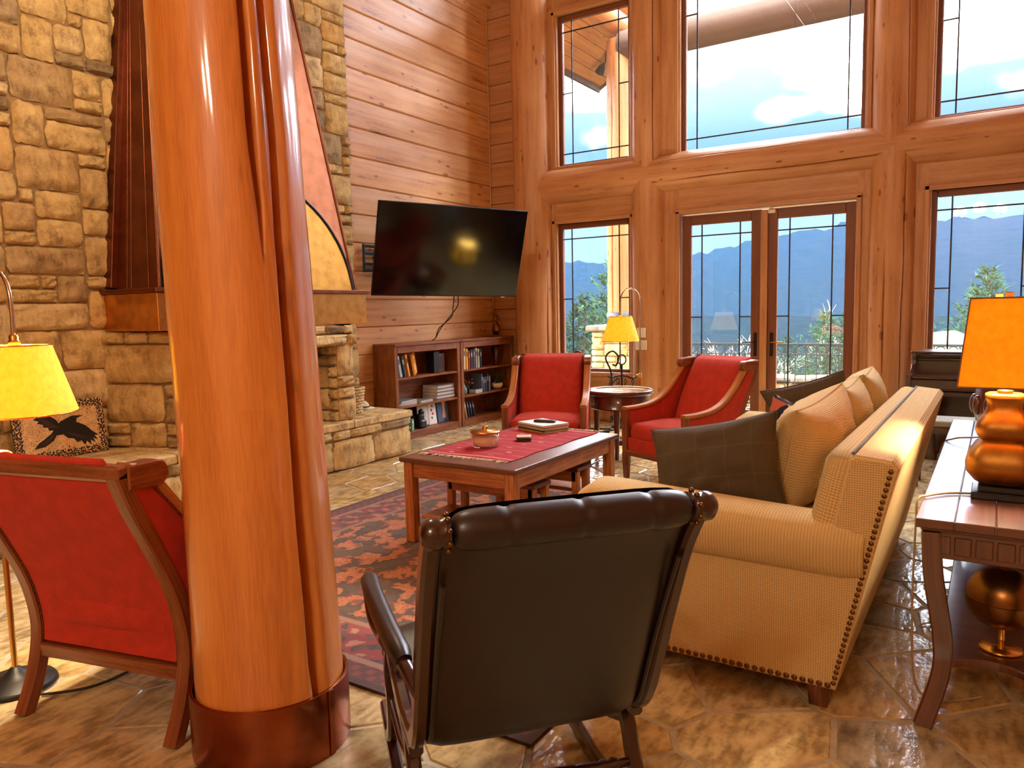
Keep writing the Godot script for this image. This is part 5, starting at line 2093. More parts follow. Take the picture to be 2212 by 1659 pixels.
func build_side_table() -> void:
	var t := thing("side_table", "round mahogany drum side table between the red armchairs", "side table", Vector3(-2.93, 0.015, -6.37))
	var top := MB.new()
	top.lathe([xy(0.0, 0.585), xy(0.295, 0.585), xy(0.305, 0.592), xy(0.305, 0.622), xy(0.300, 0.628), xy(0.288, 0.628), xy(0.284, 0.616), xy(0.284, 0.616), xy(0.0, 0.616)], 48)
	part("top", top, M.mahogany, t)
	var drum := MB.new()
	drum.lathe([xy(0.0, 0.455), xy(0.272, 0.455), xy(0.278, 0.462), xy(0.278, 0.47), xy(0.272, 0.474), xy(0.272, 0.585)], 48)
	part("drum", drum, M.mahogany, t)
	for a0: float in [0.75, 2.3, 3.9, 5.4]:
		var dr := MB.new()
		var rows := []
		for y: float in [0.482, 0.572]:
			var row := []
			for k in 9:
				var a: float = a0 + (k / 8.0 - 0.5) * 0.72
				row.append(Vector3(cos(a) * 0.276, y, sin(a) * 0.276))
			rows.append(row)
		dr.grid(rows)
		var d := part("drawer", dr, M.mahogany, t)
		var kb := MB.new()
		kb.ball(Vector3(cos(a0) * 0.283, 0.527, sin(a0) * 0.283), 0.008, 6)
		part("knob", kb, M.old_brass, d)
	for k in 4:
		var a := PI * 0.25 + k * PI * 0.5 + 0.5
		var lg := MB.new()
		lg.lathe([xy(0.0, 0.0), xy(0.022, 0.0), xy(0.022, 0.0), xy(0.036, 0.46), xy(0.036, 0.46), xy(0.0, 0.46)], 4, Transform3D(Basis(Vector3.UP, -a + PI * 0.25), Vector3(cos(a) * 0.225, 0, sin(a) * 0.225)))
		part("leg", lg, M.mahogany, t)
	var shelf := MB.new()
	shelf.lathe([xy(0.0, 0.13), xy(0.2, 0.13), xy(0.2, 0.15), xy(0.0, 0.15)], 32)
	part("shelf", shelf, M.mahogany, t)
	var cd := thing("note_card", "small pale card lying on the round side table", "card", Vector3(-2.95, 0.632, -6.34), 0.4)
	part_box("paper", Vector3(0, 0.001, 0), Vector3(0.1, 0.002, 0.07), 0.0, M.paper, cd)


func build_piano() -> void:
	var t := thing("piano", "dark upright piano with scrolled cheeks below the window", "piano", Vector3(-0.63, 0, -7.98), deg_to_rad(-4.0))
	var w := 1.4
	for x in [0.02, w - 0.02]:
		var ck := MB.new()
		var poly := PackedVector2Array()
		for p in [xy(-0.22, 0.0), xy(0.12, 0.0), xy(0.12, 0.60), xy(0.5, 0.60), xy(0.5, 0.745), xy(0.46, 0.748), xy(0.36, 0.755), xy(0.29, 0.785), xy(0.25, 0.83), xy(0.24, 0.865), xy(0.25, 0.905), xy(0.245, 0.925), xy(-0.22, 0.925)]:
			poly.append(p)
		ck.prism(poly, 0.04, Transform3D(Basis(Vector3(0, 0, 1), Vector3(0, 1, 0), Vector3(-1, 0, 0)), Vector3(x, 0, 0)), 0.005)
		part("cheek", ck, M.piano, t)
	part_box("lid", Vector3(w * 0.5, 0.932, 0.0), Vector3(w + 0.03, 0.02, 0.46), 0.006, M.piano, t)
	part_box("case", Vector3(w * 0.5, 0.46, -0.05), Vector3(w - 0.05, 0.9, 0.32), 0.0, M.piano, t)
	part_box("fall_board", Vector3(w * 0.5, 0.80, 0.16), Vector3(w - 0.06, 0.16, 0.03), 0.005, M.piano, t)
	part_box("moulding", Vector3(w * 0.5, 0.87, 0.17), Vector3(w - 0.06, 0.025, 0.04), 0.006, M.piano, t)
	part_box("key_lid", Vector3(w * 0.5, 0.725, 0.31), Vector3(w - 0.06, 0.03, 0.32), 0.008, M.piano, t)
	part_box("key_slip", Vector3(w * 0.5, 0.665, 0.475), Vector3(w - 0.06, 0.09, 0.03), 0.006, M.piano, t)
	part_box("moulding", Vector3(w * 0.5, 0.625, 0.48), Vector3(w - 0.06, 0.02, 0.045), 0.008, M.piano, t)
	part_box("key_bed", Vector3(w * 0.5, 0.59, 0.30), Vector3(w + 0.08, 0.045, 0.46), 0.01, M.piano, t)
	for x in [0.2, w - 0.2]:
		var lg := MB.new()
		lg.lathe([xy(0.05, 0.0), xy(0.05, 0.05), xy(0.035, 0.07), xy(0.03, 0.2), xy(0.045, 0.35), xy(0.07, 0.43), xy(0.09, 0.45), xy(0.06, 0.47), xy(0.055, 0.5), xy(0.075, 0.54), xy(0.08, 0.57)], 16, Transform3D(Basis.IDENTITY, Vector3(x, 0, 0.42)), 6.0)
		part("leg", lg, M.piano, t)
	var b := thing("piano_bench", "piano bench with pale cushioned top beyond the sofa", "bench", Vector3(-0.12, 0, -6.5))
	part_box("seat", Vector3(0, 0.44, 0), Vector3(0.85, 0.05, 0.36), 0.006, M.piano, b)
	var cu := MB.new()
	cu.soft_box(Vector3(0, 0.485, 0), Vector3(0.82, 0.05, 0.34), 0.02)
	part("cushion", cu, mat(rgb(168, 166, 150), 0.9, 0.0, M.tex_fuzz, Vector3(3, 3, 3)), b)
	for x: float in [-0.37, 0.37]:
		for z: float in [-0.13, 0.13]:
			part_box("leg", Vector3(x, 0.21, z), Vector3(0.05, 0.42, 0.05), 0.006, M.piano, b)
	var ms := thing("photo_frame", "grey picture frame standing on the piano lid", "picture frame", Vector3(-0.02, 0.945, -7.93), 0.5)
	var fr := MB.new()
	fr.box(Vector3(0, 0.115, 0), Vector3(0.18, 0.23, 0.015), 0.004, Basis(Vector3(1, 0, 0), -0.2))
	part("frame", fr, mat(rgb(130, 130, 126), 0.4), ms)


# ---------------------------------------------------------------- lamps
func glow_light(parent: Node3D, at: Vector3, energy: float, color: Color, size := 0.04) -> void:
	var l := OmniLight3D.new()
	l.name = "lamp_light"
	l.position = at
	l.light_energy = energy
	l.light_color = color
	l.light_size = size
	l.omni_range = 30.0
	l.omni_attenuation = 2.0
	l.shadow_enabled = true
	parent.add_child(l, true)


func shade_material(c: Color, back: Color) -> StandardMaterial3D:
	var m := mat(c, 0.85, 0.0, M.tex_fuzz, Vector3(6, 6, 6))
	m.backlight_enabled = true
	m.backlight = back
	return m


const WARM := Color(1.0, 0.92, 0.79)


func build_floor_lamps() -> void:
	var sh := shade_material(rgb(255, 226, 128), Color(0.80, 0.80, 0.50))
	for k in 2:
		var at: Vector3 = [Vector3(-2.925, 0, -6.82), Vector3(-3.125, 0, -1.265)][k]
		var t := thing("floor_lamp", ["arched floor lamp with yellow shade by the window", "arched floor lamp with yellow shade behind the turned-away red armchair"][k], "floor lamp", at, [PI, 0.03][k], "arched floor lamps")
		var off := 0.205
		var base := MB.new()
		base.lathe([xy(0.0, 0.0), xy(0.135, 0.0), xy(0.14, 0.008), xy(0.13, 0.022), xy(0.06, 0.035), xy(0.03, 0.06), xy(0.016, 0.075), xy(0.0, 0.08)], 32)
		part("base", base, M.iron if k == 1 else M.old_brass, t)
		var pole := MB.new()
		var pts := [Vector3(0, 0.04, 0), Vector3(0, 0.6, 0), Vector3(0, 1.1, 0), Vector3(0, 1.46, 0)]
		for i in 13:
			var a := PI - PI * i / 12.0
			pts.append(Vector3(off * 0.5 + cos(a) * off * 0.5, 1.46 + sin(a) * 0.125, 0))
		pts.append(Vector3(off, 1.34, 0))
		pole.tube(pts, 0.0075, 10)
		part("pole", pole, M.chrome, t)
		var lower := MB.new()
		lower.tube([Vector3(0, 0.03, 0), Vector3(0, 0.72, 0)], 0.0105, 10)
		lower.lathe([xy(0.0, 0.715), xy(0.016, 0.715), xy(0.016, 0.73), xy(0.012, 0.735), xy(0.016, 0.74), xy(0.016, 0.752), xy(0.0, 0.752)], 14)
		lower.tube([Vector3(0, 0.735, 0), Vector3(0.035, 0.74, 0)], 0.005, 6)
		part("sleeve", lower, M.brass, t)
		var cap := MB.new()
		cap.lathe([xy(0.0, 1.30), xy(0.017, 1.30), xy(0.02, 1.315), xy(0.02, 1.325), xy(0.02, 1.325), xy(0.016, 1.33), xy(0.016, 1.345), xy(0.009, 1.355), xy(0.0, 1.355)], 16, Transform3D(Basis.IDENTITY, Vector3(off, 0, 0)))
		part("socket", cap, M.brass, t)
		var s := MB.new()
		s.lathe([xy(0.183, 1.07), xy(0.113, 1.312)], 40, Transform3D(Basis.IDENTITY, Vector3(off, 0, 0)))
		s.lathe([xy(0.111, 1.312), xy(0.181, 1.07)], 40, Transform3D(Basis.IDENTITY, Vector3(off, 0, 0)))
		var so := part("shade", s, sh, t)
		var rims := MB.new()
		for q in [[0.183, 1.07], [0.113, 1.312]]:
			var ring := []
			for i in 41:
				ring.append(Vector3(off + cos(TAU * i / 40.0) * q[0], q[1], sin(TAU * i / 40.0) * q[0]))
			rims.tube(ring, 0.003, 6, false)
		part("rim", rims, M.brass, so)
		var spider := MB.new()
		for i in 3:
			spider.tube([Vector3(off, 1.30, 0), Vector3(off + cos(TAU * i / 3.0) * 0.112, 1.305, sin(TAU * i / 3.0) * 0.112)], 0.002, 5)
		part("spider", spider, M.brass, so)
		var bulb := MB.new()
		bulb.ball(Vector3(off, 1.19, 0), 0.033, 8, Vector3(1, 1.3, 1))
		part("bulb", bulb, M.bulb, t)
		glow_light(t, Vector3(off, 1.19, 0), LAMP, WARM, 0.03)


const LAMP := 1.7
const TABLE_LAMP := 1.6
const UNSEEN_PENDANT := 4.2


func build_table_lamp() -> void:
	var t := thing("table_lamp", "gold gourd-shaped table lamp with orange shade on the console", "table lamp", Vector3(0.032, 0.70, -3.15))
	part_box("plinth", Vector3(0, 0.012, 0), Vector3(0.18, 0.024, 0.18), 0.003, M.black, t)
	part_box("plinth_step", Vector3(0, 0.034, 0), Vector3(0.14, 0.022, 0.14), 0.003, M.black, t)
	var b := MB.new()
	b.lathe([xy(0.0, 0.042), xy(0.055, 0.044), xy(0.085, 0.062), xy(0.108, 0.092), xy(0.113, 0.122), xy(0.105, 0.155), xy(0.085, 0.19), xy(0.066, 0.208), xy(0.066, 0.208), xy(0.078, 0.22), xy(0.086, 0.242), xy(0.08, 0.27), xy(0.062, 0.295), xy(0.052, 0.318), xy(0.055, 0.345), xy(0.06, 0.355), xy(0.06, 0.355), xy(0.06, 0.366), xy(0.052, 0.37), xy(0.0, 0.37)], 40, Transform3D.IDENTITY, 4.6)
	part("body", b, M.old_brass, t)
	var neck := MB.new()
	neck.lathe([xy(0.022, 0.368), xy(0.026, 0.378), xy(0.02, 0.384), xy(0.006, 0.388), xy(0.006, 0.70), xy(0.0, 0.70)], 14)
	part("neck", neck, M.brass, t)
	var m := shade_material(rgb(255, 168, 40), Color(0.76, 0.86, 0.17))
	var s := MB.new()
	s.smooth(-1)
	var lo := 0.142
	var hi := 0.112
	var y0 := 0.400
	var y1 := 0.706
	for k in 4:
		var bas := Basis(Vector3.UP, k * PI * 0.5)
		s.quad(bas * Vector3(-lo, y0, lo), bas * Vector3(lo, y0, lo), bas * Vector3(hi, y1, hi), bas * Vector3(-hi, y1, hi), xy(0, 0), xy(0.3, 0), xy(0.27, 0.3), xy(0.03, 0.3))
		s.quad(bas * Vector3(lo - 0.002, y0, lo - 0.002), bas * Vector3(-lo + 0.002, y0, lo - 0.002), bas * Vector3(-hi + 0.002, y1, hi - 0.002), bas * Vector3(hi - 0.002, y1, hi - 0.002), xy(0, 0), xy(0.3, 0), xy(0.27, 0.3), xy(0.03, 0.3))
	var so := part("shade", s, m, t)
	var fr := MB.new()
	for k in 4:
		var bas := Basis(Vector3.UP, k * PI * 0.5)
		fr.tube([bas * Vector3(-lo, y0, lo), bas * Vector3(lo, y0, lo)], 0.003, 5)
		fr.tube([bas * Vector3(-hi, y1, hi), bas * Vector3(hi, y1, hi)], 0.003, 5)
		fr.tube([bas * Vector3(lo, y0, lo), bas * Vector3(hi, y1, hi)], 0.0025, 5)
	part("shade_wire", fr, M.walnut, so)
	part_box("finial", Vector3(0.0, 0.715, 0.05), Vector3(0.024, 0.02, 0.024), 0.003, M.oak, t)
	part_box("finial", Vector3(-0.03, 0.712, -0.05), Vector3(0.024, 0.02, 0.024), 0.003, M.oak, t)
	part_box("shade_bar", Vector3(0, 0.702, 0), Vector3(0.2, 0.006, 0.012), 0.001, M.brass, t)
	part_box("shade_bar", Vector3(0, 0.702, 0), Vector3(0.012, 0.006, 0.2), 0.001, M.brass, t)
	var bulb := MB.new()
	bulb.ball(Vector3(0, 0.52, 0), 0.03, 8, Vector3(1, 1.3, 1))
	part("bulb", bulb, M.bulb, t)
	glow_light(t, Vector3(0, 0.52, 0), TABLE_LAMP, WARM, 0.03)


func build_unseen_ceiling_lights() -> void:
	# ring chandeliers out of view, placed to light the stone breast, post and sofa
	var spots := [[Vector3(-3.2, 4.0, -2.6), UNSEEN_PENDANT, "unseen iron ring chandelier placed to light the stone breast"], [Vector3(-0.4, 3.2, 2.2), UNSEEN_PENDANT * 1.35, "unseen iron ring chandelier behind the viewpoint, lighting the post and sofa"]]
	for q in spots:
		var t := thing("unseen_ring_chandelier", q[2], "chandelier", q[0], 0.0, "unseen iron ring chandeliers")
		var ring := []
		for i in 33:
			ring.append(Vector3(cos(TAU * i / 32.0) * 0.42, 0, sin(TAU * i / 32.0) * 0.42))
		var r := MB.new()
		r.tube(ring, 0.016, 8, false)
		part("ring", r, M.iron, t)
		var ch := MB.new()
		for i in 3:
			ch.tube([Vector3(cos(TAU * i / 3.0) * 0.42, 0, sin(TAU * i / 3.0) * 0.42), Vector3(0, 0.6, 0)], 0.006, 6)
		ch.tube([Vector3(0, 0.6, 0), Vector3(0, 7.3 - q[0].y - 0.32 * absf(q[0].x + 2.17), 0)], 0.01, 6)
		part("chain", ch, M.iron, t)
		for i in 6:
			var a := TAU * (i + 0.5) / 6.0
			var p := Vector3(cos(a) * 0.42, 0, sin(a) * 0.42)
			var cd := MB.new()
			cd.lathe([xy(0.0, 0.01), xy(0.03, 0.01), xy(0.03, 0.018), xy(0.012, 0.022), xy(0.012, 0.09), xy(0.0, 0.09)], 12, Transform3D(Basis.IDENTITY, p))
			var c := part("candle_sleeve", cd, M.white, t)
			var bl := MB.new()
			bl.ball(p + Vector3(0, 0.125, 0), 0.026, 8, Vector3(1, 1.4, 1))
			part("bulb", bl, M.bulb, c)
		for i in 3:
			var a := TAU * (i + 0.25) / 3.0
			glow_light(t, Vector3(cos(a) * 0.42, 0.125, sin(a) * 0.42), q[1] / 3.0, WARM, 0.12)


# ---------------------------------------------------------------- on the coffee table
func slab_thing(called: String, label: String, category: String, at: Vector3, turn: float, size: Vector3, cover: Color, group := "", pages := true) -> Node3D:
	# a closed book or magazine lying flat, spine on its -x side
	var t := thing(called, label, category, at, turn, group)
	var b := MB.new()
	var c := 0.0025
	b.box(Vector3(0, c * 0.5, 0), Vector3(size.x, c, size.z), 0.0)
	b.box(Vector3(0, size.y - c * 0.5, 0), Vector3(size.x, c, size.z), 0.0)
	b.box(Vector3(-size.x * 0.5 + c * 0.5, size.y * 0.5, 0), Vector3(c, size.y, size.z), 0.0)
	part("cover", b, mat(cover, 0.45), t)
	if pages:
		part_box("pages", Vector3(0.001, size.y * 0.5, 0), Vector3(size.x - 0.008, size.y - 2 * c, size.z - 0.008), 0.0, M.paper, t)
	return t


func build_table_things() -> void:
	var Y := 0.5355
	# woven runner
	var im := Image.create(192, 320, false, Image.FORMAT_RGB8)
	var r := RandomNumberGenerator.new()
	r.seed = 5
	for y in 320:
		var base := rgb(182, 18, 36).lerp(rgb(150, 12, 30), 0.5 + 0.5 * sin(y * 0.9))
		var band := (y * 7) % 43
		for x in 192:
			var c := base.lerp(rgb(120, 10, 26), 0.35 * r.randf())
			if y in [14, 15, 304, 305]:
				c = rgb(222, 190, 170)
			if (y + 22) % 66 < 2 and (x + y) % 190 > 18:
				c = rgb(206, 120, 66)
			if (y + 50) % 66 == 0:
				c = rgb(214, 150, 120)
			im.set_pixel(x, y, c)
	for k in 16:
		var cx := 30 + (k % 2) * 92 + r.randi() % 30
		var cy := 30 + (k / 2) * 35
		for d in range(-7, 8):
			for e in range(-3, 4):
				if absi(d) + absi(e) * 2 < 8 and (absi(d) + absi(e)) % 3 != 1:
					im.set_pixel(clampi(cx + d, 0, 191), clampi(cy + e, 0, 319), [rgb(226, 206, 170), rgb(150, 140, 110), rgb(216, 150, 70)][k % 3])
	var m := relief(mat(Color.WHITE, 0.95, 0.0, ImageTexture.create_from_image(im)), M.tex_fuzz, 0.15)
	var t := thing("table_runner", "red woven runner with cream fringe on the coffee table", "table runner", Vector3(-2.625, Y, -4.085))
	var b := MB.new()
	var rows := []
	for i in 13:
		var row := []
		for k in 9:
			row.append(Vector3(-0.315 + 0.63 * k / 8.0 + 0.008 * sin(i * 1.3), 0.0045 + 0.0012 * sin(i * 2.1 + k), 0.575 - 1.15 * i / 12.0 + 0.01 * sin(k * 0.9)))
		rows.append(row)
	b.grid(rows, 1, 1, 1)
	var edge := []
	for row in rows:
		edge.append(row[8])
	b.grid([edge.map(func(p): return p - Vector3(0, 0.004, 0)), edge], 3)
	part("cloth", b, m, t)
	for e: float in [1.0, -1.0]:
		var f := MB.new()
		for k in 46:
			var x := -0.31 + 0.62 * k / 45.0
			var l := r.randf_range(0.03, 0.06)
			var a := Vector3(x, 0.004, e * 0.575)
			f.tube([a, a + Vector3(r.randf_range(-0.012, 0.012), 0.003, e * l * 0.5), a + Vector3(r.randf_range(-0.02, 0.02), 0.0, e * l)], [0.0018, 0.0026, 0.0014], 4, false)
		part("fringe", f, M.fringe, t).set_meta("kind", "stuff")
	var RY := Y + 0.0058
	# candle in a glass jar
	var cn := thing("candle_jar", "three-wick candle in a glass jar with copper lid on the runner", "candle", Vector3(-2.70, RY, -3.84))
	var gl := MB.new()
	gl.lathe([xy(0.0, 0.0), xy(0.078, 0.0), xy(0.086, 0.006), xy(0.09, 0.088), xy(0.086, 0.088), xy(0.082, 0.012), xy(0.0, 0.010)], 40)
	var gm := mat(Color(1, 1, 1, 0.06), 0.0)
	gm.transparency = BaseMaterial3D.TRANSPARENCY_ALPHA
	part("jar", gl, gm, cn)
	var wx := MB.new()
	wx.lathe([xy(0.0, 0.013), xy(0.079, 0.013), xy(0.082, 0.066), xy(0.0, 0.066)], 40)
	part("wax", wx, M.wax, cn)
	var ld := MB.new()
	ld.lathe([xy(0.0, 0.088), xy(0.094, 0.088), xy(0.096, 0.092), xy(0.092, 0.1), xy(0.08, 0.104), xy(0.02, 0.106), xy(0.016, 0.112), xy(0.018, 0.128), xy(0.014, 0.133), xy(0.0, 0.134)], 40)
	part("lid", ld, M.copper_gold, cn)
	var tags := MB.new()
	for k in 3:
		tags.box(Vector3(0.083, 0.03 + k * 0.008, 0.03 - k * 0.002), Vector3(0.002, 0.004, 0.02), 0.0, Basis(Vector3.UP, -0.33))
	part("label", tags, M.white, cn)
	# coasters
	for k in 4:
		var cs := thing("coaster", ["bottom", "second lowest", "second highest", "top"][k] + " square coaster of the small stack on the runner", "coaster", Vector3(-2.60, RY + k * 0.0075, -4.14), 0.5 + [0.0, 0.12, -0.08, 0.05][k], "square coasters")
		part_box("tile", Vector3(0, 0.0036, 0), Vector3(0.095, 0.007, 0.095), 0.001, mat([rgb(40, 34, 30), rgb(60, 52, 46), rgb(36, 32, 30), rgb(196, 172, 138)][k], 0.6), cs)
	# magazines with a remote on top
	var y := RY
	var cols := [rgb(190, 150, 96), rgb(70, 66, 64), rgb(206, 196, 130), rgb(168, 160, 150), rgb(244, 242, 236)]
	var hs := [0.012, 0.010, 0.013, 0.008, 0.012]
	var words := ["tan book at the bottom of the stack on the runner", "dark book second from the bottom of the stack on the runner", "cream book in the middle of the stack on the runner", "grey magazine under the white one on the runner", "white magazine on top of the stack, under the remote"]
	for k in 5:
		slab_thing("magazine", words[k], "magazine", Vector3(-2.70, y, -4.56), 1.2 + [0.0, 0.03, -0.03, 0.04, 0.0][k], Vector3(0.225, hs[k], 0.30), cols[k], "magazines on the runner")
		y += hs[k] + 0.0005
	var rc := thing("remote_control", "black television remote on the white magazine", "remote control", Vector3(-2.68, y, -4.55), 1.75)
	var rb := MB.new()
	rb.soft_box(Vector3(0, 0.009, 0), Vector3(0.045, 0.018, 0.16), 0.008)
	part("body", rb, M.black, rc)
	for k in 5:
		part_box("button", Vector3(0, 0.0185, -0.05 + k * 0.022), Vector3(0.022, 0.003, 0.008), 0.001, mat(rgb(60, 60, 64), 0.5), rc)


# ---------------------------------------------------------------- in and on the bookcases
func book(label: String, at: Vector3, thick: float, hgt: float, deep: float, c: Color, lean := 0.0, group := "", called := "book") -> void:
	# an upright book, spine towards the room (+x); at: foot of its near corner edge, lean about x
	var t := thing(called, label, "book", at, 0.0, group)
	t.transform = Transform3D(Basis(Vector3(1, 0, 0), lean), at)
	var b := MB.new()
	b.box(Vector3(-deep * 0.5, hgt * 0.5, -0.0015), Vector3(deep, hgt, 0.003), 0.0)
	b.box(Vector3(-deep * 0.5, hgt * 0.5, -thick + 0.0015), Vector3(deep, hgt, 0.003), 0.0)
	b.box(Vector3(-0.0015, hgt * 0.5, -thick * 0.5), Vector3(0.003, hgt, thick), 0.0)
	part("cover", b, mat(c, 0.5), t)
	part_box("pages", Vector3(-deep * 0.5 - 0.002, hgt * 0.5, -thick * 0.5), Vector3(deep - 0.008, hgt - 0.01, thick - 0.006), 0.0, M.paper, t)
	var bd := MB.new()
	bd.box(Vector3(0.0006, hgt * 0.72, -thick * 0.5), Vector3(0.0012, hgt * 0.22, thick * 0.6), 0.0)
	part("title_band", bd, mat(c.lightened(0.5) if c.get_luminance() < 0.5 else c.darkened(0.5), 0.5), t)


func build_shelf_things() -> void:
	var X := -5.435
	var s1 := 0.6875
	var s2 := 0.3735
	var s3 := 0.0815
	# left bookcase, top shelf: four leaning books, a black box, a framed photograph
	var lb := [["white book leaning at the hearth end of the top shelf", 0.03, 0.23, rgb(226, 220, 210)], ["glossy black and white book leaning on the white one", 0.04, 0.24, rgb(150, 166, 180)], ["dark photo-covered book leaning second from the orange one", 0.035, 0.235, rgb(60, 56, 58)], ["orange book leaning with its cover to the room", 0.03, 0.25, rgb(226, 140, 30)]]
	var z := -6.09
	for q in lb:
		book(q[0], Vector3(X, s1 + 0.001, z), q[1], q[2], 0.17, q[3], 0.22, "leaning books on the top shelf")
		z -= q[1] + 0.032
	var oc := thing("orange_panel", "orange cover with arches facing out beside the leaning books", "book", Vector3(X + 0.02, s1, -6.42), 0.0)
	oc.transform = Transform3D(Basis(Vector3(1, 0, 0), 0.2) * Basis(Vector3.UP, 0.5), Vector3(X - 0.04, s1 + 0.001, -6.43))
	part_box("cover", Vector3(0, 0.125, -0.07), Vector3(0.02, 0.25, 0.15), 0.002, mat(rgb(226, 142, 34), 0.5), oc)
	for k in 2:
		part_box("arch_print", Vector3(0.0105, 0.085, -0.055 - k * 0.03), Vector3(0.001, 0.07, 0.018), 0.0, mat(rgb(248, 226, 180), 0.6), oc)
	part_box("title_print", Vector3(0.0105, 0.2, -0.07), Vector3(0.001, 0.03, 0.09), 0.0, mat(rgb(250, 210, 120), 0.6), oc)
	var bb := thing("black_box", "tall black box at the back of the top shelf", "box", Vector3(-5.52, s1 + 0.001, -6.82))
	part_box("case", Vector3(0, 0.125, 0), Vector3(0.12, 0.25, 0.1), 0.004, M.black, bb)
	var fr := thing("framed_photo", "dark brown framed photograph at the back of the top shelf", "picture frame", Vector3(-5.53, s1 + 0.001, -6.96))
	part_box("frame", Vector3(0, 0.11, 0), Vector3(0.03, 0.22, 0.16), 0.004, M.walnut, fr)
	part_box("picture", Vector3(0.016, 0.11, 0), Vector3(0.002, 0.15, 0.1), 0.0, mat(rgb(70, 36, 28), 0.5), fr)
	# middle shelf: magazines
	var y := s2
	for k in 4:
		slab_thing("shelf_magazine", ["bottom", "second", "third", "top"][k] + " grey magazine of the low pile at the hearth end", "magazine", Vector3(-5.55, y + 0.0005, -6.27 - k * 0.004), 0.06 * (k - 1), Vector3(0.22, 0.013, 0.30), [rgb(80, 80, 90), rgb(150, 140, 132), rgb(96, 92, 98), rgb(120, 118, 124)][k], "magazines on the middle shelf")
		y += 0.0136
	y = s2
	for k in 2:
		slab_thing("shelf_magazine", ["lower", "upper"][k] + " magazine of the thin pair between the two piles", "magazine", Vector3(-5.54, y + 0.0005, -6.585), 0.1 * k, Vector3(0.21, 0.012, 0.24), rgb(130, 122, 120), "magazines on the middle shelf")
		y += 0.0126
	y = s2
	for k in 13:
		slab_thing("shelf_magazine", "white-edged magazine, number %s from the bottom of the tall pile" % ["one", "two", "three", "four", "five", "six", "seven", "eight", "nine", "ten", "eleven", "twelve", "thirteen"][k], "magazine", Vector3(-5.55, y + 0.0005, -6.95), PI + rng.randf_range(-0.06, 0.06), Vector3(0.22, 0.0125, 0.33), rgb(196, 186, 178) if k % 3 else rgb(110, 84, 74), "magazines on the middle shelf")
		y += 0.0131
	# bottom shelf: tissue box, carved figure, pictures
	var tb := thing("tissue_box", "green patterned tissue box with a tissue standing up", "tissue box", Vector3(-5.46, s3 + 0.001, -6.28), 0.5)
	part_box("carton", Vector3(0, 0.065, 0), Vector3(0.11, 0.13, 0.11), 0.002, mat(rgb(70, 130, 96), 0.6), tb)
	var dots := MB.new()
	var dr := RandomNumberGenerator.new()
	dr.seed = 9
	for k in 22:
		dots.lathe([xy(0.0, 0.0), xy(dr.randf_range(0.006, 0.013), 0.0), xy(0.0, 0.001)], 8, Transform3D(Basis(Vector3(0, 0, 1), -PI * 0.5), Vector3(0.0552, dr.randf_range(0.014, 0.116), dr.randf_range(-0.04, 0.04))))
		dots.lathe([xy(0.0, 0.0), xy(dr.randf_range(0.006, 0.013), 0.0), xy(0.0, 0.001)], 8, Transform3D(Basis(Vector3(1, 0, 0), PI * 0.5), Vector3(dr.randf_range(-0.04, 0.04), dr.randf_range(0.014, 0.116), 0.0552)))
	part("dot_print", dots, mat(rgb(236, 214, 196), 0.7), tb)
	var ts := MB.new()
	for k in 3:
		ts.grid([[Vector3(-0.03, 0.13, -0.01), Vector3(0.0, 0.13, 0.008), Vector3(0.03, 0.13, -0.005)], [Vector3(-0.035 + k * 0.01, 0.16, 0.012), Vector3(0.004, 0.165, -0.01 - k * 0.006), Vector3(0.03, 0.158, 0.012)], [Vector3(-0.02, 0.19 + k * 0.008, -0.01), Vector3(0.012, 0.2 - k * 0.01, 0.008 + k * 0.008), Vector3(0.028, 0.178, 0.0)]])
	part("tissue", ts, M.white, tb)
	var cf := thing("carved_figure", "black carved seated figure on the bottom shelf", "figurine", Vector3(-5.47, s3 + 0.001, -6.52))
	var cm := MB.new()
	cm.soft_box(Vector3(0, 0.05, 0), Vector3(0.09, 0.1, 0.12), 0.03)
	cm.soft_box(Vector3(-0.01, 0.12, 0), Vector3(0.07, 0.1, 0.09), 0.03)
	cm.ball(Vector3(0.0, 0.185, 0), 0.035, 8)
	part("carving", cm, M.black, cf)
	var pics := [["white sketch in a dark frame on the bottom shelf", -6.62, 0.25, 0.2, rgb(206, 206, 200), rgb(40, 34, 30)], ["white card with round motifs beside the framed sketch", -6.79, 0.26, 0.15, rgb(228, 216, 206), rgb(214, 196, 180)], ["large dark green board behind the framed sketch", -6.70, 0.30, 0.34, rgb(38, 46, 40), rgb(30, 34, 30)], ["blue painting of a figure leaning at the end of the bottom shelf", -6.99, 0.31, 0.22, rgb(52, 72, 104), rgb(40, 52, 74)]]
	for k in 4:
		var p: Array = pics[k]
		var pt := thing("leaning_picture", p[0], "picture", Vector3(-5.52 - (0.06 if k == 2 else 0.0), s3 + 0.001, p[1]), 0.0, "pictures on the bottom shelf")
		pt.transform = Transform3D(Basis(Vector3(0, 0, 1), 0.12), pt.position)
		part_box("backing", Vector3(0, p[2] * 0.5, 0), Vector3(0.012, p[2], p[3]), 0.002, mat(p[5], 0.5), pt)
		part_box("sheet", Vector3(0.0068, p[2] * 0.5, 0), Vector3(0.002, p[2] - 0.022, p[3] - 0.022), 0.0, mat(p[4], 0.6), pt)
		if k == 0:
			var sk := MB.new()
			sk.tube(curve([Vector3(0.009, 0.1, 0.04), Vector3(0.009, 0.14, 0.02), Vector3(0.009, 0.12, 0.0), Vector3(0.009, 0.16, -0.03), Vector3(0.009, 0.10, -0.05)], 5), 0.0015, 4)
			part("drawing", sk, M.dark_cord, pt)
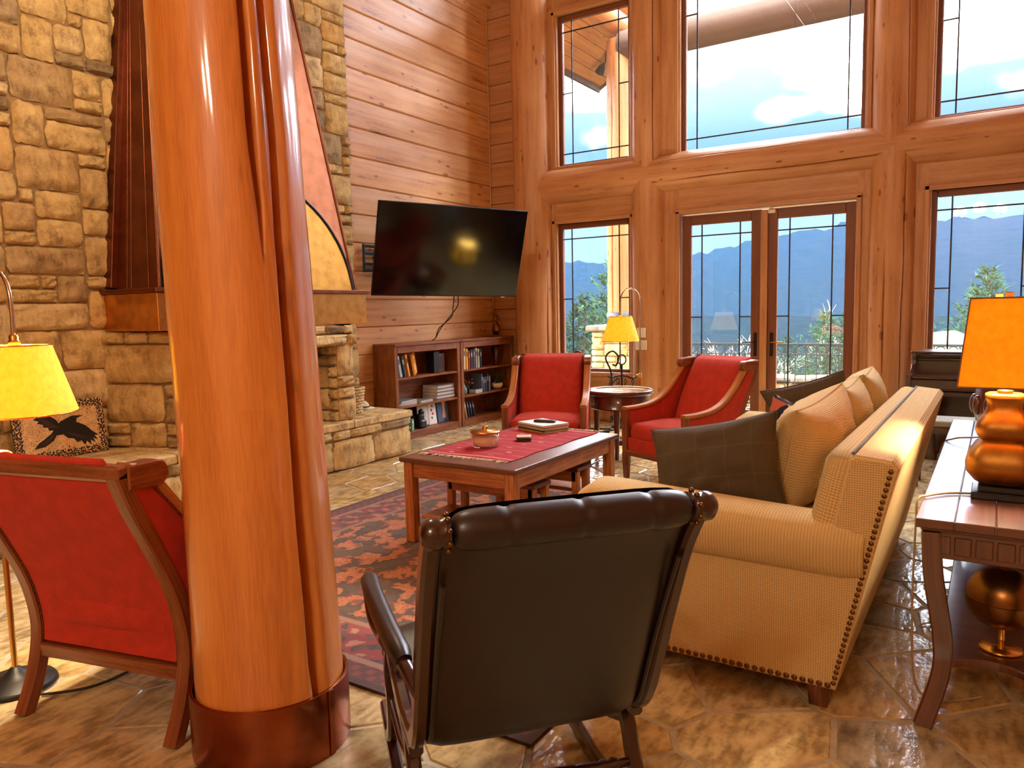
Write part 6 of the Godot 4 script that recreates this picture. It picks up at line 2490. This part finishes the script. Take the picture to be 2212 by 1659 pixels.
		if k == 1:
			for j in 4:
				var d := MB.new()
				d.lathe([xy(0.0, 0.0), xy(0.016, 0.0), xy(0.0, 0.001)], 10, Transform3D(Basis(Vector3(0, 0, 1), -PI * 0.5), Vector3(0.008, 0.08 + j * 0.045, 0.01 - 0.02 * (j % 2))))
				part("motif", d, mat([rgb(60, 110, 170), rgb(206, 60, 50), rgb(80, 60, 60), rgb(150, 90, 80)][j], 0.6), pt)
		if k == 3:
			var fg := MB.new()
			fg.prism(PackedVector2Array([xy(-0.02, 0.05), xy(0.05, 0.05), xy(0.04, 0.17), xy(0.06, 0.25), xy(0.03, 0.24), xy(0.015, 0.28), xy(-0.01, 0.24), xy(0.0, 0.16)]), 0.002, Transform3D(Basis(Vector3(0, 0, -1), Vector3(0, 1, 0), Vector3(1, 0, 0)), Vector3(0.0085, 0, 0)))
			part("painted_figure", fg, mat(rgb(206, 150, 116), 0.6), pt)
	# right bookcase, top shelf: nine upright books and a dark glass vase
	var cols := [[0.035, 0.27, rgb(206, 170, 124), "tall tan book, first from the cabinet seam"], [0.04, 0.27, rgb(214, 180, 136), "tall tan book, second from the cabinet seam"], [0.035, 0.25, rgb(230, 168, 30), "yellow upright book beside the slim red one"], [0.028, 0.225, rgb(190, 30, 28), "slim red upright book"], [0.045, 0.235, rgb(58, 50, 50), "thick black book beside the red one"], [0.03, 0.245, rgb(96, 92, 92), "dark grey upright book in the middle of the row"], [0.04, 0.25, rgb(150, 154, 156), "silver upright book between grey and cream books"], [0.03, 0.235, rgb(206, 196, 150), "cream book beside the silver one"], [0.035, 0.23, rgb(44, 44, 52), "black book at the far end of the row"]]
	z = -7.262
	for q in cols:
		book(q[3], Vector3(X, s1 + 0.001, z), q[0], q[1], 0.18, q[2], 0.0, "upright books on the top shelf")
		z -= q[0] + 0.014
	var vs := thing("dark_vase", "slender dark red glass vase on the top shelf", "vase", Vector3(-5.50, s1 + 0.001, -8.1))
	var vm := MB.new()
	vm.lathe([xy(0.0, 0.0), xy(0.04, 0.0), xy(0.025, 0.02), xy(0.022, 0.07), xy(0.045, 0.14), xy(0.06, 0.2), xy(0.05, 0.25), xy(0.03, 0.27), xy(0.026, 0.27), xy(0.044, 0.24), xy(0.05, 0.2), xy(0.0, 0.1)], 28)
	part("glass", vm, mat(rgb(58, 14, 18), 0.08), vs)
	# middle shelf: bottle vase, dried flowers, blue books, plant
	var bv := thing("bottle_vase", "mottled green bottle vase by the cabinet seam", "vase", Vector3(-5.47, s2 + 0.001, -7.32))
	var bm := MB.new()
	bm.lathe([xy(0.0, 0.0), xy(0.04, 0.0), xy(0.058, 0.04), xy(0.055, 0.08), xy(0.03, 0.12), xy(0.018, 0.16), xy(0.018, 0.2), xy(0.026, 0.215), xy(0.02, 0.214), xy(0.012, 0.2), xy(0.0, 0.15)], 24)
	part("body", bm, mat(rgb(90, 112, 96), 0.3), bv)
	var df := thing("dried_flowers", "small spray of dried flowers in a dark pot", "flowers", Vector3(-5.55, s2 + 0.001, -7.55))
	var dp := MB.new()
	dp.lathe([xy(0.0, 0.0), xy(0.03, 0.0), xy(0.036, 0.05), xy(0.03, 0.055), xy(0.0, 0.05)], 16)
	part("pot", dp, M.iron, df)
	for k in 9:
		var a := TAU * k / 9.0
		var tip := Vector3(cos(a) * 0.05, 0.12 + 0.015 * (k % 4), sin(a) * 0.06)
		var sm := MB.new()
		sm.tube([Vector3(0, 0.05, 0), tip * Vector3(0.5, 0.8, 0.5), tip], 0.0018, 4)
		sm.ball(tip, 0.012, 4)
		part("stalk", sm, mat(rgb(150, 96, 80), 0.9), df)
	for k in 5:
		book(["tall slate blue book standing before the plant", "second slate blue book from the tall one", "third slate blue book from the tall one", "narrow dark blue book beside the plant", "grey-blue book nearest the plant"][k], Vector3(X - 0.02, s2 + 0.001, -7.70 - k * 0.042), 0.032, [0.23, 0.18, 0.185, 0.22, 0.19][k], 0.16, [rgb(84, 96, 116), rgb(96, 112, 136), rgb(74, 84, 104), rgb(52, 60, 78), rgb(110, 122, 140)][k], 0.0, "slate blue books on the middle shelf")
	for k in 3:
		slab_thing("flat_book", ["bottom", "middle", "top"][k] + " blue book of the flat pile beside the dried flowers", "book", Vector3(-5.48, s2 + 0.0005 + k * 0.0165, -7.60), 0.0, Vector3(0.12, 0.016, 0.15), [rgb(60, 80, 120), rgb(90, 116, 150), rgb(50, 62, 86)][k], "flat pile on the middle shelf")
	var pl := thing("potted_plant", "green leafy plant in a cream bowl on the middle shelf", "plant", Vector3(-5.50, s2 + 0.001, -8.12))
	var pot := MB.new()
	pot.lathe([xy(0.0, 0.0), xy(0.035, 0.0), xy(0.06, 0.02), xy(0.075, 0.05), xy(0.07, 0.075), xy(0.062, 0.078), xy(0.064, 0.07), xy(0.0, 0.066)], 28)
	part("pot", pot, mat(rgb(230, 208, 168), 0.4), pl)
	var lr := RandomNumberGenerator.new()
	lr.seed = 14
	var leaf_m := mat(rgb(40, 86, 52), 0.45)
	for k in 26:
		var a := lr.randf() * TAU
		var h := lr.randf_range(0.10, 0.22)
		var out := lr.randf_range(0.03, 0.12)
		var base := Vector3(0, 0.07, 0)
		var mid := Vector3(cos(a) * out * 0.6, h, sin(a) * out * 0.6)
		var tip := Vector3(cos(a) * (out + 0.05), h - lr.randf_range(0.0, 0.05), sin(a) * (out + 0.05))
		var sd := (tip - mid).cross(Vector3.UP).normalized() * 0.02
		var lf := MB.new()
		lf.tube([base, mid], 0.0016, 4, false)
		lf.smooth(1)
		lf.quad(mid, (mid + tip) * 0.5 + sd + Vector3(0, 0.006, 0), tip, (mid + tip) * 0.5 - sd + Vector3(0, 0.006, 0))
		part("leaf", lf, leaf_m, pl)
	# bottom shelf: leaning albums and a wire basket
	for k in 6:
		book(["brown album, first leaning by the cabinet seam", "cream album, second leaning by the cabinet seam", "tan album, third leaning by the cabinet seam", "dark album in the middle of the leaning row", "navy album beside the dark one", "black album at the end of the leaning row"][k], Vector3(X - 0.03, s3 + 0.001, -7.262 - k * 0.055), 0.03, 0.23 - 0.008 * k, 0.2, [rgb(130, 90, 60), rgb(190, 170, 140), rgb(150, 116, 84), rgb(50, 40, 40), rgb(40, 44, 70), rgb(30, 28, 30)][k], 0.22, "leaning albums on the bottom shelf", "album")
	var wb := thing("wire_basket", "dark wire magazine basket on the bottom shelf", "basket", Vector3(-5.52, s3 + 0.001, -8.05))
	for k in 5:
		var wm := MB.new()
		var q := k * 0.035 - 0.07
		wm.tube([Vector3(q, 0.2, -0.13), Vector3(q, 0.01, -0.09), Vector3(q, 0.01, 0.09), Vector3(q, 0.2, 0.13)], 0.0035, 5)
		part("wire", wm, M.iron, wb)
	for s: float in [-1.0, 1.0]:
		var rim := MB.new()
		rim.tube([Vector3(-0.07, 0.2, s * 0.13), Vector3(0.07, 0.2, s * 0.13)], 0.004, 5)
		part("wire", rim, M.iron, wb)
	# bronze dancer on top
	var st := thing("dancer_figurine", "bronze dancer figurine with swirling skirt on the corner bookcase", "figurine", Vector3(-5.50, 1.0605, -8.1))
	var bs := MB.new()
	bs.lathe([xy(0.0, 0.0), xy(0.075, 0.0), xy(0.078, 0.012), xy(0.06, 0.02), xy(0.0, 0.02)], 24)
	part("base", bs, M.walnut, st)
	var fm := MB.new()
	var rows := []
	for i in 15:
		var f := i / 14.0
		var y2 := 0.02 + 0.19 * f
		var row := []
		for k in 20:
			var a := TAU * k / 20.0
			var rr := lerpf(0.016, 0.018, f) + 0.045 * sin(PI * clampf(1.0 - f, 0.0, 1.0) * 0.85) * (0.7 + 0.3 * cos(a - 1.4 + f * 2.0)) + 0.006 * sin(a * 5.0 + f * 6.0) * (1.0 - f)
			row.append(Vector3(cos(a) * rr + 0.012 * sin(f * 3.0), y2, sin(a) * rr + 0.03 * (f - 0.5)))
		rows.append(row)
	fm.grid(rows, 1, 1, 1, true)
	fm.tube(curve([Vector3(0.0, 0.2, 0.015), Vector3(0.006, 0.235, 0.004), Vector3(0.0, 0.27, -0.004), Vector3(0.0, 0.295, 0.0)], 4), [0.018, 0.02, 0.021, 0.022, 0.023, 0.024, 0.024, 0.022, 0.018, 0.014, 0.010, 0.008, 0.008], 12)
	fm.ball(Vector3(0.004, 0.318, 0.004), 0.020, 8, Vector3(0.9, 1.15, 1.0))
	fm.tube(curve([Vector3(0.0, 0.28, -0.02), Vector3(0.01, 0.265, -0.055), Vector3(0.015, 0.225, -0.07), Vector3(0.02, 0.205, -0.045)], 4), [0.009, 0.009, 0.008, 0.008, 0.008, 0.007, 0.007, 0.007, 0.006, 0.006, 0.006, 0.005, 0.004], 8)
	fm.tube(curve([Vector3(0.0, 0.28, 0.02), Vector3(0.012, 0.30, 0.045), Vector3(0.012, 0.335, 0.04), Vector3(0.008, 0.35, 0.015)], 4), [0.009, 0.009, 0.008, 0.008, 0.008, 0.007, 0.007, 0.007, 0.006, 0.006, 0.006, 0.005, 0.004], 8)
	part("figure", fm, M.bronze, st)


# ---------------------------------------------------------------- on the hearth
func build_hearth_things() -> void:
	# raven print
	var W := 300
	var H := 190
	var im := Image.create(W, H, false, Image.FORMAT_RGB8)
	var n1 := noise_image(W, H, 0.045, 131, 2).get_data()
	var n2 := noise_image(W, H, 0.12, 132, 2).get_data()
	var n3 := noise_image(W, H, 0.02, 133, 2).get_data()
	for y in H:
		for x in W:
			var c := rgb(240, 204, 150).lerp(rgb(214, 168, 110), n3[y * W + x] / 255.0)
			var q := posmod(n1[y * W + x], 46)
			if q < 6:
				c = rgb(70, 42, 22)
			var e := mini(mini(x, W - x), mini(y, H - y))
			if e < 14 + n2[y * W + x] / 12 and n2[y * W + x] > 112:
				c = rgb(48, 30, 18)
			im.set_pixel(x, y, c)
	# the bird: two wings, body, tail and head, with pale lines between the feathers
	var wing_l := PackedVector2Array([xy(152, 88), xy(136, 60), xy(112, 42), xy(80, 30), xy(58, 26), xy(70, 36), xy(60, 38), xy(74, 48), xy(64, 52), xy(82, 60), xy(76, 66), xy(94, 72), xy(92, 80), xy(108, 84), xy(110, 94), xy(128, 96)])
	var body := PackedVector2Array([xy(112, 112), xy(126, 92), xy(150, 68), xy(170, 60), xy(186, 54), xy(204, 54), xy(226, 56), xy(204, 64), xy(202, 74), xy(196, 84), xy(180, 100), xy(150, 114)])
	var wing_r := PackedVector2Array([xy(150, 96), xy(180, 76), xy(206, 78), xy(230, 92), xy(252, 116), xy(272, 132), xy(256, 130), xy(266, 146), xy(250, 138), xy(256, 156), xy(240, 144), xy(242, 164), xy(228, 146), xy(220, 160), xy(210, 142), xy(196, 146), xy(186, 132), xy(168, 128), xy(156, 116)])
	var tail := PackedVector2Array([xy(118, 104), xy(134, 110), xy(120, 130), xy(92, 146), xy(56, 150), xy(72, 132), xy(94, 120)])
	var black := rgb(20, 15, 13)
	for poly in [wing_l, body, wing_r, tail]:
		for y in range(20, 170):
			for x in range(50, 280):
				if Geometry2D.is_point_in_polygon(xy(x, y), poly):
					im.set_pixel(x, y, black)
	for k in 9:
		line_on(im, xy(146 - k * 4, 92 - k), xy(66 + k * 5, 30 + k * 7), rgb(92, 60, 32))
		line_on(im, xy(160 + k * 5, 104 + k * 2), xy(176 + k * 11, 132 + k * 3 - absi(k - 5) * 3), rgb(84, 54, 30))
	for k in 4:
		line_on(im, xy(122, 110 + k * 2), xy(66 + k * 9, 146 - k * 2), rgb(96, 64, 36))
	var m := mat(Color.WHITE, 0.7, 0.0, ImageTexture.create_from_image(im))
	var t := thing("raven_print", "wood block picture of a flying raven leaning on the hearth bench", "picture", Vector3(-5.50, 0.433, -2.66))
	t.transform = Transform3D(Basis(Vector3(0, 0, 1), 0.14) * Basis(Vector3(1, 0, 0), 0.0), t.position)
	var w := 0.31
	var h := 0.395
	part_box("board", Vector3(-0.008, h * 0.5, 0), Vector3(0.016, h, w * 2), 0.002, mat(rgb(80, 52, 30), 0.7), t)
	var b := MB.new()
	b.smooth(-1)
	b.quad(Vector3(0.001, 0, w), Vector3(0.001, 0, -w), Vector3(0.001, h, -w), Vector3(0.001, h, w), xy(0, 1), xy(1, 1), xy(1, 0), xy(0, 0))
	part("print", b, m, t)
	# seagrass basket
	var bk := thing("basket", "woven seagrass basket on the hearth bench beside the chimney", "basket", Vector3(-5.25, 0.433, -5.22))
	var body_m := mat(rgb(206, 176, 128), 0.9)
	for i in 9:
		var rr := lerpf(0.085, 0.115, i / 8.0)
		var co := MB.new()
		var ring := []
		for k in 49:
			var a := TAU * k / 48.0
			ring.append(Vector3(cos(a) * (rr + 0.008 * sin(k * PI * 0.5 + i * PI)), 0.015 + i * 0.028, sin(a) * (rr + 0.008 * sin(k * PI * 0.5 + i * PI))))
		co.tube(ring, 0.014, 7, false)
		part("coil", co, body_m, bk)
	var lining := MB.new()
	lining.lathe([xy(0.0, 0.004), xy(0.078, 0.004), xy(0.105, 0.235)], 24)
	part("lining", lining, mat(rgb(70, 52, 34), 0.9), bk)
	var ct := thing("straw_hat", "small pale rounded hat lying behind the basket", "hat", Vector3(-5.40, 0.433, -5.50))
	var hm := MB.new()
	hm.lathe([xy(0.0, 0.0), xy(0.13, 0.0), xy(0.135, 0.006), xy(0.085, 0.014), xy(0.075, 0.05), xy(0.05, 0.075), xy(0.0, 0.08)], 28)
	part("crown", hm, mat(rgb(206, 186, 150), 0.9), ct)
	var band := MB.new()
	band.lathe([xy(0.086, 0.012), xy(0.084, 0.03)], 28)
	part("band", band, M.dark_cord, ct)


func line_on(im: Image, a: Vector2, b: Vector2, c: Color) -> void:
	var n := int(a.distance_to(b))
	for i in n:
		var p := a.lerp(b, float(i) / n)
		im.set_pixel(clampi(int(p.x), 0, im.get_width() - 1), clampi(int(p.y), 0, im.get_height() - 1), c)


# ---------------------------------------------------------------- iron log holder and fire tools by the window
func build_tools() -> void:
	var lh := thing("log_holder", "black iron log holder with scrolled ends and a leather sling", "log holder", Vector3(-3.80, 0, -7.62), 0.35)
	lh.scale = Vector3.ONE * 0.92
	for e: float in [-1.0, 1.0]:
		var s := MB.new()
		var x: float = e * 0.16
		s.tube(curve([Vector3(x * 0.6, 0.02, 0.12), Vector3(x * 1.5, 0.05, 0.12), Vector3(x * 1.9, 0.16, 0.12), Vector3(x * 1.4, 0.26, 0.12), Vector3(x * 1.1, 0.36, 0.12), Vector3(x * 1.25, 0.55, 0.12), Vector3(x * 1.2, 0.75, 0.12), Vector3(x * 0.8, 0.92, 0.12), Vector3(x * 1.3, 1.0, 0.12), Vector3(x * 1.75, 0.93, 0.12), Vector3(x * 1.6, 0.83, 0.12), Vector3(x * 1.3, 0.84, 0.12)], 6), 0.011, 8)
		s.tube(curve([Vector3(x * 1.9, 0.16, 0.12), Vector3(x * 1.3, 0.14, 0.12), Vector3(x * 1.1, 0.2, 0.12), Vector3(x * 1.4, 0.22, 0.12)], 5), 0.008, 7)
		s.tube(curve([Vector3(x * 1.25, 0.60, 0.12), Vector3(x * 1.75, 0.68, 0.12), Vector3(x * 1.75, 0.56, 0.12), Vector3(x * 1.45, 0.55, 0.12)], 5), 0.008, 7)
		part("scroll", s, M.iron, lh)
		var bar := MB.new()
		bar.tube([Vector3(x * 1.2, 0.72, 0.12), Vector3(x * 1.2, 0.72, -0.12)], 0.01, 7)
		part("cross_bar", bar, M.iron, lh)
	part_box("foot", Vector3(0, 0.011, 0.12), Vector3(0.34, 0.02, 0.02), 0.003, M.iron, lh)
	part_box("foot", Vector3(0, 0.011, -0.12), Vector3(0.34, 0.02, 0.02), 0.003, M.iron, lh)
	var sl := MB.new()
	for q in 2:
		var rows := []
		for i in 13:
			var u := -1.0 + i / 6.0
			var row := []
			for k in 5:
				row.append(Vector3(u * 0.19, 0.28 + 0.44 * pow(absf(u), 2.2) + q * 0.008, (-0.11 + 0.055 * k) * (1.0 if q == 0 else -1.0)))
			rows.append(row)
		sl.grid(rows)
	part("sling", sl, M.leather, lh)
	var jk := thing("leather_glove", "dark leather fire glove hanging on the log holder", "glove", Vector3(-3.93, 0.36, -7.50), 0.35)
	var gm := MB.new()
	gm.soft_box(Vector3(0, 0.2, 0), Vector3(0.13, 0.34, 0.07), 0.03, Vector3(0, 0, 0.01), Basis.IDENTITY, 10, 0.02, 3)
	for k in 4:
		gm.tube([Vector3(-0.045 + k * 0.03, 0.36, 0), Vector3(-0.05 + k * 0.034, 0.44 - 0.01 * absi(k - 1), 0.0)], [0.017, 0.012], 8)
	part("leather", gm, M.leather, jk)
	var tl := thing("tool_stand", "black iron fire tool stand with a loop handle", "fire tools", Vector3(-3.66, 0, -8.0))
	tl.scale = Vector3.ONE * 0.86
	var post := MB.new()
	post.tube([Vector3(0, 0.02, 0), Vector3(0, 0.86, 0)], 0.014, 8)
	var loop := []
	for k in 21:
		var a := -PI * 0.5 + TAU * k / 20.0
		loop.append(Vector3(cos(a) * 0.062, 0.925 + sin(a) * 0.066, 0))
	post.tube(loop, 0.010, 8, false)
	part("post", post, M.iron, tl)
	var arms := MB.new()
	arms.tube(curve([Vector3(-0.21, 0.70, 0.0), Vector3(-0.16, 0.675, 0), Vector3(-0.08, 0.70, 0), Vector3(0, 0.71, 0), Vector3(0.08, 0.70, 0), Vector3(0.16, 0.675, 0), Vector3(0.21, 0.70, 0)], 5), 0.011, 8)
	part("arm", arms, M.iron, tl)
	for x: float in [-0.15, -0.055, 0.06, 0.17]:
		var tool := MB.new()
		tool.tube(curve([Vector3(x, 0.665, 0.012), Vector3(x - 0.018, 0.635, 0.012), Vector3(x, 0.60, 0.012), Vector3(x + 0.018, 0.635, 0.012), Vector3(x, 0.665, 0.012)], 4), 0.005, 6)
		tool.tube(curve([Vector3(x, 0.60, 0.012), Vector3(x - 0.022, 0.56, 0.012), Vector3(x + 0.02, 0.53, 0.012), Vector3(x - 0.012, 0.50, 0.012), Vector3(x, 0.46, 0.012), Vector3(x, 0.12, 0.012)], 4), 0.006, 6)
		tool.box(Vector3(x, 0.11, 0.012), Vector3(0.05, 0.1, 0.012), 0.003)
		part("tool", tool, M.iron, tl)
	var ft := MB.new()
	ft.lathe([xy(0.0, 0.0), xy(0.15, 0.0), xy(0.15, 0.014), xy(0.03, 0.03), xy(0.0, 0.03)], 24)
	part("base", ft, M.iron, tl)


func loose_cord(called: String, label: String, pts: Array, rad: float, material: Material) -> void:
	var t := thing(called, label, "cable", pts[0])
	var c := MB.new()
	c.tube(curve(pts.map(func(p): return p - pts[0]), 8), rad, 6)
	part("lead", c, material, t)


func build_fittings() -> void:
	# switch plates on the log column
	for k in 2:
		var t := thing("light_switch", ["upper white switch plate on the log column", "lower white switch plate on the log column"][k], "light switch", Vector3(-3.52, [1.10, 0.955][k], WZ + 0.158), -0.06, "white switch plates")
		part_box("plate", Vector3(0, 0, -0.002), Vector3(0.145 if k else 0.115, 0.115, 0.012), 0.004, M.white, t)
		for j in 2:
			part_box("rocker", Vector3(-0.025 + j * 0.05, 0, 0.006), Vector3(0.032, 0.066, 0.006), 0.002, M.paper, t)
	var sn := thing("door_sensor", "small white alarm sensor at the top of the glass doors", "sensor", Vector3(-2.095, 2.40, WZ - 0.055))
	part_box("body", Vector3(0, 0, 0), Vector3(0.085, 0.04, 0.022), 0.004, M.white, sn)
	part_box("magnet", Vector3(0.0, 0.042, 0), Vector3(0.035, 0.024, 0.016), 0.003, M.white, sn)
	# bronze globe lamp foot stored on the console's shelf
	var g := thing("bronze_globe", "bronze globe on a brass stem and disc on the lower console shelf", "ornament", Vector3(0.05, 0.2, -2.98))
	var ds := MB.new()
	ds.lathe([xy(0.0, 0.0), xy(0.062, 0.0), xy(0.066, 0.004), xy(0.064, 0.009), xy(0.0, 0.012)], 32)
	part("disc", ds, M.brass, g)
	var st := MB.new()
	st.lathe([xy(0.009, 0.01), xy(0.009, 0.035), xy(0.012, 0.037), xy(0.009, 0.04), xy(0.009, 0.09)], 14)
	part("stem", st, M.brass, g)
	for k in 2:
		var hb := MB.new()
		var prof := []
		for i in 13:
			var a := (-PI * 0.5 + PI * 0.5 * i / 12.0) if k == 0 else PI * 0.5 * i / 12.0
			prof.append(xy(maxf(0.0, cos(a) * 0.113), 0.185 + sin(a) * 0.106 + (0.0008 if k else -0.0008)))
		hb.lathe(prof, 40)
		part("half_shell", hb, M.bronze, g)
	var kn := MB.new()
	kn.lathe([xy(0.0, 0.288), xy(0.014, 0.29), xy(0.01, 0.30), xy(0.016, 0.31), xy(0.01, 0.325), xy(0.0, 0.33)], 14)
	part("knob", kn, M.brass, g)
	# lamp cords over the console's edge, and tied bundles on the floor
	loose_cord("electric_cable", "tan lamp cord hanging over the near edge of the console", [Vector3(-0.05, 0.706, -3.12), Vector3(-0.13, 0.707, -3.08), Vector3(-0.19, 0.708, -3.0), Vector3(-0.214, 0.70, -2.96), Vector3(-0.218, 0.62, -2.95), Vector3(-0.22, 0.3, -2.94), Vector3(-0.20, 0.04, -2.92), Vector3(-0.12, 0.006, -2.9), Vector3(0.0, 0.006, -3.0)], 0.0042, M.cord)
	loose_cord("electric_cable", "tan cord looped from the far lamp over the console edge", [Vector3(0.0, 0.75, -4.2), Vector3(-0.08, 0.74, -4.2), Vector3(-0.16, 0.72, -4.25), Vector3(-0.215, 0.66, -4.3), Vector3(-0.24, 0.4, -4.3), Vector3(-0.23, 0.05, -4.3), Vector3(-0.18, 0.006, -4.2)], 0.0042, M.cord)
	for q in [[Vector3(-0.16, 0.0, -3.55), 3], [Vector3(-0.17, 0.0, -4.0), 5]]:
		var t := thing("cord_bundle", "tied bundle of grey cord on the floor " + ("nearer the console's near leg" if q[1] == 3 else "further along under the console"), "cord", q[0], 0.0, "cord bundles under the console")
		var r := RandomNumberGenerator.new()
		r.seed = q[1]
		for k in 5:
			var a := r.randf() * TAU
			var l := r.randf_range(0.05, 0.085)
			var d := Vector3(cos(a), 0, sin(a)) * l
			var sdv := Vector3(-sin(a), 0, cos(a)) * 0.025
			var c := MB.new()
			c.tube(curve([Vector3(0, 0.012, 0), d * 0.5 + sdv + Vector3(0, 0.02, 0), d + Vector3(0, 0.008, 0), d * 0.5 - sdv + Vector3(0, 0.018, 0), Vector3(0, 0.012, 0)], 5), 0.0035, 5)
			part("loop", c, mat(rgb(150, 138, 118), 0.6), t)
	loose_cord("electric_cable", "black flex of the floor lamp beside the red armchair", [Vector3(-3.02, 0.012, -1.22), Vector3(-2.92, 0.008, -1.30), Vector3(-2.84, 0.008, -1.42), Vector3(-2.86, 0.008, -1.6), Vector3(-3.0, 0.008, -1.8)], 0.005, M.dark_cord)
	# carved dark chest-like stand behind the table lamp
	var cv := thing("carved_pedestal", "dark carved wooden pedestal behind the table lamp", "pedestal", Vector3(0.10, 0.0, -5.62))
	var pm := MB.new()
	pm.lathe([xy(0.0, 0.0), xy(0.2, 0.0), xy(0.2, 0.05), xy(0.13, 0.09), xy(0.1, 0.25), xy(0.13, 0.45), xy(0.19, 0.60), xy(0.215, 0.72), xy(0.2, 0.84), xy(0.16, 0.92), xy(0.2, 0.98), xy(0.0, 0.98)], 28)
	part("body", pm, M.mahogany, cv)
	for k in 14:
		var a := TAU * k / 14.0
		var lf := MB.new()
		lf.ball(Vector3(cos(a) * 0.205, 0.74, sin(a) * 0.205), 0.03, 6, Vector3(1, 2.2, 1))
		part("carved_leaf", lf, M.mahogany, cv)
